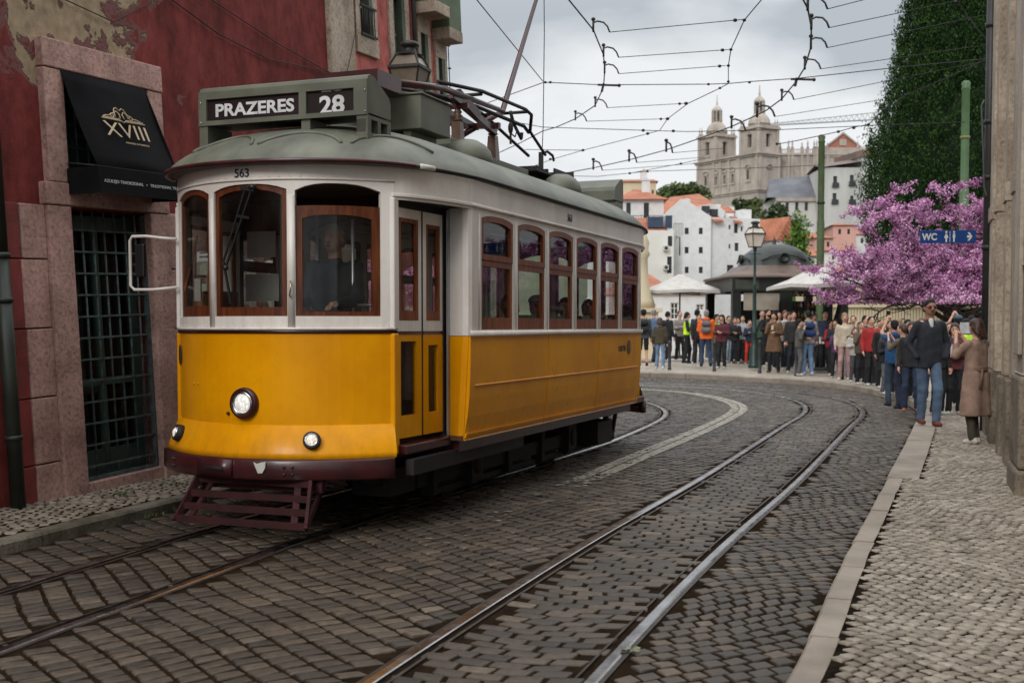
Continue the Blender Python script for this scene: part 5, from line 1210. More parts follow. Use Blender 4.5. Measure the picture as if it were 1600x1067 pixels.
for sx in (-1, 1): mb.box(*sorted(((KW-.06)*sx, KW*sx)), -KW+.06, KW-.06, kz(458), kz(438.3))
for sy in (-1, 1): mb.box(-KW, KW, *sorted(((KW-.06)*sy, KW*sy)), kz(458), kz(438.3))
kf = mb.obj('fascia', KIOSKM, KK)
mb = MB()
for x in (-1.35, .0, 1.35): mb.box(x-.36, x+.36, -KW-.02, -KW, kz(455), kz(441))
mb.obj('fascia_panel', M('kiosk_panel', (.05, .055, .045), (.035, .04, .03), rough=.3), kf)
mb = MB()
for sx in (-1, 1):
    for sy in (-1, 1): mb.box(*sorted(((KW-.28)*sx, (KW-.03)*sx)), *sorted(((KW-.28)*sy, (KW-.03)*sy)), 0, kz(452))
mb.box(-.30, .05, -KW+.03, -KW+.2, 0, kz(452)); mb.box(-KW+.03, -KW+.07, -KW+.28, KW-.28, 0, 1.12); mb.box(-KW+.28, KW-.28, KW-.08, KW-.05, 0, 1.3); mb.box(KW-.07, KW-.03, -KW+.28, KW-.28, 0, 1.12)
mb.box(-KW+.28, -.30, -KW+.04, -KW+.08, 0, 1.10); mb.box(.05, KW-.28, -KW+.04, -KW+.08, 0, 1.10); mb.box(-KW+.2, KW-.2, -.9, -.86, 0, 2.0)
mb.obj('wall', KIOSKM, KK)
mb = MB(); mb.box(-KW-.05, KW+.1, -KW-.14, -KW+.12, 1.12, 1.17); mb.obj('counter', M('counter_grey', (.25, .25, .24), rough=.4), KK)
mb = MB(); mb.box(-1.42, -.34, -KW+.10, -KW+.12, kz(486), kz(460)); mb.obj('menu_board', M('menu_board', (.30, .26, .21), (.25, .22, .18), rough=.6), KK)
mb = MB()
for z in (1.40, 1.80, 2.20): mb.box(.1, 1.5, -1.05, -.9, z-.04, z)
mb.box(-1.5, -.3, -1.3, -.9, 1.3, 1.34); mb.obj('shelf', KIOSKM, KK)
rg = random.Random(9); cols = [(.5, .25, .03), (.35, .04, .03), (.45, .4, .1), (.1, .2, .06), (.5, .5, .48), (.3, .12, .03)]
for zl in (1.40, 1.80, 2.20):
    x = .16
    while x < 1.45:
        w = rg.uniform(.06, .11); hh = rg.uniform(.16, .28); c = cols[rg.randrange(6)]; mb = MB(); mb.lathe([(w*.45, zl+.002), (w*.45, zl+hh*.6), (w*.18, zl+hh*.78), (w*.18, zl+hh)], 8, c=(x, -1.0, 0))
        mb.obj('bottle', cloth(c, .3), KK); x += w+.03
# slanted blackboard on the counter's right
mb = MB(); mb.prism([(1.36, -1.88, 1.17), (1.42, -1.88, 1.17), (1.66, -1.88, 2.05), (1.60, -1.88, 2.05)], (0, 0, 0), (0, .4, 0)); mb.obj('hatch', KIOSKM, KK)
# parasols
def parasol(cx, Y, vtop, vedge, r, label, square=True, rot=0):
    zt = CAMH-(vtop-510.5)*Y/FPX; ze = CAMH-(vedge-510.5)*Y/FPX
    g0_ = gz(Y)+.12; e = empty('parasol', (cx, Y, g0_), rot, label, 'parasol', 'white canvas parasols by the kiosk'); zt -= g0_; ze -= g0_
    mb = MB(); n = 4; V = [(0, 0, zt)]; C_ = []
    for k in range(4):
        a = math.pi/4+k*math.pi/2; b = a+math.pi/4; C_.append((r*1.414*math.cos(a), r*1.414*math.sin(a), ze)); C_.append((r*math.cos(b), r*math.sin(b), ze+.06))
    for f in (.5,): V += [(x*f, y*f, zt+(z-zt)*f-.04) for x, y, z in C_]
    V += C_; V += [(x, y, z-.10) for x, y, z in C_]
    F = [(0, 1+k, 1+(k+1) % 8) for k in range(8)]+[(1+k, 1+(k+1) % 8, 9+(k+1) % 8, 9+k) for k in range(8)]+[(9+k, 9+(k+1) % 8, 17+(k+1) % 8, 17+k) for k in range(8)]
    mb.add(V, F); mb.obj('canopy', UMBW, e)
    mb = MB(); mb.tube([(0, 0, 0), (0, 0, zt)], .03, 8); mb.lathe([(.3, 0), (.3, .08), (.05, .12)], 12); mb.obj('pole', BOLL, e)
    mb = MB()
    for k in range(0, 8, 1): x, y, z = C_[k]; mb.beam((0, 0, zt-.15), (x, y, z-.02), .02, .02)
    mb.obj('ribs', BOLL, e)
cx = at(1062, 500, 42).x; parasol(cx, 42, 428, 456, 1.22, 'white canvas parasol left of the kiosk', rot=R(12))
cx = at(1287, 500, 33.5).x; parasol(cx, 33.5, 417, 447, 1.08, 'white canvas parasol right of the kiosk, nearer the crowd', rot=R(20))
cx = at(1262, 500, 38).x; parasol(cx, 38, 422, 449, 1.02, 'white canvas parasol overlapping the kiosk eaves', rot=R(8))
# stone monument behind the tram's rear
c = at(1000, 560, 41); MN = empty('monument', (c.x, 41, gz(41)+.11), 0, 'cream stone monument base and column just behind the tram', 'monument')
MN.scale = (1.12, 1.12, 1); mz = lambda v: CAMH-(v-510.5)*41/FPX-gz(41)-.11
mb = MB(); mb.box(-.5, .5, -.5, .5, 0, mz(492)); mb.obj('pedestal', CRW, MN, bevel=.03)
mb = MB(); mb.box(-.6, .62, -.6, .6, mz(488), mz(482)); mb.lathe([(.46, mz(482)), (.42, mz(470)), (.30, mz(455)), (.24, mz(430)), (.22, mz(405)), (.30, mz(398)), (.24, mz(392)), (.27, mz(380)), (.15, mz(365)), (.02, mz(360))], 20); mb.box(-.5, .5, -.5, .5, mz(492), mz(488))
mb.obj('column', CRW, MN)
# ------------------------------------------------------------------ houses beyond the square
def house(name, label, uL, uR, Y, vt, az, depth, walls, wins=(), zb=-1.5, fm=None, extra=None, group=None, hole=.12, cat='house', uRY=None):
    """facade plane through (uL,Y) with x axis heading az (deg, clockwise from +Y)"""
    a = at(uL, 500, Y); F = Fac((a.x, a.y, zb), R(az)); e = F.empty(name, label, cat, group)
    x1 = F.hit(uR, 500)[0]; zt = F.hit((uL+uR)/2, vt)[1]
    W = []
    for (u, v, du, dv) in wins:
        xa, z1_ = F.hit(u-du/2, v-dv/2); xb, z0_ = F.hit(u+du/2, v+dv/2); W.append((xa, xb, z0_, z1_))
    mb = MB(); wall_holes(mb, 0, x1, -2, zt, W, depth=hole); block(mb, 0, x1, depth, -2, zt); wl = mb.obj('wall', walls, e)
    for w in W: window(e, *w, hole, fm or BOLL, fw=max(.04, (w[1]-w[0])*.09), bars=(1, 1 if (w[3]-w[2]) < 1.5*(w[1]-w[0]) else 2), th=.05)
    return e, F, x1, zt
def gable(e, x0, x1, y0, y1, z, zr, name='roof', mat=None, axis='x', over=.2, hip=0.0, th=.12):
    """ridge along axis; hip: ridge pulled in at both ends"""
    mat = mat or TILES; mb = MB(); a, b, c, d = x0-over, x1+over, y0-over, y1+over
    if axis == 'x': r0 = (a+hip, (c+d)/2, zr); r1 = (b-hip, (c+d)/2, zr); F = [(0, 1, 5, 4), (2, 3, 4, 5), (3, 0, 4), (1, 2, 5), (0, 3, 2, 1)]
    else: r0 = ((a+b)/2, c+hip, zr); r1 = ((a+b)/2, d-hip, zr); F = [(1, 2, 5, 4), (3, 0, 4, 5), (0, 1, 4), (2, 3, 5), (0, 3, 2, 1)]
    mb.add([(a, c, z), (b, c, z), (b, d, z), (a, d, z), r0, r1], F); o_ = mb.obj(name, mat, e)
    if name == 'roof' and x1-x0 > 3:
        rr_ = random.Random(int(abs(x1*100+z*10))); cx_ = x0+(x1-x0)*rr_.uniform(.25, .75); yy = y0+(y1-y0)*.35
        m3 = MB(); m3.box(cx_-.3, cx_+.3, yy-.2, yy+.25, z, zr+.5); m3.box(cx_-.36, cx_+.36, yy-.26, yy+.31, zr+.5, zr+.6); m3.lathe([(.1, zr+.6), (.12, zr+.85)], 8, c=(cx_, yy, 0)); m3.obj('chimney', WHW, o_)
    return o_
# C: pale house with roof lights and air-conditioners, lowest on the left
e, F, x1, zt = house('pale_house', 'pale rendered house with roof lights and two air conditioners, nearest behind the tram', 985, 1052, 62, 360, 90, 8, CRW if False else M('ivory_render', (.62, .61, .57), (.52, .51, .47), scale=.3), [(1047, 377, 7, 16), (1046, 414, 7, 26), (1046, 440, 6, 8)])
mb = MB(); s0 = F.hit(985, 360)[1]; s1 = F.hit(985, 337)[1]; mb.add([(0, 0, s0), (x1-.3, 0, s0), (x1-.9, 1.3, s1), (0, 1.3, s1)], [(0, 1, 2, 3)]); mb.add([(x1-.3, 0, s0), (x1-.3, 6, s0), (x1-.9, 6, s1), (x1-.9, 1.3, s1)], [(0, 1, 2, 3)]); mb.add([(0, 1.3, s1), (x1-.9, 1.3, s1), (x1-.9, 6, s1), (0, 6, s1)], [(0, 1, 2, 3)])
rf = mb.obj('roof', TILES, e)
mb = MB(); mb.box(.9, 1.7, .1, .8, s0+.15, s1-.05); mb.box(1.8, 2.15, -.05, .9, s0+.1, s1-.0); mb.obj('roof_light', M('dark_glazing', (.04, .06, .1), rough=.15), rf)
for v in (388, 418): x, z = F.hit(1040, v); mb = MB(); mb.box(x-.13, x+.13, -.25, 0, z-.13, z+.13); a_ = mb.obj('air_conditioner', PAPER, e); mb = MB(); mb.lathe([(.10, 0), (.09, .02)], 14, M=Matrix.Translation((x, -.25, z)) @ Matrix.Rotation(math.pi/2, 4, 'X')); mb.obj('fan', BOLL, a_)
x, z = F.hit(1062, 371); z2 = F.hit(1062, 399)[1]; mb = MB(); mb.tube([(x-.2, -.03, z), (x, -.03, z), (x, -.03, z2)], .035, 6); mb.obj('drainpipe', BOLL, e)
# extension to its right with small terrace
e2, F2, x2, z2 = house('pale_annex', 'low pale annex with a terrace railing beside the pale house', 1052, 1066, 63, 367, 90, 6, WHW, [])
mb = MB()
for k in range(7): mb.tube([(x2*k/6, 0, z2), (x2*k/6, 0, z2+.6)], .012, 4)
mb.beam((0, 0, z2+.6), (x2, 0, z2+.6), .02, .02); mb.obj('railing', BOLL, e2)
# B: large white gabled house
e, F, x1, zt = house('gabled_house', 'tall white house with a plain gable and six small windows', 1036, 1110, 78, 338, 90, 16, WHW, [(u, v, 6, 10) for u in (1073, 1095) for v in (361, 391, 422)])
g = [F.hit(u, v) for u, v in ((1036, 337.9), (1040, 333), (1064, 311), (1066, 312), (1074, 310), (1078, 311), (1079, 317), (1110, 337.9))]
mb = MB(); mb.prism([(x, 0, z) for x, z in g], (0, .0, 0), (0, .4, 0)); mb.obj('gable_wall', WHW, e)
zr = F.hit(1070, 314)[1]; mb = MB(); xr = F.hit(1071, 314)[0]; mb.add([(0, .4, zt-.02), (xr, .4, zr), (xr, 16, zr), (0, 16, zt)], [(0, 1, 2, 3)]); mb.add([(xr, .4, zr), (x1, .4, zt), (x1, 16, zt), (xr, 16, zr)], [(0, 1, 2, 3)]); mb.obj('roof', TILES, e)
# its long flank with roof terraces
e, F, x1, zt = house('white_flank_house', 'white terraced house with stepped parapets right of the gabled house', 1110.3, 1186, 78.3, 341, 72, 10, WHW, [(1140, 355, 3, 7), (1150, 357, 6, 15), (1159, 358, 3, 7), (1140, 385, 3, 7), (1151, 386, 6, 13), (1141, 420, 10, 12)])
for (ua, ub, vt, d0) in ((1112, 1126, 318, .5), (1128, 1148, 322, 1.5), (1142, 1160, 312, 3), (1157, 1170, 318, 2), (1172, 1186, 325, 1.0)):
    xa, z1_ = F.hit(ua, vt); xb = F.hit(ub, vt)[0]; mb = MB(); mb.box(xa, xb, d0, d0+5, zt-1, z1_); mb.obj('attic', WHW, e)
for (ua, ub, v) in ((1112, 1128, 341), (1130, 1146, 327), (1145, 1157, 343)):
    xa, z1_ = F.hit(ua, v); xb = F.hit(ub, v-1)[0]; mb = MB(); mb.add([(xa, -.3, z1_-.2), (xb, -.3, z1_-.2), (xb, .6, z1_+.25), (xa, .6, z1_+.25)], [(0, 1, 2, 3)]); mb.add([(xa, -.3, z1_-.28), (xb, -.3, z1_-.28), (xb, -.3, z1_-.2), (xa, -.3, z1_-.2)], [(0, 1, 2, 3)]); mb.obj('eave', TILES, e)
for (u, v, w, h) in ((1120, 331, 7, 7), (1107, 326, 6, 6)):
    x, z = F.hit(u, v); mb = MB(); mb.box(x-.25, x+.25, .3, .5, z-.25, z+.2); mb.obj('dormer_window', BOLL, e)
# long tiled roof behind them
a = at(1024, 337, 92); b = at(1047, 308, 100); c = at(1092, 303, 104); d = at(1118, 318, 98)
e = empty('tiled_roof_house', (a.x, 92, -1), 0, 'house with a long orange tiled roof rising behind the gabled house', 'house'); o = Vector((a.x, 92, -1))
mb = MB(); P_ = [a-o, b-o, c-o, d-o]; bb = [Vector((p.x, p.y, 0)) for p in P_]
mb.add([*P_, *[p+Vector((0, 8, 0)) for p in P_]], [(0, 1, 2, 3), (4, 5, 6, 7), (0, 1, 5, 4), (1, 2, 6, 5), (2, 3, 7, 6)]); mb.obj('roof', TILES, e)
mb = MB(); mb.prism([Vector((P_[0].x, 0.1, 0)), Vector((P_[3].x, .1, 0)), Vector((P_[3].x, .1, P_[0].z)), Vector((P_[0].x, .1, P_[0].z))], (0, 0, 0), (0, 8, 0)); mb.obj('wall', WHW, e)
# A: hip-roofed villa
e, F, x1, zt = house('villa', 'white villa with a pyramid orange tiled roof above the tram', 930, 1036, 88, 312, 90, 9, WHW, [(982, 328, 7, 22), (1010, 329, 8, 24), (955, 328, 7, 22)])
xk = F.hit(968, 312)[0]; zr = F.hit(1004, 286)[1]; gable(e, xk, x1, 0, 8, zt, zr, hip=(x1-xk)/2+.15, over=.35)
gable(e, 0, xk-.4, 0, 8, zt, zr-.4, hip=1.5, over=.3)
mb = MB(); xa, z_ = F.hit(985, 338); mb.beam((xa, -.4, z_), (x1, -.4, z_), .04, .04); mb.beam((xa, -.4, z_-.8), (x1, -.4, z_-.8), .04, .04)
for k in range(14): q = xa+(x1-xa)*k/13; mb.beam((q, -.4, z_), (q, -.4, z_-.8), .03, .03)
mb.obj('railing', BOLL, e)
e, F, x1, zt = house('cream_house', 'plain cream house partly hidden behind the villa roof', 968, 1024, 105, 284, 92, 10, CRW, [(1030-10, 300, 3, 6)]); gable(e, 0, x1, 0, 10, zt, zt+.8)
# D: cluster of orange roofs behind the kiosk
e, F, x1, zt = house('low_house', 'low white house with orange hip roof behind the street lamp', 1158, 1228, 84, 378, 88, 8, WHW, [(1203, 386, 5, 12), (1212, 384, 4, 9), (1168, 392, 4, 9)]); zr = F.hit(1200, 355)[1]; gable(e, 0, x1, 0, 8, zt, zr, hip=2.0, over=.3)
e, F, x1, zt = house('side_house', 'white house with a steep orange roof right of the low house', 1214, 1244, 80, 376, 60, 7, WHW, [(1236, 385, 4, 9)]); gable(e, 0, x1, 0, 6, zt, zt+1.6, axis='y')
e, F, x1, zt = house('back_house', 'pale house with a shallow orange roof high behind the low house', 1186, 1222, 110, 352, 85, 8, CRW, [(1196, 358, 4, 6)]); gable(e, 0, x1, 0, 8, zt, zt+.9, hip=1)
e, F, x1, zt = house('garden_house', 'small white house with orange roof right behind the kiosk dome', 1240, 1276, 70, 400, 90, 7, WHW, [(1256, 408, 5, 8)]); gable(e, 0, x1, 0, 6, zt, zt+.75, hip=.3)
e, F, x1, zt = house('slate_house', 'white house with patched grey and brown roof below the convent', 1236, 1268, 120, 352, 86, 8, WHW, [(1250, 360, 5, 7)]); gable(e, 0, x1, 0, 8, zt, zt+1.4, mat=GREYR, hip=1.5)
for i, (uL, uR, Y, vt, vr, mt, az, lb) in enumerate(((1272, 1300, 90, 372, 357, PKW, 84, 'pink house with tiled roof behind the tall mast'), (1300, 1336, 95, 352, 343, PKW, 95, 'salmon pink house behind the blossom, with a flat tiled roof'), (1286, 1330, 75, 392, 380, WHW, 88, 'white house glimpsed through the left of the blossom'), (1334, 1372, 100, 366, 352, WHW, 92, 'white house below the convent beside the cypress'), (1330, 1400, 70, 420, 405, WHW, 92, 'white house hidden low behind the blossom tree'))):
    e, F, x1, zt = house('hillside_house', lb, uL, uR, Y, vt, az, 7, mt, [((uL+uR)/2-6, vt+10, 4, 8), ((uL+uR)/2+8, vt+10, 4, 8)], group='houses under the convent'); gable(e, 0, x1, 0, 7, zt, F.hit((uL+uR)/2, vr)[1], hip=1.0)
# low white pavilion left of kiosk, with a pink cornice
e, F, x1, zt = house('white_pavilion', 'low white building with pink cornice and a glazed door behind the parasol', 930, 1118, 50, 458, 91, 8, WHW, [(1054, 486, 12, 26), (1094, 480, 12, 9), (1020, 486, 10, 22), (985, 486, 10, 22)], fm=WHITEP)
mb = MB(); mb.box(-.1, x1+.1, -.15, 0, zt-.05, zt+.22); mb.obj('cornice', PKW, e); gable(e, 1, x1*.62, 1, 7, zt+.2, zt+1.3, hip=1.2)
# cream building behind the crowd
e, F, x1, zt = house('cream_building', 'long cream building with white doors and a balustrade behind the crowd', 1296, 1500, 52, 446, 93, 8, CRW, [(u, 466, 12, 32) for u in (1319, 1355, 1392, 1430, 1468)], fm=WHITEP)
mb = MB(); z0_ = F.hit(1350, 478)[1]; mb.box(-3, x1, -2.5, -2.3, -1, z0_-.7); mb.box(-3, x1, -2.6, -2.2, z0_-.1, z0_)
for k in range(70): q_ = -2.9+(x1+2.9)*k/70; mb.box(q_, q_+.09, -2.46, -2.34, z0_-.7, z0_-.1)
mb.obj('terrace_wall', CRW, e)
# ------------------------------------------------------------------ church on the hill
cA = at(1088.5, 300, 320); cB = at(1184.5, 300, 300); d = cB-cA; az = math.degrees(math.atan2(d.x, d.y)); LW = math.hypot(d.x, d.y)
CF = Fac((cA.x, cA.y, 20), R(az)); CH = CF.empty('church', 'pale stone baroque church with two domed bell towers on the hill', 'church')
zz = lambda v, u=1184, y=0.0: CF.hit(u, v, y)[1]
zc = zz(240); z1_ = zz(232)
TW = 7.4
aw_ = [(x-.5, x+.5, zz(280), zz(266)) for x in (LW*.33, LW*.47, LW*.60)]
mb = MB(); wall_holes(mb, 0, LW, 0, zc, aw_, depth=.8); block(mb, 0, LW, TW, 0, zc); wall = mb.obj('wall', CHST, CH)
mb = MB()
for (a, b, c, d) in aw_: mb.add([(a, .7, c), (b, .7, c), (b, .7, d), (a, .7, d)], [(0, 1, 2, 3)])
mb.obj('window', PANE, CH)
mb = MB(); 
for v0, v1, o in ((240, 237.5, .7), (243, 240.2, .35), (297, 295.5, .5), (300, 297.2, .25)): mb.box(-o, LW+o, -o, TW+o, zz(v0), zz(v1))
mb.obj('cornice', CHST, CH)
for x in (.5, TW-.6, LW*.40, LW*.54, LW*.67, LW-TW+.4, LW-.6): MB().box(x-.4, x+.4, -.25, .0, zz(297), zz(243)).obj('pilaster', CHST, CH, bevel=.03)
for y in (.6, TW-.5): MB().box(LW, LW+.25, y-.4, y+.4, zz(297), zz(243)).obj('pilaster', CHST, CH, bevel=.03)
mb = MB()
for x in (TW*.5, LW-TW*.5, LW*.33, LW*.47, LW*.60):
    zb_ = zz(262); w_ = 1.0; mb.box(x-w_, x+w_, -.3, 0, zb_, zb_+.3); mb.tube([(x+w_*math.cos(t), -.2, zb_+.3+w_*.8*math.sin(t)) for t in np.linspace(0, math.pi, 9)], .13, 5)
    mb.box(x-w_*.8, x-w_*.55, -.2, 0, zz(280), zb_); mb.box(x+w_*.55, x+w_*.8, -.2, 0, zz(280), zb_); mb.box(x-w_, x+w_, -.2, 0, zz(283), zz(280))
mb.tube([(LW+.2, TW*.5+1.0*math.cos(t), zz(262)+.3+.8*math.sin(t)) for t in np.linspace(0, math.pi, 9)], .13, 5); mb.box(LW, LW+.3, TW*.5-1, TW*.5+1, zz(262), zz(262)+.3)
mb.obj('window_moulding', CHST, CH)
NICHE_SHADE = M('niche_shade', (.07, .062, .055), rough=.8)  # dark colour stands for the shade inside niches and openings
mb = MB()
for x in (TW*.5, LW-TW*.5): mb.add([(x-.45, -.02, zz(278)), (x+.45, -.02, zz(278)), (x+.45, -.02, zz(264)), (x-.45, -.02, zz(264))], [(0, 1, 2, 3)])
mb.obj('niche_shade_panel', NICHE_SHADE, CH)  # flat dark panels on the wall, painted as shaded recesses
for i, x0 in enumerate((0.0, LW-TW)):
    t = empty('bell_tower', (0, 0, 0)); t.parent = CH
    zt = zz(199.5 if i else 199.0, 1184 if i else 1117 if False else 1184); zb_ = z1_ = zz(237)
    u0 = 1184
    x1_ = x0+TW
    arch_w = 1.45
    for face in range(4):
        q = Matrix.Translation((x0+TW/2, TW/2, 0)) @ Matrix.Rotation(face*math.pi/2, 4, 'Z')
        mb = MB(); wall_holes(mb, -TW/2+.4, TW/2-.4, zb_, zt, [(-arch_w/2, arch_w/2, zb_+1.5, zt-1.2)], depth=1.0, y=-TW/2+.4)
        mb.V = [tuple(q @ Vector(v)) for v in mb.V]
        m2 = MB(); m2.V = mb.V; m2.F = mb.F; m2.MI = mb.MI; m2.SM = mb.SM; m2.n = mb.n
        for x in (-TW/2+.1, TW/2-.9): m2.box(x, x+.8, -TW/2+.15, -TW/2+.45, zb_, zt, M=q)
        m2.obj('wall', CHST, t)
        mb = MB(); mb.box(-arch_w/2, arch_w/2, -TW/2+1.2, -TW/2+1.25, zb_+1.4, zt-1.1, M=q); mb.obj('opening_shade_panel', NICHE_SHADE, t)  # dark panel stands for the shaded belfry inside
        mb = MB(); mb.tube([q @ Vector((arch_w*.62*math.cos(a), -TW/2+.36, zt-1.5+arch_w*.62*math.sin(a))) for a in np.linspace(0, math.pi, 9)], .14, 5); mb.obj('arch_moulding', CHST, t)
    mb = MB(); mb.box(x0-.15, x1_+.15, -.15, TW+.15, zt, zt+.5); mb.box(x0+.05, x1_-.05, .05, TW-.05, zt+.5, zt+.8); mb.obj('cornice', CHST, t)
    mb = MB()
    for sx in (.5, TW-.5):
        for sy in (.5, TW-.5):
            for (dx, dy) in ((0, 0), (.9 if sx < 1 else -.9, 0)):
                mb.lathe([(.30, zt+.8), (.30, zt+1.3), (.14, zt+1.5), (.26, zt+1.9), (.10, zt+2.3), (.03, zt+3.2)], 8, c=(x0+sx+dx, sy+dy, 0))
    mb.obj('pinnacle', CHST, t)
    cxy = (x0+TW/2, TW/2, 0); H0 = zt+.8
    mb = MB(); mb.lathe([(2.75, H0), (2.75, H0+0.770), (2.9, H0+0.840), (2.8, H0+0.910), (2.75, H0+1.400), (2.5, H0+2.100), (2.05, H0+2.730), (1.6, H0+3.220), (1.35, H0+3.500), (1.45, H0+3.570)], 24, c=cxy); mb.obj('dome', CHST, t)
    mb = MB(); mb.lathe([(1.2, H0+3.570), (1.0, H0+6.258), (1.35, H0+6.342), (1.4, H0+6.678), (1.1, H0+6.846), (.95, H0+7.350), (.5, H0+7.770), (.25, H0+8.022), (.3, H0+8.442), (.22, H0+8.694), (.10, H0+10.710)], 12, c=cxy)
    for k in range(8):
        a = k*math.pi/4; mb.box(-.12, .12, 1.05, 1.42, H0+3.570, H0+6.342, M=Matrix.Translation(cxy) @ Matrix.Rotation(a, 4, 'Z')); mb.lathe([(.1, H0+6.678), (.02, H0+7.350)], 6, c=(cxy[0]+1.25*math.cos(a), cxy[1]+1.25*math.sin(a), 0))
    mb.obj('lantern', CHST, t)
    mb = MB()
    for k in range(4): mb.box(-.22, .22, 1.08, 1.18, H0+4.074, H0+5.838, M=Matrix.Translation(cxy) @ Matrix.Rotation(k*math.pi/2+math.pi/4+.4, 4, 'Z'))
    mb.obj('lantern_shade_panel', NICHE_SHADE, t)  # dark slabs painted as the shade between the lantern columns
# nave flank with balustrade and pinnacles
a = at(1214, 300, 306); NF = Fac((a.x, a.y, 20), R(90)); x1 = NF.hit(1370, 300)[0]; zt = NF.hit(1240, 241)[1]
mb = MB(); M_ = CF.I @ NF.M
mb.box(0, x1, 0, 14, 0, zt, M=M_); mb.box(-.2, x1, -.4, 0, zt-.3, zt+.2, M=M_); mb.box(0, x1, .2, .4, zt+1.2, zt+1.35, M=M_)
for k in range(60): mb.box(x1*k/60, x1*k/60+.15, .2, .4, zt, zt+1.2, M=M_)
for u in (1232, 1238, 1219, 1253, 1262, 1272, 1276, 1293, 1340, 1359): 
    x, _ = NF.hit(u, 240); mb.box(x-.35, x+.35, -.3, .4, zt-7, zt+1.4, M=M_); mb.lathe([(.34, zt+1.4), (.34, zt+1.9), (.15, zt+2.1), (.24, zt+2.6), (.03, zt+3.7 if u not in (1219, 1253, 1293) else zt+3.0)], 8, M=M_ @ Matrix.Translation((x, 0, 0)))
mb.obj('nave', CHST, CH)
g0 = NF.hit(1290, 231); g1 = NF.hit(1318, 209); g2 = NF.hit(1346, 231)
mb = MB(); mb.prism([M_ @ Vector((g0[0], .5, g0[1])), M_ @ Vector((g2[0], .5, g2[1])), M_ @ Vector((g1[0], .5, g1[1]))], (0, 0, 0), M_.to_3x3() @ Vector((0, 5, 0))); gb = mb.obj('gable', M('gable_brick', (.34, .13, .085), (.26, .10, .065), scale=.5), CH)
mb = MB(); mb.box(g1[0]-.9, g1[0]+.9, .3, .5, g0[1]+.6, g0[1]+2.2, M=M_); mb.beam(M_ @ Vector((g0[0]-.3, .4, g0[1])), M_ @ Vector((g1[0], .4, g1[1]+.3)), .5, .35); mb.beam(M_ @ Vector((g2[0]+.3, .4, g2[1])), M_ @ Vector((g1[0], .4, g1[1]+.3)), .5, .35); mb.obj('gable_trim', CHST, gb)
mb = MB(); mb.box(g0[0]-1, g2[0]+4, -.2, 4, g0[1]-2.4, g0[1], M=M_); mb.obj('attic', CHST, CH)
# convent wing in front of the nave
e, F, x1, zt = house('convent', 'long pale convent wing with a grey slate roof beside the church', 1210, 1283, 286, 308, 90, 14, M('convent_wall', (.54, .52, .50), (.42, .40, .38), scale=.2, sc=(1, 1, .3)), [(u, 323, 5, 13) for u in (1218, 1230, 1245, 1260, 1277)], zb=14, hole=.5, cat='building')
za, zb_ = F.hit(1240, 309)[1], F.hit(1240, 275)[1]; mb = MB(); mb.add([(-2.2, -.3, za), (x1, -.3, za), (x1, 7, zb_+1.0), (0, 7, zb_)], [(0, 1, 2, 3)]); mb.add([(0, 7, zb_), (x1, 7, zb_+1), (x1, 14, za), (0, 14, za)], [(0, 1, 2, 3)]); mb.add([(0, 14, za), (-2.2, -.3, za), (0, 7, zb_)], [(0, 1, 2)]); mb.obj('roof', GREYR, e)
mb = MB(); mb.box(0, x1, -.5, 0, za-.9, za-.05); mb.obj('cornice', CHST, e)
e, F, x1, zt = house('convent_block', 'tall white convent block with balcony windows below the brick gable', 1283, 1343, 280, 262, 90, 14, M('convent_white', (.50, .49, .47), (.38, .37, .355), scale=.2, sc=(1, 1, .3)), [(1305, 283, 6, 15), (1331, 281, 6, 15), (1304, 309, 6, 14), (1331, 311, 5, 10)], zb=14, hole=.4, cat='building')
mb = MB(); zb_ = F.hit(1300, 247)[1]; mb.add([(-.5, -.5, zt), (x1+.3, -.5, zt+1.4), (x1+.3, 6, zb_+.6), (-.5, 6, zb_-1)], [(0, 1, 2, 3)]); mb.add([(-.5, 6, zb_-1), (x1+.3, 6, zb_+.6), (x1+.3, 14, zt), (-.5, 14, zt)], [(0, 1, 2, 3)]); mb.obj('roof', M('brown_roof', (.16, .115, .095), (.10, .085, .08), scale=.3), e)
for (u, v) in ((1305, 292), (1331, 290), (1304, 318), (1331, 318)): x, z = F.hit(u, v); mb = MB(); mb.box(x-.8, x+.8, -.5, 0, z-.15, z+.05); mb.box(x-.8, x+.8, -.5, -.42, z+.05, z+.9); mb.obj('balcony', BOLL, e)
e, F, x1, zt = house('convent_tower_block', 'blank pale end block of the convent beside the cypress', 1343.3, 1372, 280.4, 246, 80, 14, M('convent_pale', (.56, .55, .53), (.48, .47, .45), scale=.2), [], zb=14, cat='building')
mb = MB(); mb.box(-.4, x1+.3, -.4, 14, zt, zt+1.6); mb.obj('roof', M('brown_roof2', (.19, .12, .095), (.12, .09, .08), scale=.3), e)
# crane
c0 = at(1200, 196, 420); c1 = at(1385, 186, 420); CR = empty('tower_crane', Vector((c1.x, 420, 25)), 0, 'pale lattice jib of a tower crane behind the church', 'crane')
o = Vector((c1.x, 420, 25)); mb = MB(); n = 22; a0 = c0-o; a1 = c1-o; dz = Vector((0, 0, 2.6))
mb.beam(a0, a1, .25, .25); mb.beam(a0+dz*.15, a1+dz, .25, .25); mb.beam(a0+Vector((0, 1.4, 0)), a1+Vector((0, 1.4, 0)), .2, .2)
for k in range(n):
    p = a0+(a1-a0)*k/n; q = a0+(a1-a0)*(k+.5)/n+dz*(.15+.85*(k+.5)/n); r = a0+(a1-a0)*(k+1)/n; mb.beam(p, q, .14, .14); mb.beam(q, r, .14, .14)
CRM = M('crane_grey', (.32, .32, .33), rough=.5); mb.obj('jib', CRM, CR)
mb = MB(); mb.box(-.9, .9, -.9, .9, 0, a1.z+5); mb.obj('tower', CRM, CR)
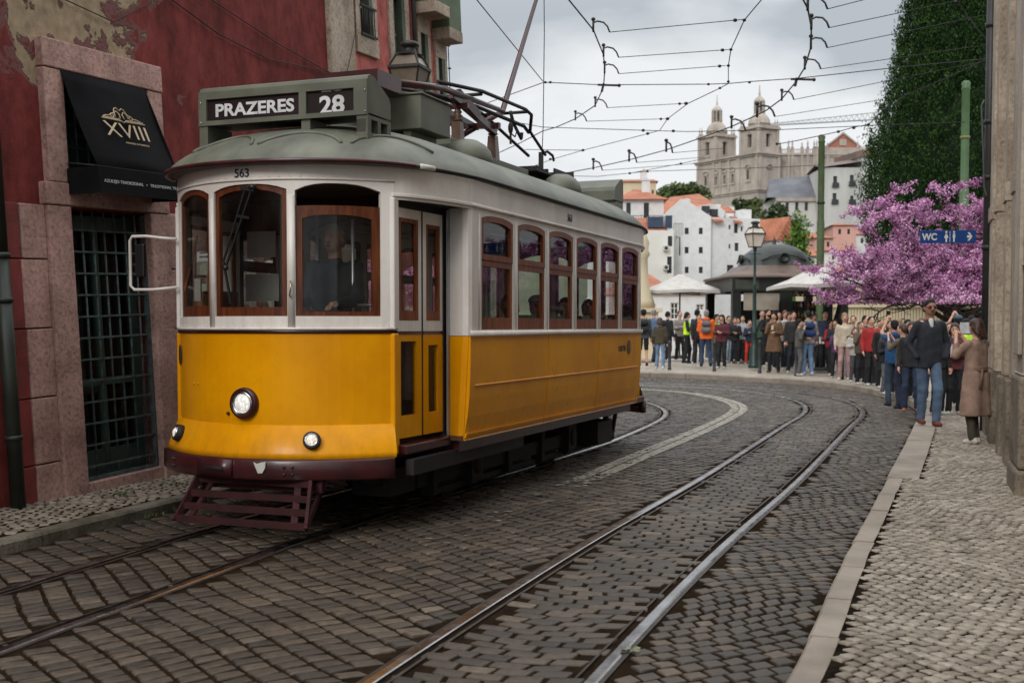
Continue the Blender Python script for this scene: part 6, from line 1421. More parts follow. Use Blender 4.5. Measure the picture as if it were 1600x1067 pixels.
# ------------------------------------------------------------------ overhead wires, all about 5.9 m above the rails
ZW = 5.9
def wire(name, pts, label, cat, r=.007, sag=0.0, dz=0.0, group=None, world=False):
    """pts: (u, v[, z]) picture points brought to the height of the wire net"""
    Q = [Vector(p) if world else atz(p[0], p[1], (p[2] if len(p) > 2 else ZW)+dz) for p in pts]
    e = empty(name, Q[0], 0, label, cat, group); o = Q[0]; W = []
    for a, b in zip(Q[:-1], Q[1:]):
        for k in range(6): t = k/6; W.append(a+(b-a)*t-Vector((0, 0, sag*4*t*(1-t)))-o)
    W.append(Q[-1]-o); mb = MB(); mb.tube(W, r, 5); mb.obj('wire', WIREM, e); return e, Q
def knob(e, P, o, s=.05): mb = MB(); mb.ball(P-o, s, s, s*.8, 8, 6); mb.obj('insulator', WIREM, e)
def hanger(e, P, o, d, s=1.0):
    """curved pull-off arm on a contact wire"""
    d = Vector(d).normalized(); p = P-o; z = Vector((0, 0, 1)); mb = MB()
    mb.tube([p, p+z*.05*s, p+z*.16*s, p+z*.19*s+d*.10*s, p+z*.15*s+d*.24*s, p+z*.05*s+d*.33*s, p-z*.08*s+d*.38*s], .021*s, 6); mb.ball(p+z*.24*s, .052*s, .052*s, .045*s, 8, 6); mb.tube([p-z*.05*s, p+z*.24*s], .028*s, 6)
    mb.obj('pull_off_arm', DARKI, e)
cwL = [(860, -45), (887, -2), (927, 47), (943, 86), (944.7, 112), (943, 137), (930, 165), (899, 186), (869, 199), (848, 205), (814, 223), (775, 241), (700, 262)]
eL, QL = wire('contact_wire', cwL, 'thick contact wire curving over the left track, from the top down to the tram collector', 'wire', .011)
hangL = [2, 3, 4, 6, 7]; endL = [(1160, 31), (1139, 78), (1134, 103), (1070, 162), (1040, 186)]
names = ['topmost', 'second', 'third', 'fourth', 'lowest']
for i, (k, en) in enumerate(zip(hangL, endL)):
    P = QL[k]; E_ = atz(en[0], en[1], ZW+.05); d = (E_-P); hanger(eL, P, QL[0], d, .62)
    s = P+d.normalized()*.235-Vector((0, 0, .05)); ee, q = wire('pull_off_wire', [s, E_], f'{names[i]} pull-off wire between the left contact wire and the long span node line', 'wire', .006, world=True, group='pull-off wires of the left bend')
    knob(ee, E_-(E_-s).normalized()*.1, s, .032)
cwR = [(1240, -40), (1255, 0), (1262, 13.5), (1267.6, 43), (1267, 74), (1257.5, 106), (1244, 128), (1221.5, 155), (1197, 173), (1183, 180), (1143, 198), (1100, 214), (1041, 234.5), (983, 250), (927, 262.6), (850, 277)]
eR, QR = wire('contact_wire', cwR, 'thick contact wire curving over the right track, passing in front of the church towers', 'wire', .013)
hangR = [2, 3, 4, 5, 7, 9, 10, 12, 13, 14]
endR = [(1370, -5), (1415, 25, 1540, -8), (1416, 57, 1540, 24), (1400, 98, 1545, 70), (1385, 130, 1545, 95), (1379, 156), (None,), (1130, 232), (1100, 246), (1085, 256)]
lb = ['leaving the frame at the top', 'just above the cypress tip', 'second to cross the cypress', 'third to cross the cypress', 'crossing the cypress above its shoulder', 'ending at the knot beside the cypress', '', 'fading out left of the left tower', 'low wire left of the church front', 'lowest wire over the tram roof']
for i, k in enumerate(hangR):
    P = QR[k]; en = endR[i]
    d0 = Vector((1, .25, 0)); 
    if en[0] is None: hanger(eR, P, QR[0], d0, .85); continue
    u, v = (en[2], en[3]) if len(en) == 4 else en
    E_ = atz(u, v, ZW+.1) if v < 200 else at(u, v, P.y+3)
    hs = .68 if i < 5 else .95; hanger(eR, P, QR[0], E_-P, hs); s = P+(E_-P).normalized()*.38*hs-Vector((0, 0, .08*hs))
    wire('pull_off_wire', [s, E_], 'pull-off wire right of the right contact wire, '+lb[i], 'wire', .006 if i < 6 else .007, world=True, group='pull-off wires of the right bend')
def node(name, pts, label, knobs=(), r=.008, group=None):
    e, Q = wire(name, pts, label, 'wire', r, group=group)
    for (u, v) in knobs: P = atz(u, v, ZW); knob(e, P, Q[0], .028 if v < 150 else .04)
node('span_wire', [(1205, -14), (1190, 0), (1163, 32), (1142, 78), (1138, 103), (1138, 131), (1125, 138), (1075, 162), (1043, 186), (1031, 204), (1013, 209), (911, 235), (860, 250), (828, 262), (760, 285)], 'bent span wire running down left of the towers and joining the pull-off wires', [(1163, 32), (1142, 78), (1138, 103), (1138, 128), (1125, 138), (1072, 162), (1043, 186), (1012, 209), (911, 235), (860, 249)])
node('span_wire', [(740, -6), (848, 127)], 'thin wire slanting from the top left to the knot above the collector')
node('span_wire', [(757, 163), (806, 145), (850, 129), (940, 133), (1107, 132), (1138, 131), (1171, 128), (1245, 123), (1400, 106), (1548, 92)], 'long span wire crossing above the towers to the right building', [(852, 129), (860, 129), (1107, 132), (1171, 129)])
for (u, v, w) in ((943, 133, .2), (1245, 124, .22)):
    P = atz(u, v, ZW); e = empty('wire_crossing_clamp', P, 0, 'metal clamp where the span wire crosses the left contact wire' if u < 1000 else 'metal clamp where the span wire crosses the right contact wire', 'clamp', 'contact wire clamps'); mb = MB(); mb.beam((-.1, 0, 0), (w*1.4, .05, .0), .032, .032); mb.beam((-.03, 0, -.12), (.0, 0, .02), .06, .04); mb.ball((w*1.4, .05, 0), .032); mb.obj('clamp_body', DARKI, e)
node('span_wire', [(815, 193), (848, 199), (1005, 204), (1075, 206), (1217, 203), (1348, 197), (1460, 193), (1508, 191)], 'nearly level span wire tied to the mast before the cypress', [(1005, 204), (1052, 205), (1425, 195)])
node('span_wire', [(820, 234), (911, 235)], 'short level wire joining the bent span wire above the tram', [])
node('span_wire', [(795, 277), (884, 275), (933, 276), (1012, 268), (1100, 265), (1230, 261), (1280, 258)], 'lowest level span wire, crossing the church front to the left mast', [(984, 271), (1012, 268)])
node('span_wire', [(984, 271), (1064, 256), (1110, 246)], 'short wire rising from the lowest span wire to the church', [(1064, 256)])
node('span_wire', [(1548, 90), (1480, 122), (1415, 149), (1381, 172), (1357, 195), (1334, 199), (1310, 206), (1245, 220), (1212, 226)], 'kinked span wire falling across the cypress to the church roof', [(1415, 149), (1380, 172), (1357, 195), (1334, 200), (1310, 206), (1214, 225)], r=.010)
node('span_wire', [(1494, -4), (1516, 33), (1545, 66)], 'short slanted wire high over the cypress', [(1494, 4), (1516, 33)])

# ------------------------------------------------------------------ trees
def leaves(name, C, size, mat, parent, up=.3, asp=1.6, tone=None, seed=1):
    """two crossed leaf-shaped quads at every centre"""
    rg = np.random.default_rng(seed); n = len(C); d = rg.normal(0, 1, (n, 3)); d[:, 2] += up*3; d /= np.linalg.norm(d, axis=1)[:, None]
    r = rg.normal(0, 1, (n, 3)); s = np.cross(d, r); s /= np.maximum(np.linalg.norm(s, axis=1)[:, None], 1e-6); sz = size*rg.uniform(.6, 1.35, (n, 1))
    V = np.stack([C-d*sz*.5*asp, C+s*sz*.5, C+d*sz*.5*asp, C-s*sz*.5], 1).reshape(-1, 3); F = np.arange(n*4).reshape(-1, 4)
    tn = rg.random(n) if tone is None else np.clip(tone+rg.normal(0, .12, n), 0, 1)
    return np_obj(name, V, F, mat, parent, attrs={'tone': np.repeat(tn, 4)})
def noise3(P, k, seed):
    rg = np.random.default_rng(seed); s = np.zeros(len(P))
    for i in range(6): w = rg.normal(0, k*(1+.5*i), 3); s += np.sin(P@w+rg.uniform(0, 6.28))/(1+.35*i)
    return s/3
def conifer(name, base, H, Rr, nleaf, label, size, mat, seed, prof, up=.7, group=None, z0=.25):
    rg = np.random.default_rng(seed); e = empty(name, base, 0, label, 'tree', group)
    mb = MB(); mb.tube([(0, 0, -.3), (0, 0, H*.5), (0, 0, H*.93)], [Rr*.10, Rr*.07, .02], 8); mb.obj('trunk', BARK, e)
    # dense inner foliage: a lumpy core well inside the tufts
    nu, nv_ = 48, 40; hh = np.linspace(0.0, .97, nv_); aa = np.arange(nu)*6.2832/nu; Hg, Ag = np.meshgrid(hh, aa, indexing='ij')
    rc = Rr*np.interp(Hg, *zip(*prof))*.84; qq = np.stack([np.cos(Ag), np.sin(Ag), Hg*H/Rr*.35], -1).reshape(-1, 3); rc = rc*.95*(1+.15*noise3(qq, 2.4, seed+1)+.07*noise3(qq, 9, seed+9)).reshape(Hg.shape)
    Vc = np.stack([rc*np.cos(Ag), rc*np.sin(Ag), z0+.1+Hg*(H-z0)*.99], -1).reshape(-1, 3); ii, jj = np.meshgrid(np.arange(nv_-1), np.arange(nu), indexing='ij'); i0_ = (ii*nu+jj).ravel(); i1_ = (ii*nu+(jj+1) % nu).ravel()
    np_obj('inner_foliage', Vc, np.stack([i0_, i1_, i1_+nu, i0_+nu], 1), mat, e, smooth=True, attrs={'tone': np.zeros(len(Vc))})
    # tufts on the surface of the crown, each a flame of small leaves
    nt_ = nleaf//26; h = rg.beta(1.1, 1.25, nt_); a = rg.uniform(0, 6.283, nt_)
    rad = Rr*np.interp(h, *zip(*prof)); q = np.stack([np.cos(a), np.sin(a), h*H/Rr*.35], 1)
    rad *= (1+.13*noise3(q, 2.4, seed+1)+.06*noise3(q, 6, seed+2)); rr = rad*np.where(rg.random(nt_) < .8, rg.uniform(.86, 1.0, nt_), rg.uniform(.35, .86, nt_))
    C = np.stack([rr*np.cos(a), rr*np.sin(a), z0+h*(H-z0)], 1); outn = np.stack([np.cos(a), np.sin(a), np.zeros(nt_)], 1)
    tl = (.2 if size < .05 else size*2.0)*rg.uniform(1.6, 4.0, nt_); k = 26; t = rg.random((nt_, k)); ax = outn*.35+np.array([0, 0, 1.0]); ax /= np.linalg.norm(ax, axis=1)[:, None]
    wid = (np.sin(t*math.pi*.85+.35))[:, :, None]*rg.normal(0, 1, (nt_, k, 3))*tl[:, None, None]*.20
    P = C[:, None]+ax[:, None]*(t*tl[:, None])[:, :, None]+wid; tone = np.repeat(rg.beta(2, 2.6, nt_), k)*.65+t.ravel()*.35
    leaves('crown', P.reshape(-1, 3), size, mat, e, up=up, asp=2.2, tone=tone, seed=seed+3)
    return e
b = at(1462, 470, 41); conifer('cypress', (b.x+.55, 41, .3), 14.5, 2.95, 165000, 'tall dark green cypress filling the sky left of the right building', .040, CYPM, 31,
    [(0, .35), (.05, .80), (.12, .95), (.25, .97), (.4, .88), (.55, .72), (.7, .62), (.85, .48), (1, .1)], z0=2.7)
b = at(1246, 400, 66); conifer('garden_conifer', (b.x, 66, 0), CAMH-(352-510)*66/FPX-.1, .95, 5200, 'small bright green conical tree right of the kiosk dome', .12, LEAFB, 41, [(0, .9), (.3, 1), (.6, .7), (.85, .35), (1, .05)], up=.3)
def broad(name, base, H, Rr, n, label, size, mat, seed, sx=1.0, group=None):
    rg = np.random.default_rng(seed); e = empty(name, base, 0, label, 'tree', group); mb = MB(); mb.tube([(0, 0, -1), (0, 0, H*.35), (.1*Rr, 0, H*.55)], [Rr*.12, Rr*.09, Rr*.05], 8)
    cl = []
    for k in range(16):
        a = rg.uniform(0, 6.28); r = Rr*rg.uniform(.2, .75); z = H*rg.uniform(.48, .88); c = (r*math.cos(a)*sx, r*math.sin(a), z); cl.append(c)
        mb.tube([(0, 0, H*.32), (c[0]*.5, c[1]*.5, H*.32+(z-H*.32)*.6), c], [Rr*.05, Rr*.03, Rr*.012], 5)
    mb.obj('trunk', BARK, e); P = []; T = []
    for c in cl:
        m = n//16; q = rg.normal(0, 1, (m, 3)); q /= np.linalg.norm(q, axis=1)[:, None]; q *= (Rr*rg.uniform(.28, .42))*rg.uniform(.55, 1.05, (m, 1)); q[:, 2] *= .75; P.append(np.array(c)+q); T.append(np.full(m, rg.uniform(.2, .8)))
    leaves('crown', np.vstack(P), size, mat, e, up=.1, asp=1.5, tone=np.concatenate(T), seed=seed+1); return e
b = at(1202, 360, 150); broad('garden_tree', (b.x, 150, 6), CAMH-(312-510)*150/FPX-6, 3.1, 5000, 'grey-green bushy tree on the slope below the convent roof', .30, LEAFG, 51, group='trees on the slope')
b = at(1168, 330, 170); broad('garden_tree', (b.x, 170, 8), CAMH-(300-510)*170/FPX-8, 2.6, 3500, 'small dark tree at the foot of the church front', .30, LEAFG, 52, group='trees on the slope')
b = at(1188, 340, 160); broad('garden_tree', (b.x, 160, 7), CAMH-(322-510)*160/FPX-7, 2.4, 3000, 'low tree between the two larger ones below the church', .28, LEAFG, 53, group='trees on the slope')
for i, (u, vt, Y, r_) in enumerate(((1040, 292, 260, 5), (1055, 290, 265, 5.5), (1070, 287, 262, 6), (1083, 286, 268, 6), (1027, 297, 258, 4.5))):
    b = at(u, 300, Y); zt = CAMH-(vt-510)*Y/FPX; broad('hilltop_tree', (b.x, Y, zt-10), 10, r_*.9, 1600, ['bare-looking dark tree on the skyline, second from the left', 'dark hilltop tree in the middle of the skyline group', 'round dark hilltop tree near the church', 'dark hilltop tree touching the church wall', 'small hilltop tree farthest left, above the villa roof'][i], .55, LEAFG, 60+i, group='trees on the skyline left of the church')
b = at(1262, 398, 72); broad('shrub', (b.x, 72, .5), 2.9, 1.0, 1500, 'leafy shrub beside the small orange-roofed house', .12, LEAFB, 71)

def judas(name, base, label, seed, R0=3.2, H=4.6, zmin=2.15, sz=.042, nb=9, extra=()):
    rg = np.random.default_rng(seed); e = empty(name, base, 0, label, 'tree'); mb = MB(); tips = []
    def grow(p, d, L, r, lvl):
        pts = [p.copy()]; dd = d.copy(); n = 5
        for k in range(n):
            dd = dd+rg.normal(0, .16, 3)+np.array([0, 0, .03 if lvl else .0]); 
            if p[2] > H*.9: dd[2] -= .12
            dd /= np.linalg.norm(dd); p = p+dd*L/n; pts.append(p.copy())
        mb.tube([tuple(q) for q in pts], [r*(1-.6*k/n) for k in range(n+1)], 5 if lvl < 2 else 4)
        if lvl >= 1: tips.append((np.array(pts), lvl, r))
        if lvl < 4:
            m = {0: nb, 1: 6, 2: 5, 3: 4}[lvl]
            for k in range(m):
                f = rg.uniform(.30, 1.0) if lvl else rg.uniform(.75, 1.0); i = min(int(f*n), n-1); q = pts[i]+(pts[i+1]-pts[i])*(f*n-i)
                a = rg.uniform(0, 6.283); side = np.array([math.cos(a), math.sin(a), rg.uniform(-.25, .55)]); nd = dd*(.55 if lvl else .25)+side*.85; nd /= np.linalg.norm(nd)
                grow(q, nd, {0: R0*.78, 1: R0*.42, 2: R0*.26, 3: R0*.15}[lvl]*rg.uniform(.65, 1.25), r*.5, lvl+1)
    grow(np.array([0., 0, 0]), np.array([.1, 0, 1.]), 2.1, .16, 0)
    for (q, d, L) in extra: grow(np.array(q, float), np.array(d, float)/np.linalg.norm(d), L, .035, 2)
    mb.obj('trunk', BARK, e); C = []; T = []
    for pts, lvl, r in tips:
        if lvl == 1: dens, sp = 80, .06
        else: dens, sp = {2: 140, 3: 150, 4: 165}[lvl], {2: .055, 3: .05, 4: .038}[lvl]
        L = np.linalg.norm(np.diff(pts, axis=0), axis=1).sum(); m = int(dens*L); t = rg.random(m)*(len(pts)-1); i = t.astype(int); f = (t-i)[:, None]
        q = pts[i]*(1-f)+pts[i+1]*f+rg.normal(0, sp, (m, 3))*(.55+.9*np.abs(np.sin(t*5+r*90)))[:, None]; C.append(q); T.append(np.full(m, rg.uniform(.12, .88)))
    C = np.vstack(C); T = np.concatenate(T); k = C[:, 2] > zmin; C, T = C[k], T[k]; print(name, len(C), 'blossoms')
    leaves('crown', C, sz, BLOS, e, up=.0, asp=1.1, tone=T, seed=seed+5); return e
b = at(1466, 480, 31.5); judas('judas_tree', (b.x, 31.5, .36), 'judas tree full of magenta blossom behind the crowd', 81, R0=2.75, H=4.7, zmin=1.88, sz=.045, nb=12,
    extra=[((-.5, 0, 3.0), (-.35, 0, 1), 2.0), ((.5, 0, 3.0), (.1, 0, 1), 2.0), ((1.0, .2, 3.0), (.4, .2, 1), 1.9), ((-.9, -.3, 3.0), (-.45, -.2, .8), 1.5), ((-1.2, -.2, 2.9), (-.75, -.1, .75), 2.0), ((.0, 0, 2.5), (-.25, 0, 1), 1.5), ((-.8, 0, 2.4), (-1, -.1, .15), 1.9), ((.6, 0, 2.8), (.15, 0, 1), 1.6), ((-1.4, 0, 2.0), (-1, 0, -.02), 1.6), ((-1.5, .1, 2.2), (-1, -.3, .3), 1.5), ((.2, -.3, 2.6), (.45, -.2, .9), 1.5)])
judas('judas_tree', (15.2, 30.0, .36), 'second judas tree seen only as a reflection in the tram windows', 91, R0=3.0, H=4.3, zmin=1.6, sz=.07, nb=7)
# tufts of grass at the foot of the kerb
rg0 = np.random.default_rng(3); C = []
for (x, y, n) in ((-3.02, 9.95, 26), (-3.0, 10.15, 16), (-3.5, 10.55, 22), (-3.2, 11.2, 20)): C.append(np.c_[rg0.normal(x, .05, n), rg0.normal(y, .09, n), np.full(n, gz(y)+.02 if x > -3.1 else gz(y)+.10)])
C = np.vstack(C); tag(leaves('grass_tufts', C, .015, LEAFG, None, up=1.2, asp=3, seed=8), 'small tufts of grass growing at the left kerb', 'grass', kind='stuff')
# ------------------------------------------------------------------ people: bodies grown as one smooth surface from a posed skeleton
def surf_nets(D, org, h):
    ins = D < 0; s = np.zeros(tuple(n-1 for n in D.shape), int)
    cor = [(a, b, c) for a in (0, 1) for b in (0, 1) for c in (0, 1)]; sl = lambda a, n: slice(a, n-1+a)
    nx, ny, nz = D.shape
    for a, b, c in cor: s += ins[sl(a, nx), sl(b, ny), sl(c, nz)]
    cell = (s > 0) & (s < 8); idx = np.full(cell.shape, -1); idx[cell] = np.arange(cell.sum()); ci = np.argwhere(cell); P = np.zeros((len(ci), 3)); W = np.zeros(len(ci))
    dv = {c: D[ci[:, 0]+c[0], ci[:, 1]+c[1], ci[:, 2]+c[2]] for c in cor}
    for a in cor:
        for ax in range(3):
            if a[ax] == 0:
                b = list(a); b[ax] = 1; b = tuple(b); da, db = dv[a], dv[b]; m = (da < 0) != (db < 0); t = np.where(m, da/np.where(m, da-db, 1), 0); q = np.array(a, float)[None]*np.ones((len(ci), 1)); q[:, ax] += t; P += q*m[:, None]; W += m
    V = (ci+P/np.maximum(W, 1)[:, None])*h+org; F = []
    for ax in range(3):
        o1, o2 = [(1, 2), (2, 0), (0, 1)][ax]; A = [slice(None)]*3; B = [slice(None)]*3; A[ax] = slice(0, -1); B[ax] = slice(1, None); cr = ins[tuple(A)] != ins[tuple(B)]; e = np.argwhere(cr)
        e = e[(e[:, o1] > 0) & (e[:, o2] > 0) & (e[:, o1] < D.shape[o1]-1) & (e[:, o2] < D.shape[o2]-1)]
        if not len(e): continue
        def g(d1, d2): k = e.copy(); k[:, o1] -= d1; k[:, o2] -= d2; return idx[k[:, 0], k[:, 1], k[:, 2]]
        q = np.stack([g(1, 1), g(0, 1), g(0, 0), g(1, 0)], 1); f = ins[e[:, 0], e[:, 1], e[:, 2]]; q[~f] = q[~f][:, ::-1]; F.append(q[(q >= 0).all(1)])
    return V, np.vstack(F) if F else np.zeros((0, 4), int)
def sdf_mesh(name, bones, mats, parent, h=.02, k=.03, cut=None, pad=.05, wob=0.0):
    """bones: (a, b, ra, rb) capsules or ('e', c, (rx, ry, rz)) ellipsoids; cut: list of (point, normal) planes keeping the side against the normal"""
    lo = np.full(3, 1e9); hi = -lo
    for b in bones:
        if b[0] == 'e': c, r = np.array(b[1]), np.array(b[2]); lo = np.minimum(lo, c-r); hi = np.maximum(hi, c+r)
        else:
            for p, r in ((b[0], b[2]), (b[1], b[3])): lo = np.minimum(lo, np.array(p)-r); hi = np.maximum(hi, np.array(p)+r)
    lo -= pad; hi += pad; n = np.ceil((hi-lo)/h).astype(int)+1; X, Y, Z = np.meshgrid(*[lo[i]+np.arange(n[i])*h for i in range(3)], indexing='ij'); Pn = np.stack([X, Y, Z], -1); D = None
    for b in bones:
        if b[0] == 'e': q = (Pn-np.array(b[1]))/np.array(b[2]); l = np.linalg.norm(q, axis=-1); d = (l-1)*min(b[2])
        else:
            a_, b_ = np.array(b[0], float), np.array(b[1], float); ab = b_-a_; l2 = max(ab@ab, 1e-9); t = np.clip(((Pn-a_)@ab)/l2, 0, 1); d = np.linalg.norm(Pn-(a_+t[..., None]*ab), axis=-1)-(b[2]+(b[3]-b[2])*t)
        if D is None: D = d
        else: hh = np.clip(.5+.5*(D-d)/k, 0, 1); D = D*(1-hh)+d*hh-k*hh*(1-hh)
    if wob: D = D+wob*(np.sin(X*31+Z*17)+np.sin(Y*27-Z*23)+np.sin(Z*41+X*13))*.4
    for c, nrm in (cut or []): D = np.maximum(D, (Pn-np.array(c))@np.array(nrm, float))
    V, F = surf_nets(D, lo, h)
    o = np_obj(name, V, F, mats, parent, smooth=True); return o
def person(u, v, hpx, face, label, top, legs, hair, pose='down', skin=SKIN, shoes=(.5, .5, .48), hl='short', coat=0.0, bag=None, Y=None, hat=None, stride=.0, group='people waiting and passing on the square', h=.02, bare=False, beard=False, glasses=None, stout=1.0, vest=None, hood=None, lean=0.0, skirt=None, held=None, loc=None, height=None, shirt=None, parent_cat='person', sit=False, bagc=None, jl=.86):
    """face: heading the person looks at, degrees clockwise from away-from-camera; hpx: height in picture pixels"""
    if loc is None:
        P = ground(u, v, .12) if Y is None else Vector((at(u, 500, Y).x, Y, gz(Y)+.12)); H = height or hpx*P.y/FPX
    else: P = Vector(loc); H = height
    if loc is None and h > .015: face += random.Random(int(u*3+hpx)).uniform(-22, 22)
    e = empty('person', P, -R(face), label, 'person', group); s = H/1.75; b = (1+(stout-1))*1.0; kid = H < 1.45; hs = 1.12 if kid else 1.0
    V3 = lambda x, y, z: (x*s, y*s+lean*max(z-1, 0)*s, z*s); rr = lambda r: r*s*(1.0 if not kid else .95)
    st = stride
    if sit: hipz = .62; knee = [(-.10, .42, .60), (.10, .42, .60)]; ank = [(-.10, .45, .18), (.10, .45, .18)]; hip = [(-.09, 0, .60), (.09, 0, .60)]; dz = -.32
    else:
        rp_ =  random.Random(int(u*7+hpx)); sw = rp_.uniform(-.03, .03); kb = rp_.uniform(0, .07); sp = rp_.uniform(-.02, .04) if h > .015 else -.04; fx = 0
        dz = 0; hip = [(-.085, 0, .93), (.085, 0, .93)]; hip = [(x+sw, y, z) for x, y, z in hip]; knee = [(-.095-sp*.5+sw*.5, .04+st*.45+(kb if sw > 0 else 0), .50), (.095+sp*.5+sw*.5, .04-st*.35+(kb if sw <= 0 else 0), .50)]; ank = [(-.105-sp, -.02+st*.55+(kb*1.2 if sw > 0 else 0), .09), (.105+sp, -.02-st*.60+(kb*1.2 if sw <= 0 else 0), .09+abs(st)*.12)]
    Z = lambda z: z+dz
    sh = [(-.168*stout, 0, Z(1.40)), (.168*stout, 0, Z(1.40))]
    A = {'down': ([(-.225, -.03, Z(1.13)), (-.235, .05, Z(.89))], [(.225, -.03, Z(1.13)), (.235, .05, Z(.89))]), 'pockets': ([(-.27, -.06, Z(1.14)), (-.20, .07, Z(.96))], [(.27, -.06, Z(1.14)), (.20, .07, Z(.96))]),
         'hold': ([(-.23, .02, Z(1.14)), (-.07, .24, Z(1.16))], [(.23, .02, Z(1.14)), (.07, .25, Z(1.19))]), 'phone': ([(-.21, .17, Z(1.24)), (-.06, .30, Z(1.50))], [(.21, .17, Z(1.24)), (.06, .30, Z(1.50))]),
         'up': ([(-.20, .16, Z(1.50)), (-.05, .24, Z(1.76))], [(.20, .16, Z(1.50)), (.05, .24, Z(1.76))]), 'one': ([(-.23, -.02, Z(1.13)), (-.23, .07, Z(.90))], [(.23, .04, Z(1.15)), (.08, .24, Z(1.25))]),
         'chin': ([(-.23, -.02, Z(1.13)), (-.10, .22, Z(1.16))], [(.20, .10, Z(1.16)), (.06, .17, Z(1.45))]), 'side': ([(-.24, .02, Z(1.13)), (-.20, .20, Z(1.02))], [(.25, .02, Z(1.13)), (.24, .14, Z(.93))]), 'drive': ([(-.24, .06, Z(1.14)), (-.20, .30, Z(1.10))], [(.23, .06, Z(1.14)), (.14, .32, Z(1.08))])}[pose]
    hc = (0, .02, Z(1.64)); hr_ = (.074*hs, .092*hs, .108*hs)
    B = [('e', V3(*hc), tuple(x*s for x in hr_)), (V3(0, .045, Z(1.585)), V3(0, .05, Z(1.575)), rr(.056*hs), rr(.045*hs)), (V3(0, -.005, Z(1.42)), V3(0, .0, Z(1.56)), rr(.058), rr(.052)), (V3(0, .105, Z(1.632)), V3(0, .122, Z(1.612)), rr(.012), rr(.015)),
         (V3(-.075*hs, .0, Z(1.64)), V3(-.078*hs, -.005, Z(1.61)), rr(.013), rr(.01)), (V3(.075*hs, .0, Z(1.64)), V3(.078*hs, -.005, Z(1.61)), rr(.013), rr(.01)),
         (V3(-.075, 0, Z(1.36)), V3(.075, 0, Z(1.36)), rr(.062), rr(.062)), (V3(0, 0, Z(1.36)), V3(0, 0, Z(1.0)), rr(.07), rr(.07))]
    for i in (0, 1):
        B += [(V3(*sh[i]), V3(*A[i][0]), rr(.046), rr(.036)), (V3(*A[i][0]), V3(*A[i][1]), rr(.036), rr(.025)), (V3(*hip[i]), V3(*knee[i]), rr(.075), rr(.05)), (V3(*knee[i]), V3(*ank[i]), rr(.05), rr(.034))]
        a0, a1 = np.array(A[i][0]), np.array(A[i][1]); d = (a1-a0)/np.linalg.norm(a1-a0)
        if pose != 'pockets': B += [(V3(*(a1+d*.02)), V3(*(a1+d*.075)), rr(.026), rr(.030))]
    body = sdf_mesh('body', B, [skin], e, h=h, k=.022*s, wob=0)
    body.data.materials.append(EYEM)
    # fingers and thumb joined to the body mesh, eyes, brows and mouth as small marks
    mb = MB()
    if pose != 'pockets':
        for i in (0, 1):
            a0, a1 = np.array(A[i][0]), np.array(A[i][1]); d = (a1-a0)/np.linalg.norm(a1-a0); sd = np.cross(d, [0, 0, 1.0]); sd = sd/np.linalg.norm(sd) if np.linalg.norm(sd) > .1 else np.array([1., 0, 0]); cur = np.array([-np.sign(a1[0]), .3, 0]) if pose == 'down' else np.array([0, .1, -.9 if d[2] < .5 else -.3]); cur = cur/np.linalg.norm(cur)
            if abs(cur@sd) > .6: sd = np.cross(d, cur); sd /= np.linalg.norm(sd)
            for f, (o_, L_) in enumerate(((-.024, .062), (-.008, .072), (.008, .068), (.024, .052))):
                p0 = a1+d*.085+sd*o_; p1 = p0+d*L_*.5+cur*.008; p2 = p1+d*L_*.35+cur*.022; mb.tube([V3(*p0), V3(*p1), V3(*p2)], [rr(.0095), rr(.0085), rr(.007)], 6)
            t0 = a1+d*.035-sd*.022; mb.tube([V3(*t0), V3(*(t0-sd*.022+d*.03)), V3(*(t0-sd*.018+d*.06+cur*.01))], [rr(.012), rr(.0105), rr(.008)], 6)
    yf = hc[1]+hr_[1]
    for sx in (-1, 1): mb.ball(V3(sx*.030, yf-.010, Z(1.645)), rr(.012), rr(.008), rr(.0065), 8, 5, mi=1); mb.tube([V3(sx*.016, yf-.004, Z(1.664)), V3(sx*.045, yf-.016, Z(1.665))], rr(.0045), 5, mi=1)
    mb.tube([V3(-.022, yf-.004, Z(1.578)), V3(.022, yf-.004, Z(1.578))], rr(.0042), 5, mi=1)
    me = bpy.data.meshes.new('t'); me.from_pydata(mb.V, [], mb.F); me.materials.append(skin); me.materials.append(EYEM); me.polygons.foreach_set('material_index', mb.MI); me.polygons.foreach_set('use_smooth', [True]*len(mb.F))
    import bmesh
    bm = bmesh.new(); bm.from_mesh(body.data); bm.from_mesh(me); bm.to_mesh(body.data); bm.free(); bpy.data.meshes.remove(me)
    g = .016
    T = [(V3(-.08*stout, .0, Z(1.34)), V3(-.068*stout, .0, Z(jl+.02)), rr(.098*stout), rr(.112*stout)), (V3(.08*stout, .0, Z(1.34)), V3(.068*stout, .0, Z(jl+.02)), rr(.098*stout), rr(.112*stout)), (V3(0, .01, Z(1.32)), V3(0, .005, Z(.90)), rr(.108*stout), rr(.108*stout)), (V3(0, -.005, Z(1.40)), V3(0, 0, Z(1.44)), rr(.075), rr(.068))]
    for i in (0, 1): T += [(V3(*sh[i]), V3(*A[i][0]), rr(.064*stout), rr(.054)), (V3(*A[i][0]), V3(*A[i][1]), rr(.054), rr(.040))]
    cut = [(V3(0, 0, Z(jl)), (0, 0, -1)), (V3(0, .03, Z(1.485)), (0, .35, 1))]
    if coat: 
        T += [(V3(-.07, 0, .95), V3(-.10, 0, 1.0-coat), rr(.13), rr(.15)), (V3(.07, 0, .95), V3(.10, 0, 1.0-coat), rr(.13), rr(.15)), (V3(0, 0, .9), V3(0, -.0, 1.0-coat), rr(.12), rr(.14))]; cut[0] = (V3(0, 0, .98-coat), (0, 0, -1))
    jk = sdf_mesh('jacket' if not coat else 'coat', T, [cloth(top)], e, h=h, k=.022*s, cut=cut, wob=.004*s)
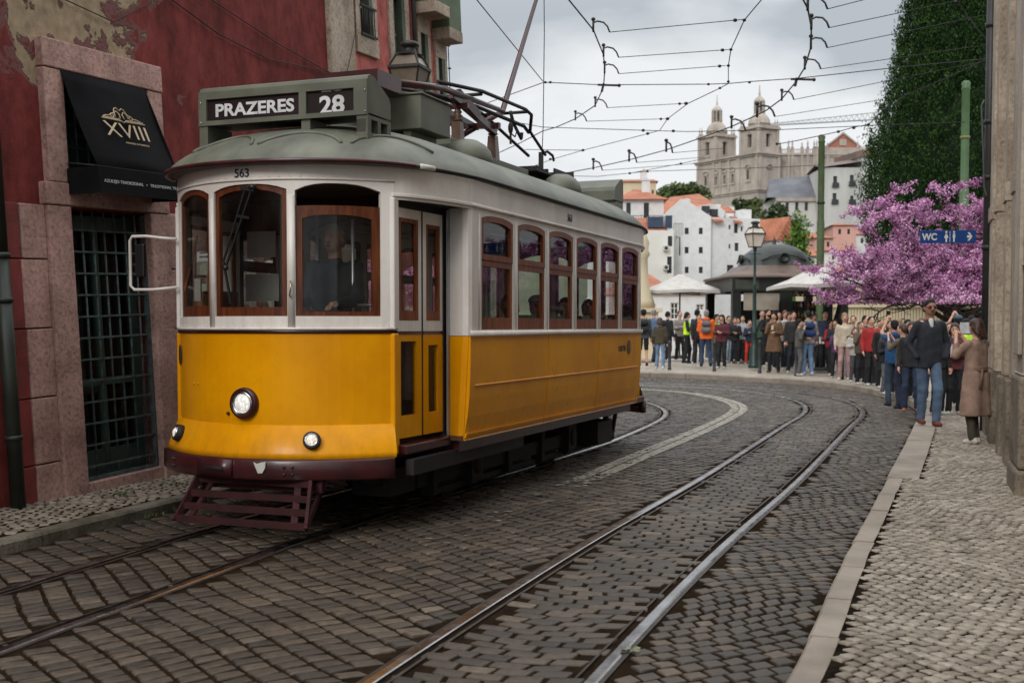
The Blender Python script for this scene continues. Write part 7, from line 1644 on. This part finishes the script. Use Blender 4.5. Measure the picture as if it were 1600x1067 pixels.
    if vest: sdf_mesh('vest', [(a, b_, c+rr(.014), d+rr(.014)) for a, b_, c, d in T[:4]], [cloth(vest)], e, h=h, k=.03*s, cut=[(V3(0, 0, Z(.98)), (0, 0, -1)), (V3(0, 0, Z(1.44)), (0, 0, 1))])
    if hood: sdf_mesh('hood', [(V3(-.06, -.07, Z(1.46)), V3(.06, -.07, Z(1.46)), rr(.06), rr(.06)), (V3(0, -.09, Z(1.40)), V3(0, -.10, Z(1.45)), rr(.055), rr(.06))], [cloth(hood)], e, h=h)
    Lg = []
    for i in (0, 1): Lg += [(V3(*hip[i]), V3(*knee[i]), rr(.088*stout), rr(.066)), (V3(*knee[i]), V3(ank[i][0], ank[i][1], ank[i][2]), rr(.068), rr(.058))]
    Lg += [(V3(-.05, 0, hip[0][2]+.05), V3(.05, 0, hip[0][2]+.05), rr(.102*stout), rr(.102*stout))]
    if skirt: Lg = [(V3(-.05, 0, .95), V3(-.09, 0, .45), rr(.11), rr(.15)), (V3(.05, 0, .95), V3(.09, 0, .45), rr(.11), rr(.15))]
    c2 = [(V3(0, 0, ank[0][2]-.03 if not bare else .50), (0, 0, -1))]
    if sit: c2 = []
    sdf_mesh('trousers' if not bare else 'shorts', Lg, [cloth(legs)], e, h=h, k=.018*s, cut=c2, wob=.005*s)
    for i in (0, 1):
        ax, ay, az_ = ank[i]; sdf_mesh('shoe', [(V3(ax, ay-.04, az_-.045), V3(ax*1.12, ay+.12, az_-.055), rr(.042), rr(.036)), (V3(ax, ay-.02, az_), V3(ax, ay-.03, az_-.04), rr(.040), rr(.045))], [cloth(shoes)], e, h=min(h, .016), k=.02*s, cut=[(V3(0, 0, az_-.088), (0, 0, -1))])
    # hair
    HR = [('e', V3(0, .0, Z(1.668)), (rr(.089*hs), rr(.104*hs), rr(.104*hs)))]; hcut = [(V3(0, .045, Z(1.645)), (0, 1, -1.5))] if hl not in ('long', 'bob') else [(V3(0, .058, Z(1.645)), (0, 1, -1.15))]
    if hl == 'short': HR[0] = ('e', V3(0, -.003, Z(1.668)), (rr(.083*hs), rr(.098*hs), rr(.099*hs)))
    if hl == 'short': HR += [('e', V3(0, -.03, Z(1.62)), (rr(.080*hs), rr(.075*hs), rr(.075*hs)))]
    if hl == 'long': HR += [(V3(-.045, -.045, Z(1.62)), V3(-.06, -.085, Z(1.30)), rr(.055), rr(.05)), (V3(.045, -.045, Z(1.62)), V3(.06, -.085, Z(1.28)), rr(.055), rr(.05)), (V3(0, -.06, Z(1.60)), V3(0, -.10, Z(1.26)), rr(.06), rr(.045)), (V3(-.078, .0, Z(1.62)), V3(-.085, .045, Z(1.38)), rr(.030), rr(.028)), (V3(.078, .0, Z(1.62)), V3(.085, .045, Z(1.38)), rr(.030), rr(.028))]
    if hl == 'bob': HR += [(V3(-.06, -.02, Z(1.64)), V3(-.065, -.01, Z(1.52)), rr(.04), rr(.035)), (V3(.06, -.02, Z(1.64)), V3(.065, -.01, Z(1.52)), rr(.04), rr(.035)), (V3(0, -.05, Z(1.62)), V3(0, -.06, Z(1.52)), rr(.06), rr(.05))]
    if hl != 'bald': sdf_mesh('hair', HR, [hair], e, h=min(h, .014), k=.02*s, cut=hcut, wob=.006*s)
    if hat: sdf_mesh('hat', [('e', V3(0, .0, Z(1.70)), (rr(.096), rr(.108), rr(.075))), (V3(0, .10, Z(1.70)), V3(0, .14, Z(1.69)), rr(.02), rr(.012))], [cloth(hat)], e, h=.012, k=.02*s, cut=[(V3(0, 0, Z(1.685)), (0, 0, -1))])
    if beard: sdf_mesh('beard', [('e', V3(0, .058, Z(1.568)), (rr(.058), rr(.055), rr(.040)))], [hair], e, h=.010, k=.02*s)
    if glasses:
        mb = MB()
        for sx in (-1, 1): mb.ball(V3(sx*.033, yf-.002, Z(1.642)), rr(.030), rr(.010), rr(.020), 10, 6); mb.tube([V3(sx*.06, yf-.01, Z(1.645)), V3(sx*.078, .0, Z(1.648))], rr(.004), 5)
        mb.tube([V3(-.01, yf+.004, Z(1.645)), V3(.01, yf+.004, Z(1.645))], rr(.004), 5); mb.obj('sunglasses', glasses, e)
    if shirt: sdf_mesh('shirt', [(V3(0, .055, Z(1.46)), V3(0, .088, Z(1.38)), rr(.036), rr(.022))], [cloth(shirt)], e, h=.012)
    if bag:
        bg_ = empty('backpack', P, -R(face), 'backpack of the '+label.replace('person ', 'person ', 1)[:70].rsplit(' ', 1)[0] if not bagc else bagc, 'backpack', 'backpacks worn in the crowd')
        sdf_mesh('pack', [(V3(-.06, -.20, 1.34), V3(.06, -.20, 1.34), rr(.085), rr(.085)), (V3(-.065, -.21, 1.14), V3(.065, -.21, 1.14), rr(.095), rr(.095))], [cloth(bag)], bg_, h=h, k=.03*s)
        mb = MB()
        for sx in (-1, 1): mb.tube([V3(sx*.09, -.15, 1.42), V3(sx*.10, -.02, 1.50), V3(sx*.11, .12, 1.40), V3(sx*.13, .12, 1.25), V3(sx*.14, -.05, 1.12), V3(sx*.12, -.16, 1.10)], rr(.017), 6)
        mb.obj('straps', cloth(tuple(x*.6 for x in bag)), bg_)
    if held:
        nm, lb_, col, sz, off = held; a = (np.array(A[0][1])+np.array(A[1][1]))/2+np.array(off); hh = empty(nm, P, -R(face), lb_, nm.replace('_', ' ')); mb = MB(); c = V3(*a); mb.box(c[0]-sz[0]/2, c[0]+sz[0]/2, c[1]-sz[1]/2, c[1]+sz[1]/2, c[2]-sz[2]/2, c[2]+sz[2]/2); mb.obj('body', cloth(col, .4), hh, bevel=.002)
    return e
BLK = (.012, .012, .014); NAVY = (.015, .022, .045); JEAN = (.07, .13, .24); JEAND = (.03, .055, .11); DGR = (.03, .03, .032); WHT = (.55, .55, .54)
PHONE = ('phone', None, (.01, .01, .012), (.075, .01, .15), (0, .05, .10))
def ph(lb): return ('phone', lb, (.01, .01, .012), (.075, .012, .15), (0, .06, .10))
def pap(lb, o=(0, .06, .06)): return ('leaflet', lb, (.6, .6, .58), (.15, .006, .20), o)
# foreground pair
person(1450, 665, 197, 180, 'person walking towards us in a dark navy jacket, white T-shirt, jeans and red sunglasses', (.018, .021, .030), (.075, .12, .19), HAIRK, 'pockets', SKIN2, (.16, .035, .02), h=.0125, stride=.14, stout=.97, jl=.80, shirt=WHT, glasses=M('red_lenses', (.10, .012, .010), rough=.2), group=None, beard=False)
e = person(1523, 694, 196, -28, 'person from behind in a long tan trench coat with long dark hair', (.27, .175, .13), (.05, .045, .03), HAIRB, 'phone', SKIN, (.55, .50, .43), hl='long', coat=.58, h=.0125, stout=1.0, group=None)
sH = 196*ground(1523, 694, .12).y/FPX/1.75
mb = MB(); mb.lathe([(.155*sH, 1.02*sH), (.16*sH, 1.04*sH), (.16*sH, 1.07*sH), (.155*sH, 1.09*sH)], 20, sx=1.12, sy=.86); mb.tube([(-.05*sH, -.15*sH, 1.05*sH), (-.08*sH, -.17*sH, .95*sH), (-.10*sH, -.16*sH, .80*sH)], .016, 6); mb.obj('belt', cloth((.17, .105, .07)), e)
Pp = ground(1523, 694, .12); tag(MB().box(-.07, .07, .33, .36, 1.36, 1.50).obj('paper_bag', cloth((.6, .62, .66))), 'white paper held up by the person in the trench coat', 'paper').location = Pp
# the square, left to right (u, feet v, height px, facing)
person(1005, 572, 88, 8, 'person at the tram corner with dark cap, black backpack and shorts', (.05, .06, .07), BLK, HAIRK, 'down', bare=True, hat=BLK, bag=BLK, shoes=BLK, bagc='black backpack on the person in shorts at the tram corner')
person(1021, 566, 82, 60, 'grey-haired person in a blue shirt walking off beyond the tram', (.09, .14, .25), NAVY, HAIRG, 'down', stride=.2, shoes=BLK)
person(1031, 577, 80, 10, 'long-haired person in an olive jacket and light blue jeans by the first bollard', (.055, .045, .025), (.16, .24, .36), HAIRB, 'down', hl='long', shoes=WHT, stride=.12)
person(1043, 566, 79, 40, 'dark-haired person in a black jacket behind the first bollard', BLK, BLK, HAIRK, 'down', stride=.15)
person(1073, 568, 80, 95, 'person in a black outfit with a yellow high-visibility vest left of the orange jacket', BLK, BLK, HAIRK, 'one', vest=(.55, .85, .03), hl='long', shoes=BLK, stride=.15)
person(1089, 570, 86, 60, 'person in a dark navy coat between the yellow vest and the orange jacket', NAVY, NAVY, HAIRK, 'hold', shoes=WHT)
person(1103, 573, 88, -5, 'person from behind in a bright orange jacket and jeans with a grey backpack', (.75, .13, .012), JEAND, HAIRG, 'side', hl='short', bag=(.13, .13, .14), hood=(.65, .11, .01), shoes=BLK, stout=1.12, stride=.1, bagc='grey backpack on the person in the orange jacket')
person(1119, 571, 80, 150, 'person in a patterned top and yellow vest right of the orange jacket', (.2, .1, .14), BLK, HAIRK, 'hold', vest=(.5, .8, .04), hl='long')
person(1138, 566, 72, 170, 'child in a black padded jacket and pale jeans holding a leaflet', (.03, .03, .035), (.30, .38, .46), HAIRK, 'hold', held=pap('white leaflet held by the child in pale jeans', (0, .06, -.05)))
person(1148, 568, 71, 190, 'child in a black jacket and black trousers beside the child in pale jeans', BLK, BLK, HAIRB, 'hold', hl='bob')
person(1160, 567, 73, 175, 'child in a light grey hooded top and black trousers', (.34, .35, .36), BLK, HAIRB, 'down', hood=(.32, .33, .34))
person(1171, 569, 68, 200, 'child in a navy top and bright red trousers by the lamp post', NAVY, (.52, .03, .02), HAIRB, 'one')
person(1199, 574, 90, 170, 'bearded dark-haired person in a black jacket right behind the lamp post', BLK, BLK, HAIRK, 'hold', beard=True, held=pap('white leaflet held beside the lamp post', (-.1, .05, -.1)))
person(1209, 582, 94, 195, 'person in a long brown coat over black trousers looking at a phone', (.135, .075, .035), BLK, HAIRK, 'chin', hl='long', coat=.38, shoes=(.12, .06, .03), held=('phone', 'phone held by the person in the brown coat', (.5, .45, .3), (.07, .02, .12), (0, .03, 0)))
person(1226, 572, 86, 160, 'auburn-haired person in a white coat with light wide jeans', (.55, .55, .54), (.22, .30, .38), HAIRR, 'down', hl='long', coat=.16, held=pap('white leaflet of the person in the white coat', (.2, .05, -.1)))
person(1240, 573, 96, 200, 'tall person in black with short dark hair standing behind the blue backpack', (.02, .02, .02), BLK, HAIRK, 'down', Y=32.5)
person(1249, 576, 88, 110, 'person in a grey-green jacket holding a hand to the mouth', (.09, .09, .075), (.1, .1, .1), HAIRK, 'chin', hl='bob', Y=31.5)
person(1262, 586, 100, 10, 'person from behind in a light grey hoodie and blue jeans with a navy backpack', (.28, .245, .24), (.13, .22, .36), HAIRK, 'side', bag=(.012, .030, .10), hood=(.28, .25, .24), shoes=(.4, .45, .55), stout=1.08, bagc='navy blue backpack on the person in the grey hoodie')
person(1281, 579, 76, 185, 'child in a dark blue top with black trousers holding a white booklet', (.02, .03, .09), BLK, HAIRK, 'hold', hl='bob', held=pap('white booklet of the child in dark blue', (0, .06, -.08)))
person(1297, 583, 82, 160, 'child in a bright red puffer jacket with black trousers', (.42, .012, .014), BLK, HAIRK, 'hold', hl='bob', shoes=(.12, .06, .03), held=pap('white booklet of the child in the red jacket'))
person(1320, 587, 104, 180, 'blond person in a cream knitted jumper standing behind the children', (.50, .42, .32), (.36, .22, .20), HAIRL, 'down', hl='bob', shoes=WHT, Y=29.5)
person(1313, 584, 78, 150, 'child in a camouflage-grey top left of the grey trousers', (.12, .12, .10), (.36, .36, .37), HAIRK, 'hold', hl='bob')
person(1326, 585, 80, 200, 'child in a dark navy jacket and light grey trousers', (.03, .035, .05), (.38, .38, .40), HAIRK, 'hold', held=pap('grey and white booklet of the child in grey trousers', (.03, .06, -.08)))
person(1342, 588, 84, 185, 'child in a bright magenta pink top and black trousers', (.55, .012, .16), BLK, HAIRB, 'hold', held=pap('white sheet held by the child in the pink top'))
person(1357, 590, 86, 175, 'child in a black top and navy tracksuit trousers bending over leaflets', BLK, (.015, .02, .07), HAIRB, 'one', lean=.15, held=pap('white paper of the child in navy tracksuit trousers', (.1, .05, -.15)))
person(1373, 594, 92, 200, 'child in black and white striped top with grey trousers by the last bollard', (.03, .03, .03), (.12, .12, .125), HAIRK, 'hold', hl='short', shirt=(.6, .55, .5))
person(1346, 586, 98, 170, 'person in a dark olive coat raised on tiptoe behind the pink top', (.11, .085, .06), BLK, HAIRB, 'chin', Y=27.5)
person(1361, 588, 108, 190, 'person with black hair and a red scarf behind the striped child', (.35, .02, .02), BLK, HAIRK, 'down', Y=27.0)
person(1378, 590, 106, 150, 'bald-headed person in a black coat behind the blue jacket', BLK, BLK, HAIRK, 'down', SKIN2, hl='bald', Y=26.0)
person(1398, 611, 134, -5, 'person from behind in a bright blue padded jacket holding up a phone', (.012, .075, .20), (.03, .05, .08), HAIRK, 'up', SKIN, bag=None, hood=(.012, .06, .17), shoes=BLK, Y=20.8, stout=1.05, held=ph('phone held high by the person in the blue jacket'))
person(1411, 612, 132, -30, 'person in a brown-green corduroy jacket photographing beside the blue jacket', (.13, .095, .06), NAVY, HAIRB, 'phone', hl='short', Y=20.2, shoes=BLK, held=ph('phone raised by the person in the corduroy jacket'))
person(1425, 618, 140, 200, 'dark-haired person in a black coat and navy trousers left of the walking man', (.02, .02, .022), (.02, .035, .07), HAIRB, 'down', hl='long', Y=19.6, shoes=(.35, .12, .05))
person(1465, 606, 148, 175, 'short-haired person in a black jumper behind the shoulder of the walking man', (.015, .015, .016), BLK, HAIRB, 'down', Y=18.9)
person(1440, 606, 130, 190, 'person in dark blue half hidden behind the walking man', (.015, .025, .06), NAVY, HAIRR, 'down', Y=22.0)
person(1478, 606, 122, 185, 'long-haired person in black at the back right of the walking man', BLK, BLK, HAIRL, 'down', hl='long', Y=22.0)
person(1492, 622, 142, 175, 'person in a maroon jacket with a yellow vest and white papers beside the trench coat', (.12, .025, .03), BLK, HAIRB, 'hold', hl='long', Y=19.0, vest=None, shirt=(.10, .18, .28), held=pap('white papers held by the person in the maroon jacket'))
person(1510, 610, 138, -10, 'person in a high-visibility yellow vest just left of the trench coat', (.05, .05, .05), BLK, HAIRK, 'hold', Y=20.5, vest=(.55, .85, .05))
person(1497, 600, 128, 15, 'person in a grey cap with arms raised to photograph under the blossom', (.05, .07, .09), BLK, HAIRK, 'up', SKIN, hat=(.05, .11, .14), Y=23.0, held=ph('camera phone held up by the person in the grey cap'))
person(1518, 600, 124, -20, 'dark-haired person in navy with raised bare forearms under the blossom', (.02, .035, .07), BLK, HAIRK, 'phone', SKIN, Y=23.8)
person(1535, 600, 118, 175, 'person in dark clothes by the drainpipe of the stone building', BLK, BLK, HAIRK, 'down', Y=23.0)
for i, (u, Yq, hp_, f, c, l_, hr__, hl_, lb) in enumerate(((1092, 36.0, 80, 170, BLK, BLK, HAIRK, 'short', 'person in black between kiosk and orange jacket, farther back'), (1128, 34.5, 84, 200, (.1, .02, .03), BLK, HAIRK, 'long', 'long-haired person in dark red near the left kiosk corner'),
        (1217, 34.0, 90, 185, (.3, .28, .25), BLK, HAIRK, 'short', 'person with a pale jacket in the second row right of the lamp post'), (1233, 34.2, 88, 160, (.05, .05, .06), NAVY, HAIRB, 'bob', 'person in charcoal in the second row behind the white coat'),
        (1333, 29.5, 100, 200, (.15, .10, .08), BLK, HAIRK, 'short', 'person in a brown jacket in the back row by the parasol pole'), (1352, 29.0, 102, 165, (.04, .06, .05), BLK, HAIRK, 'short', 'person in dark green in the back row'), (1390, 25.5, 108, 190, (.06, .06, .07), BLK, HAIRB, 'short', 'person in charcoal in the back row behind the blue jacket'), (1305, 31.5, 88, 180, (.02, .02, .03), BLK, HAIRK, 'long', 'long-haired person in black behind the red puffer jacket'),
        (1385, 24.0, 100, 175, (.015, .015, .02), (.1, .1, .11), HAIRK, 'short', 'child in a black jacket and grey trousers left of the blue jacket'), (1455, 24.5, 112, 180, (.10, .09, .08), BLK, HAIRG, 'short', 'grey-haired person far behind the walking man'))):
    person(u, 0, hp_, f, lb, c, l_, hr__, ['down', 'hold', 'one'][i % 3], Y=Yq, hl=hl_)
for i, (u, Yq, hp_, f, c, l_, hr__, hl_, lb) in enumerate(((1062, 38.5, 78, 150, (.25, .22, .2), BLK, HAIRB, 'short', 'person in a beige top far back left of the yellow vest'), (1153, 38.8, 66, 180, (.2, .05, .05), NAVY, HAIRK, 'short', 'small child in dark red behind the grey hooded child'), (1191, 36.5, 84, 190, (.05, .08, .06), BLK, HAIRB, 'short', 'person in dark green right behind the lamp post'),
        (1272, 33.8, 88, 165, (.35, .30, .26), BLK, HAIRB, 'long', 'long-haired person in pale beige behind the blue booklet child'), (1289, 33.4, 94, 190, (.03, .04, .08), BLK, HAIRK, 'short', 'tall person in navy in the third row right of the grey hoodie'), (1308, 30.4, 80, 200, (.08, .03, .10), BLK, HAIRK, 'bob', 'small child in purple between two bollards'), (1336, 28.6, 84, 170, (.45, .42, .38), (.05, .05, .06), HAIRB, 'bob', 'child in an off-white top beside the pink top'),
        (1366, 27.2, 90, 185, (.05, .10, .12), BLK, HAIRK, 'short', 'child in teal behind the striped child'), (1404, 23.8, 118, 195, (.16, .12, .09), BLK, HAIRL, 'long', 'fair-haired person in brown behind the corduroy jacket'), (1418, 22.6, 124, 178, (.04, .04, .045), BLK, HAIRK, 'short', 'person in charcoal between the corduroy jacket and the walking man'), (1484, 20.8, 130, 184, (.03, .03, .05), BLK, HAIRB, 'short', 'short-haired person in dark blue right behind the walking man'), (1504, 24.5, 108, 182, (.2, .18, .15), BLK, HAIRG, 'short', 'person in a taupe coat far back under the blossom'))):
    person(u, 0, hp_, f, lb, c, l_, hr__, ['hold', 'down', 'chin'][i % 3], Y=Yq, hl=hl_)
# in the tram
def in_tram(x, y, z): return TR.matrix_basis @ Vector((x, y, z))
bpy.context.view_layer.update()
TRa = 21.33
person(0, 0, 0, 180+TRa, 'tram driver in a dark uniform holding the controller handle', (.012, .014, .022), (.012, .013, .02), HAIRG, 'drive', SKIN2, loc=in_tram(.34, -.62, .745), height=1.72, h=.0125, group=None, stout=1.1)
for i, (x, y, f, top_, hr__, hl_, lb) in enumerate(((.75, 1.15, 0, (.05, .045, .05), HAIRK, 'long', 'seated passenger in dark patterned clothes at the first side window'), (.80, 1.95, 0, (.32, .29, .26), HAIRL, 'bob', 'blond seated passenger in a pale hooded coat at the second side window'), (.78, 2.80, 0, (.10, .15, .22), HAIRK, 'short', 'seated passenger in a blue jacket and pale cap at the third side window'),
        (.80, 3.68, 0, (.35, .32, .33), HAIRK, 'short', 'seated passenger in a light top at the fourth side window'), (.80, 4.55, 0, (.30, .03, .04), HAIRB, 'short', 'seated passenger in red at the fifth side window'), (-.6, 2.0, 0, (.06, .06, .07), HAIRK, 'short', 'seated passenger in grey on the far side of the tram'), (-.6, 3.7, 0, (.10, .06, .05), HAIRB, 'long', 'long-haired passenger on the far side of the tram'))):
    person(0, 0, 0, 180+TRa if f == 0 else TRa, lb, top_, BLK, hr__, 'down', loc=in_tram(x, y+.12, .58), height=1.70, hl=hl_, sit=True, group='passengers seated in the tram', h=.018, hat=(.5, .5, .5) if i == 2 else None)
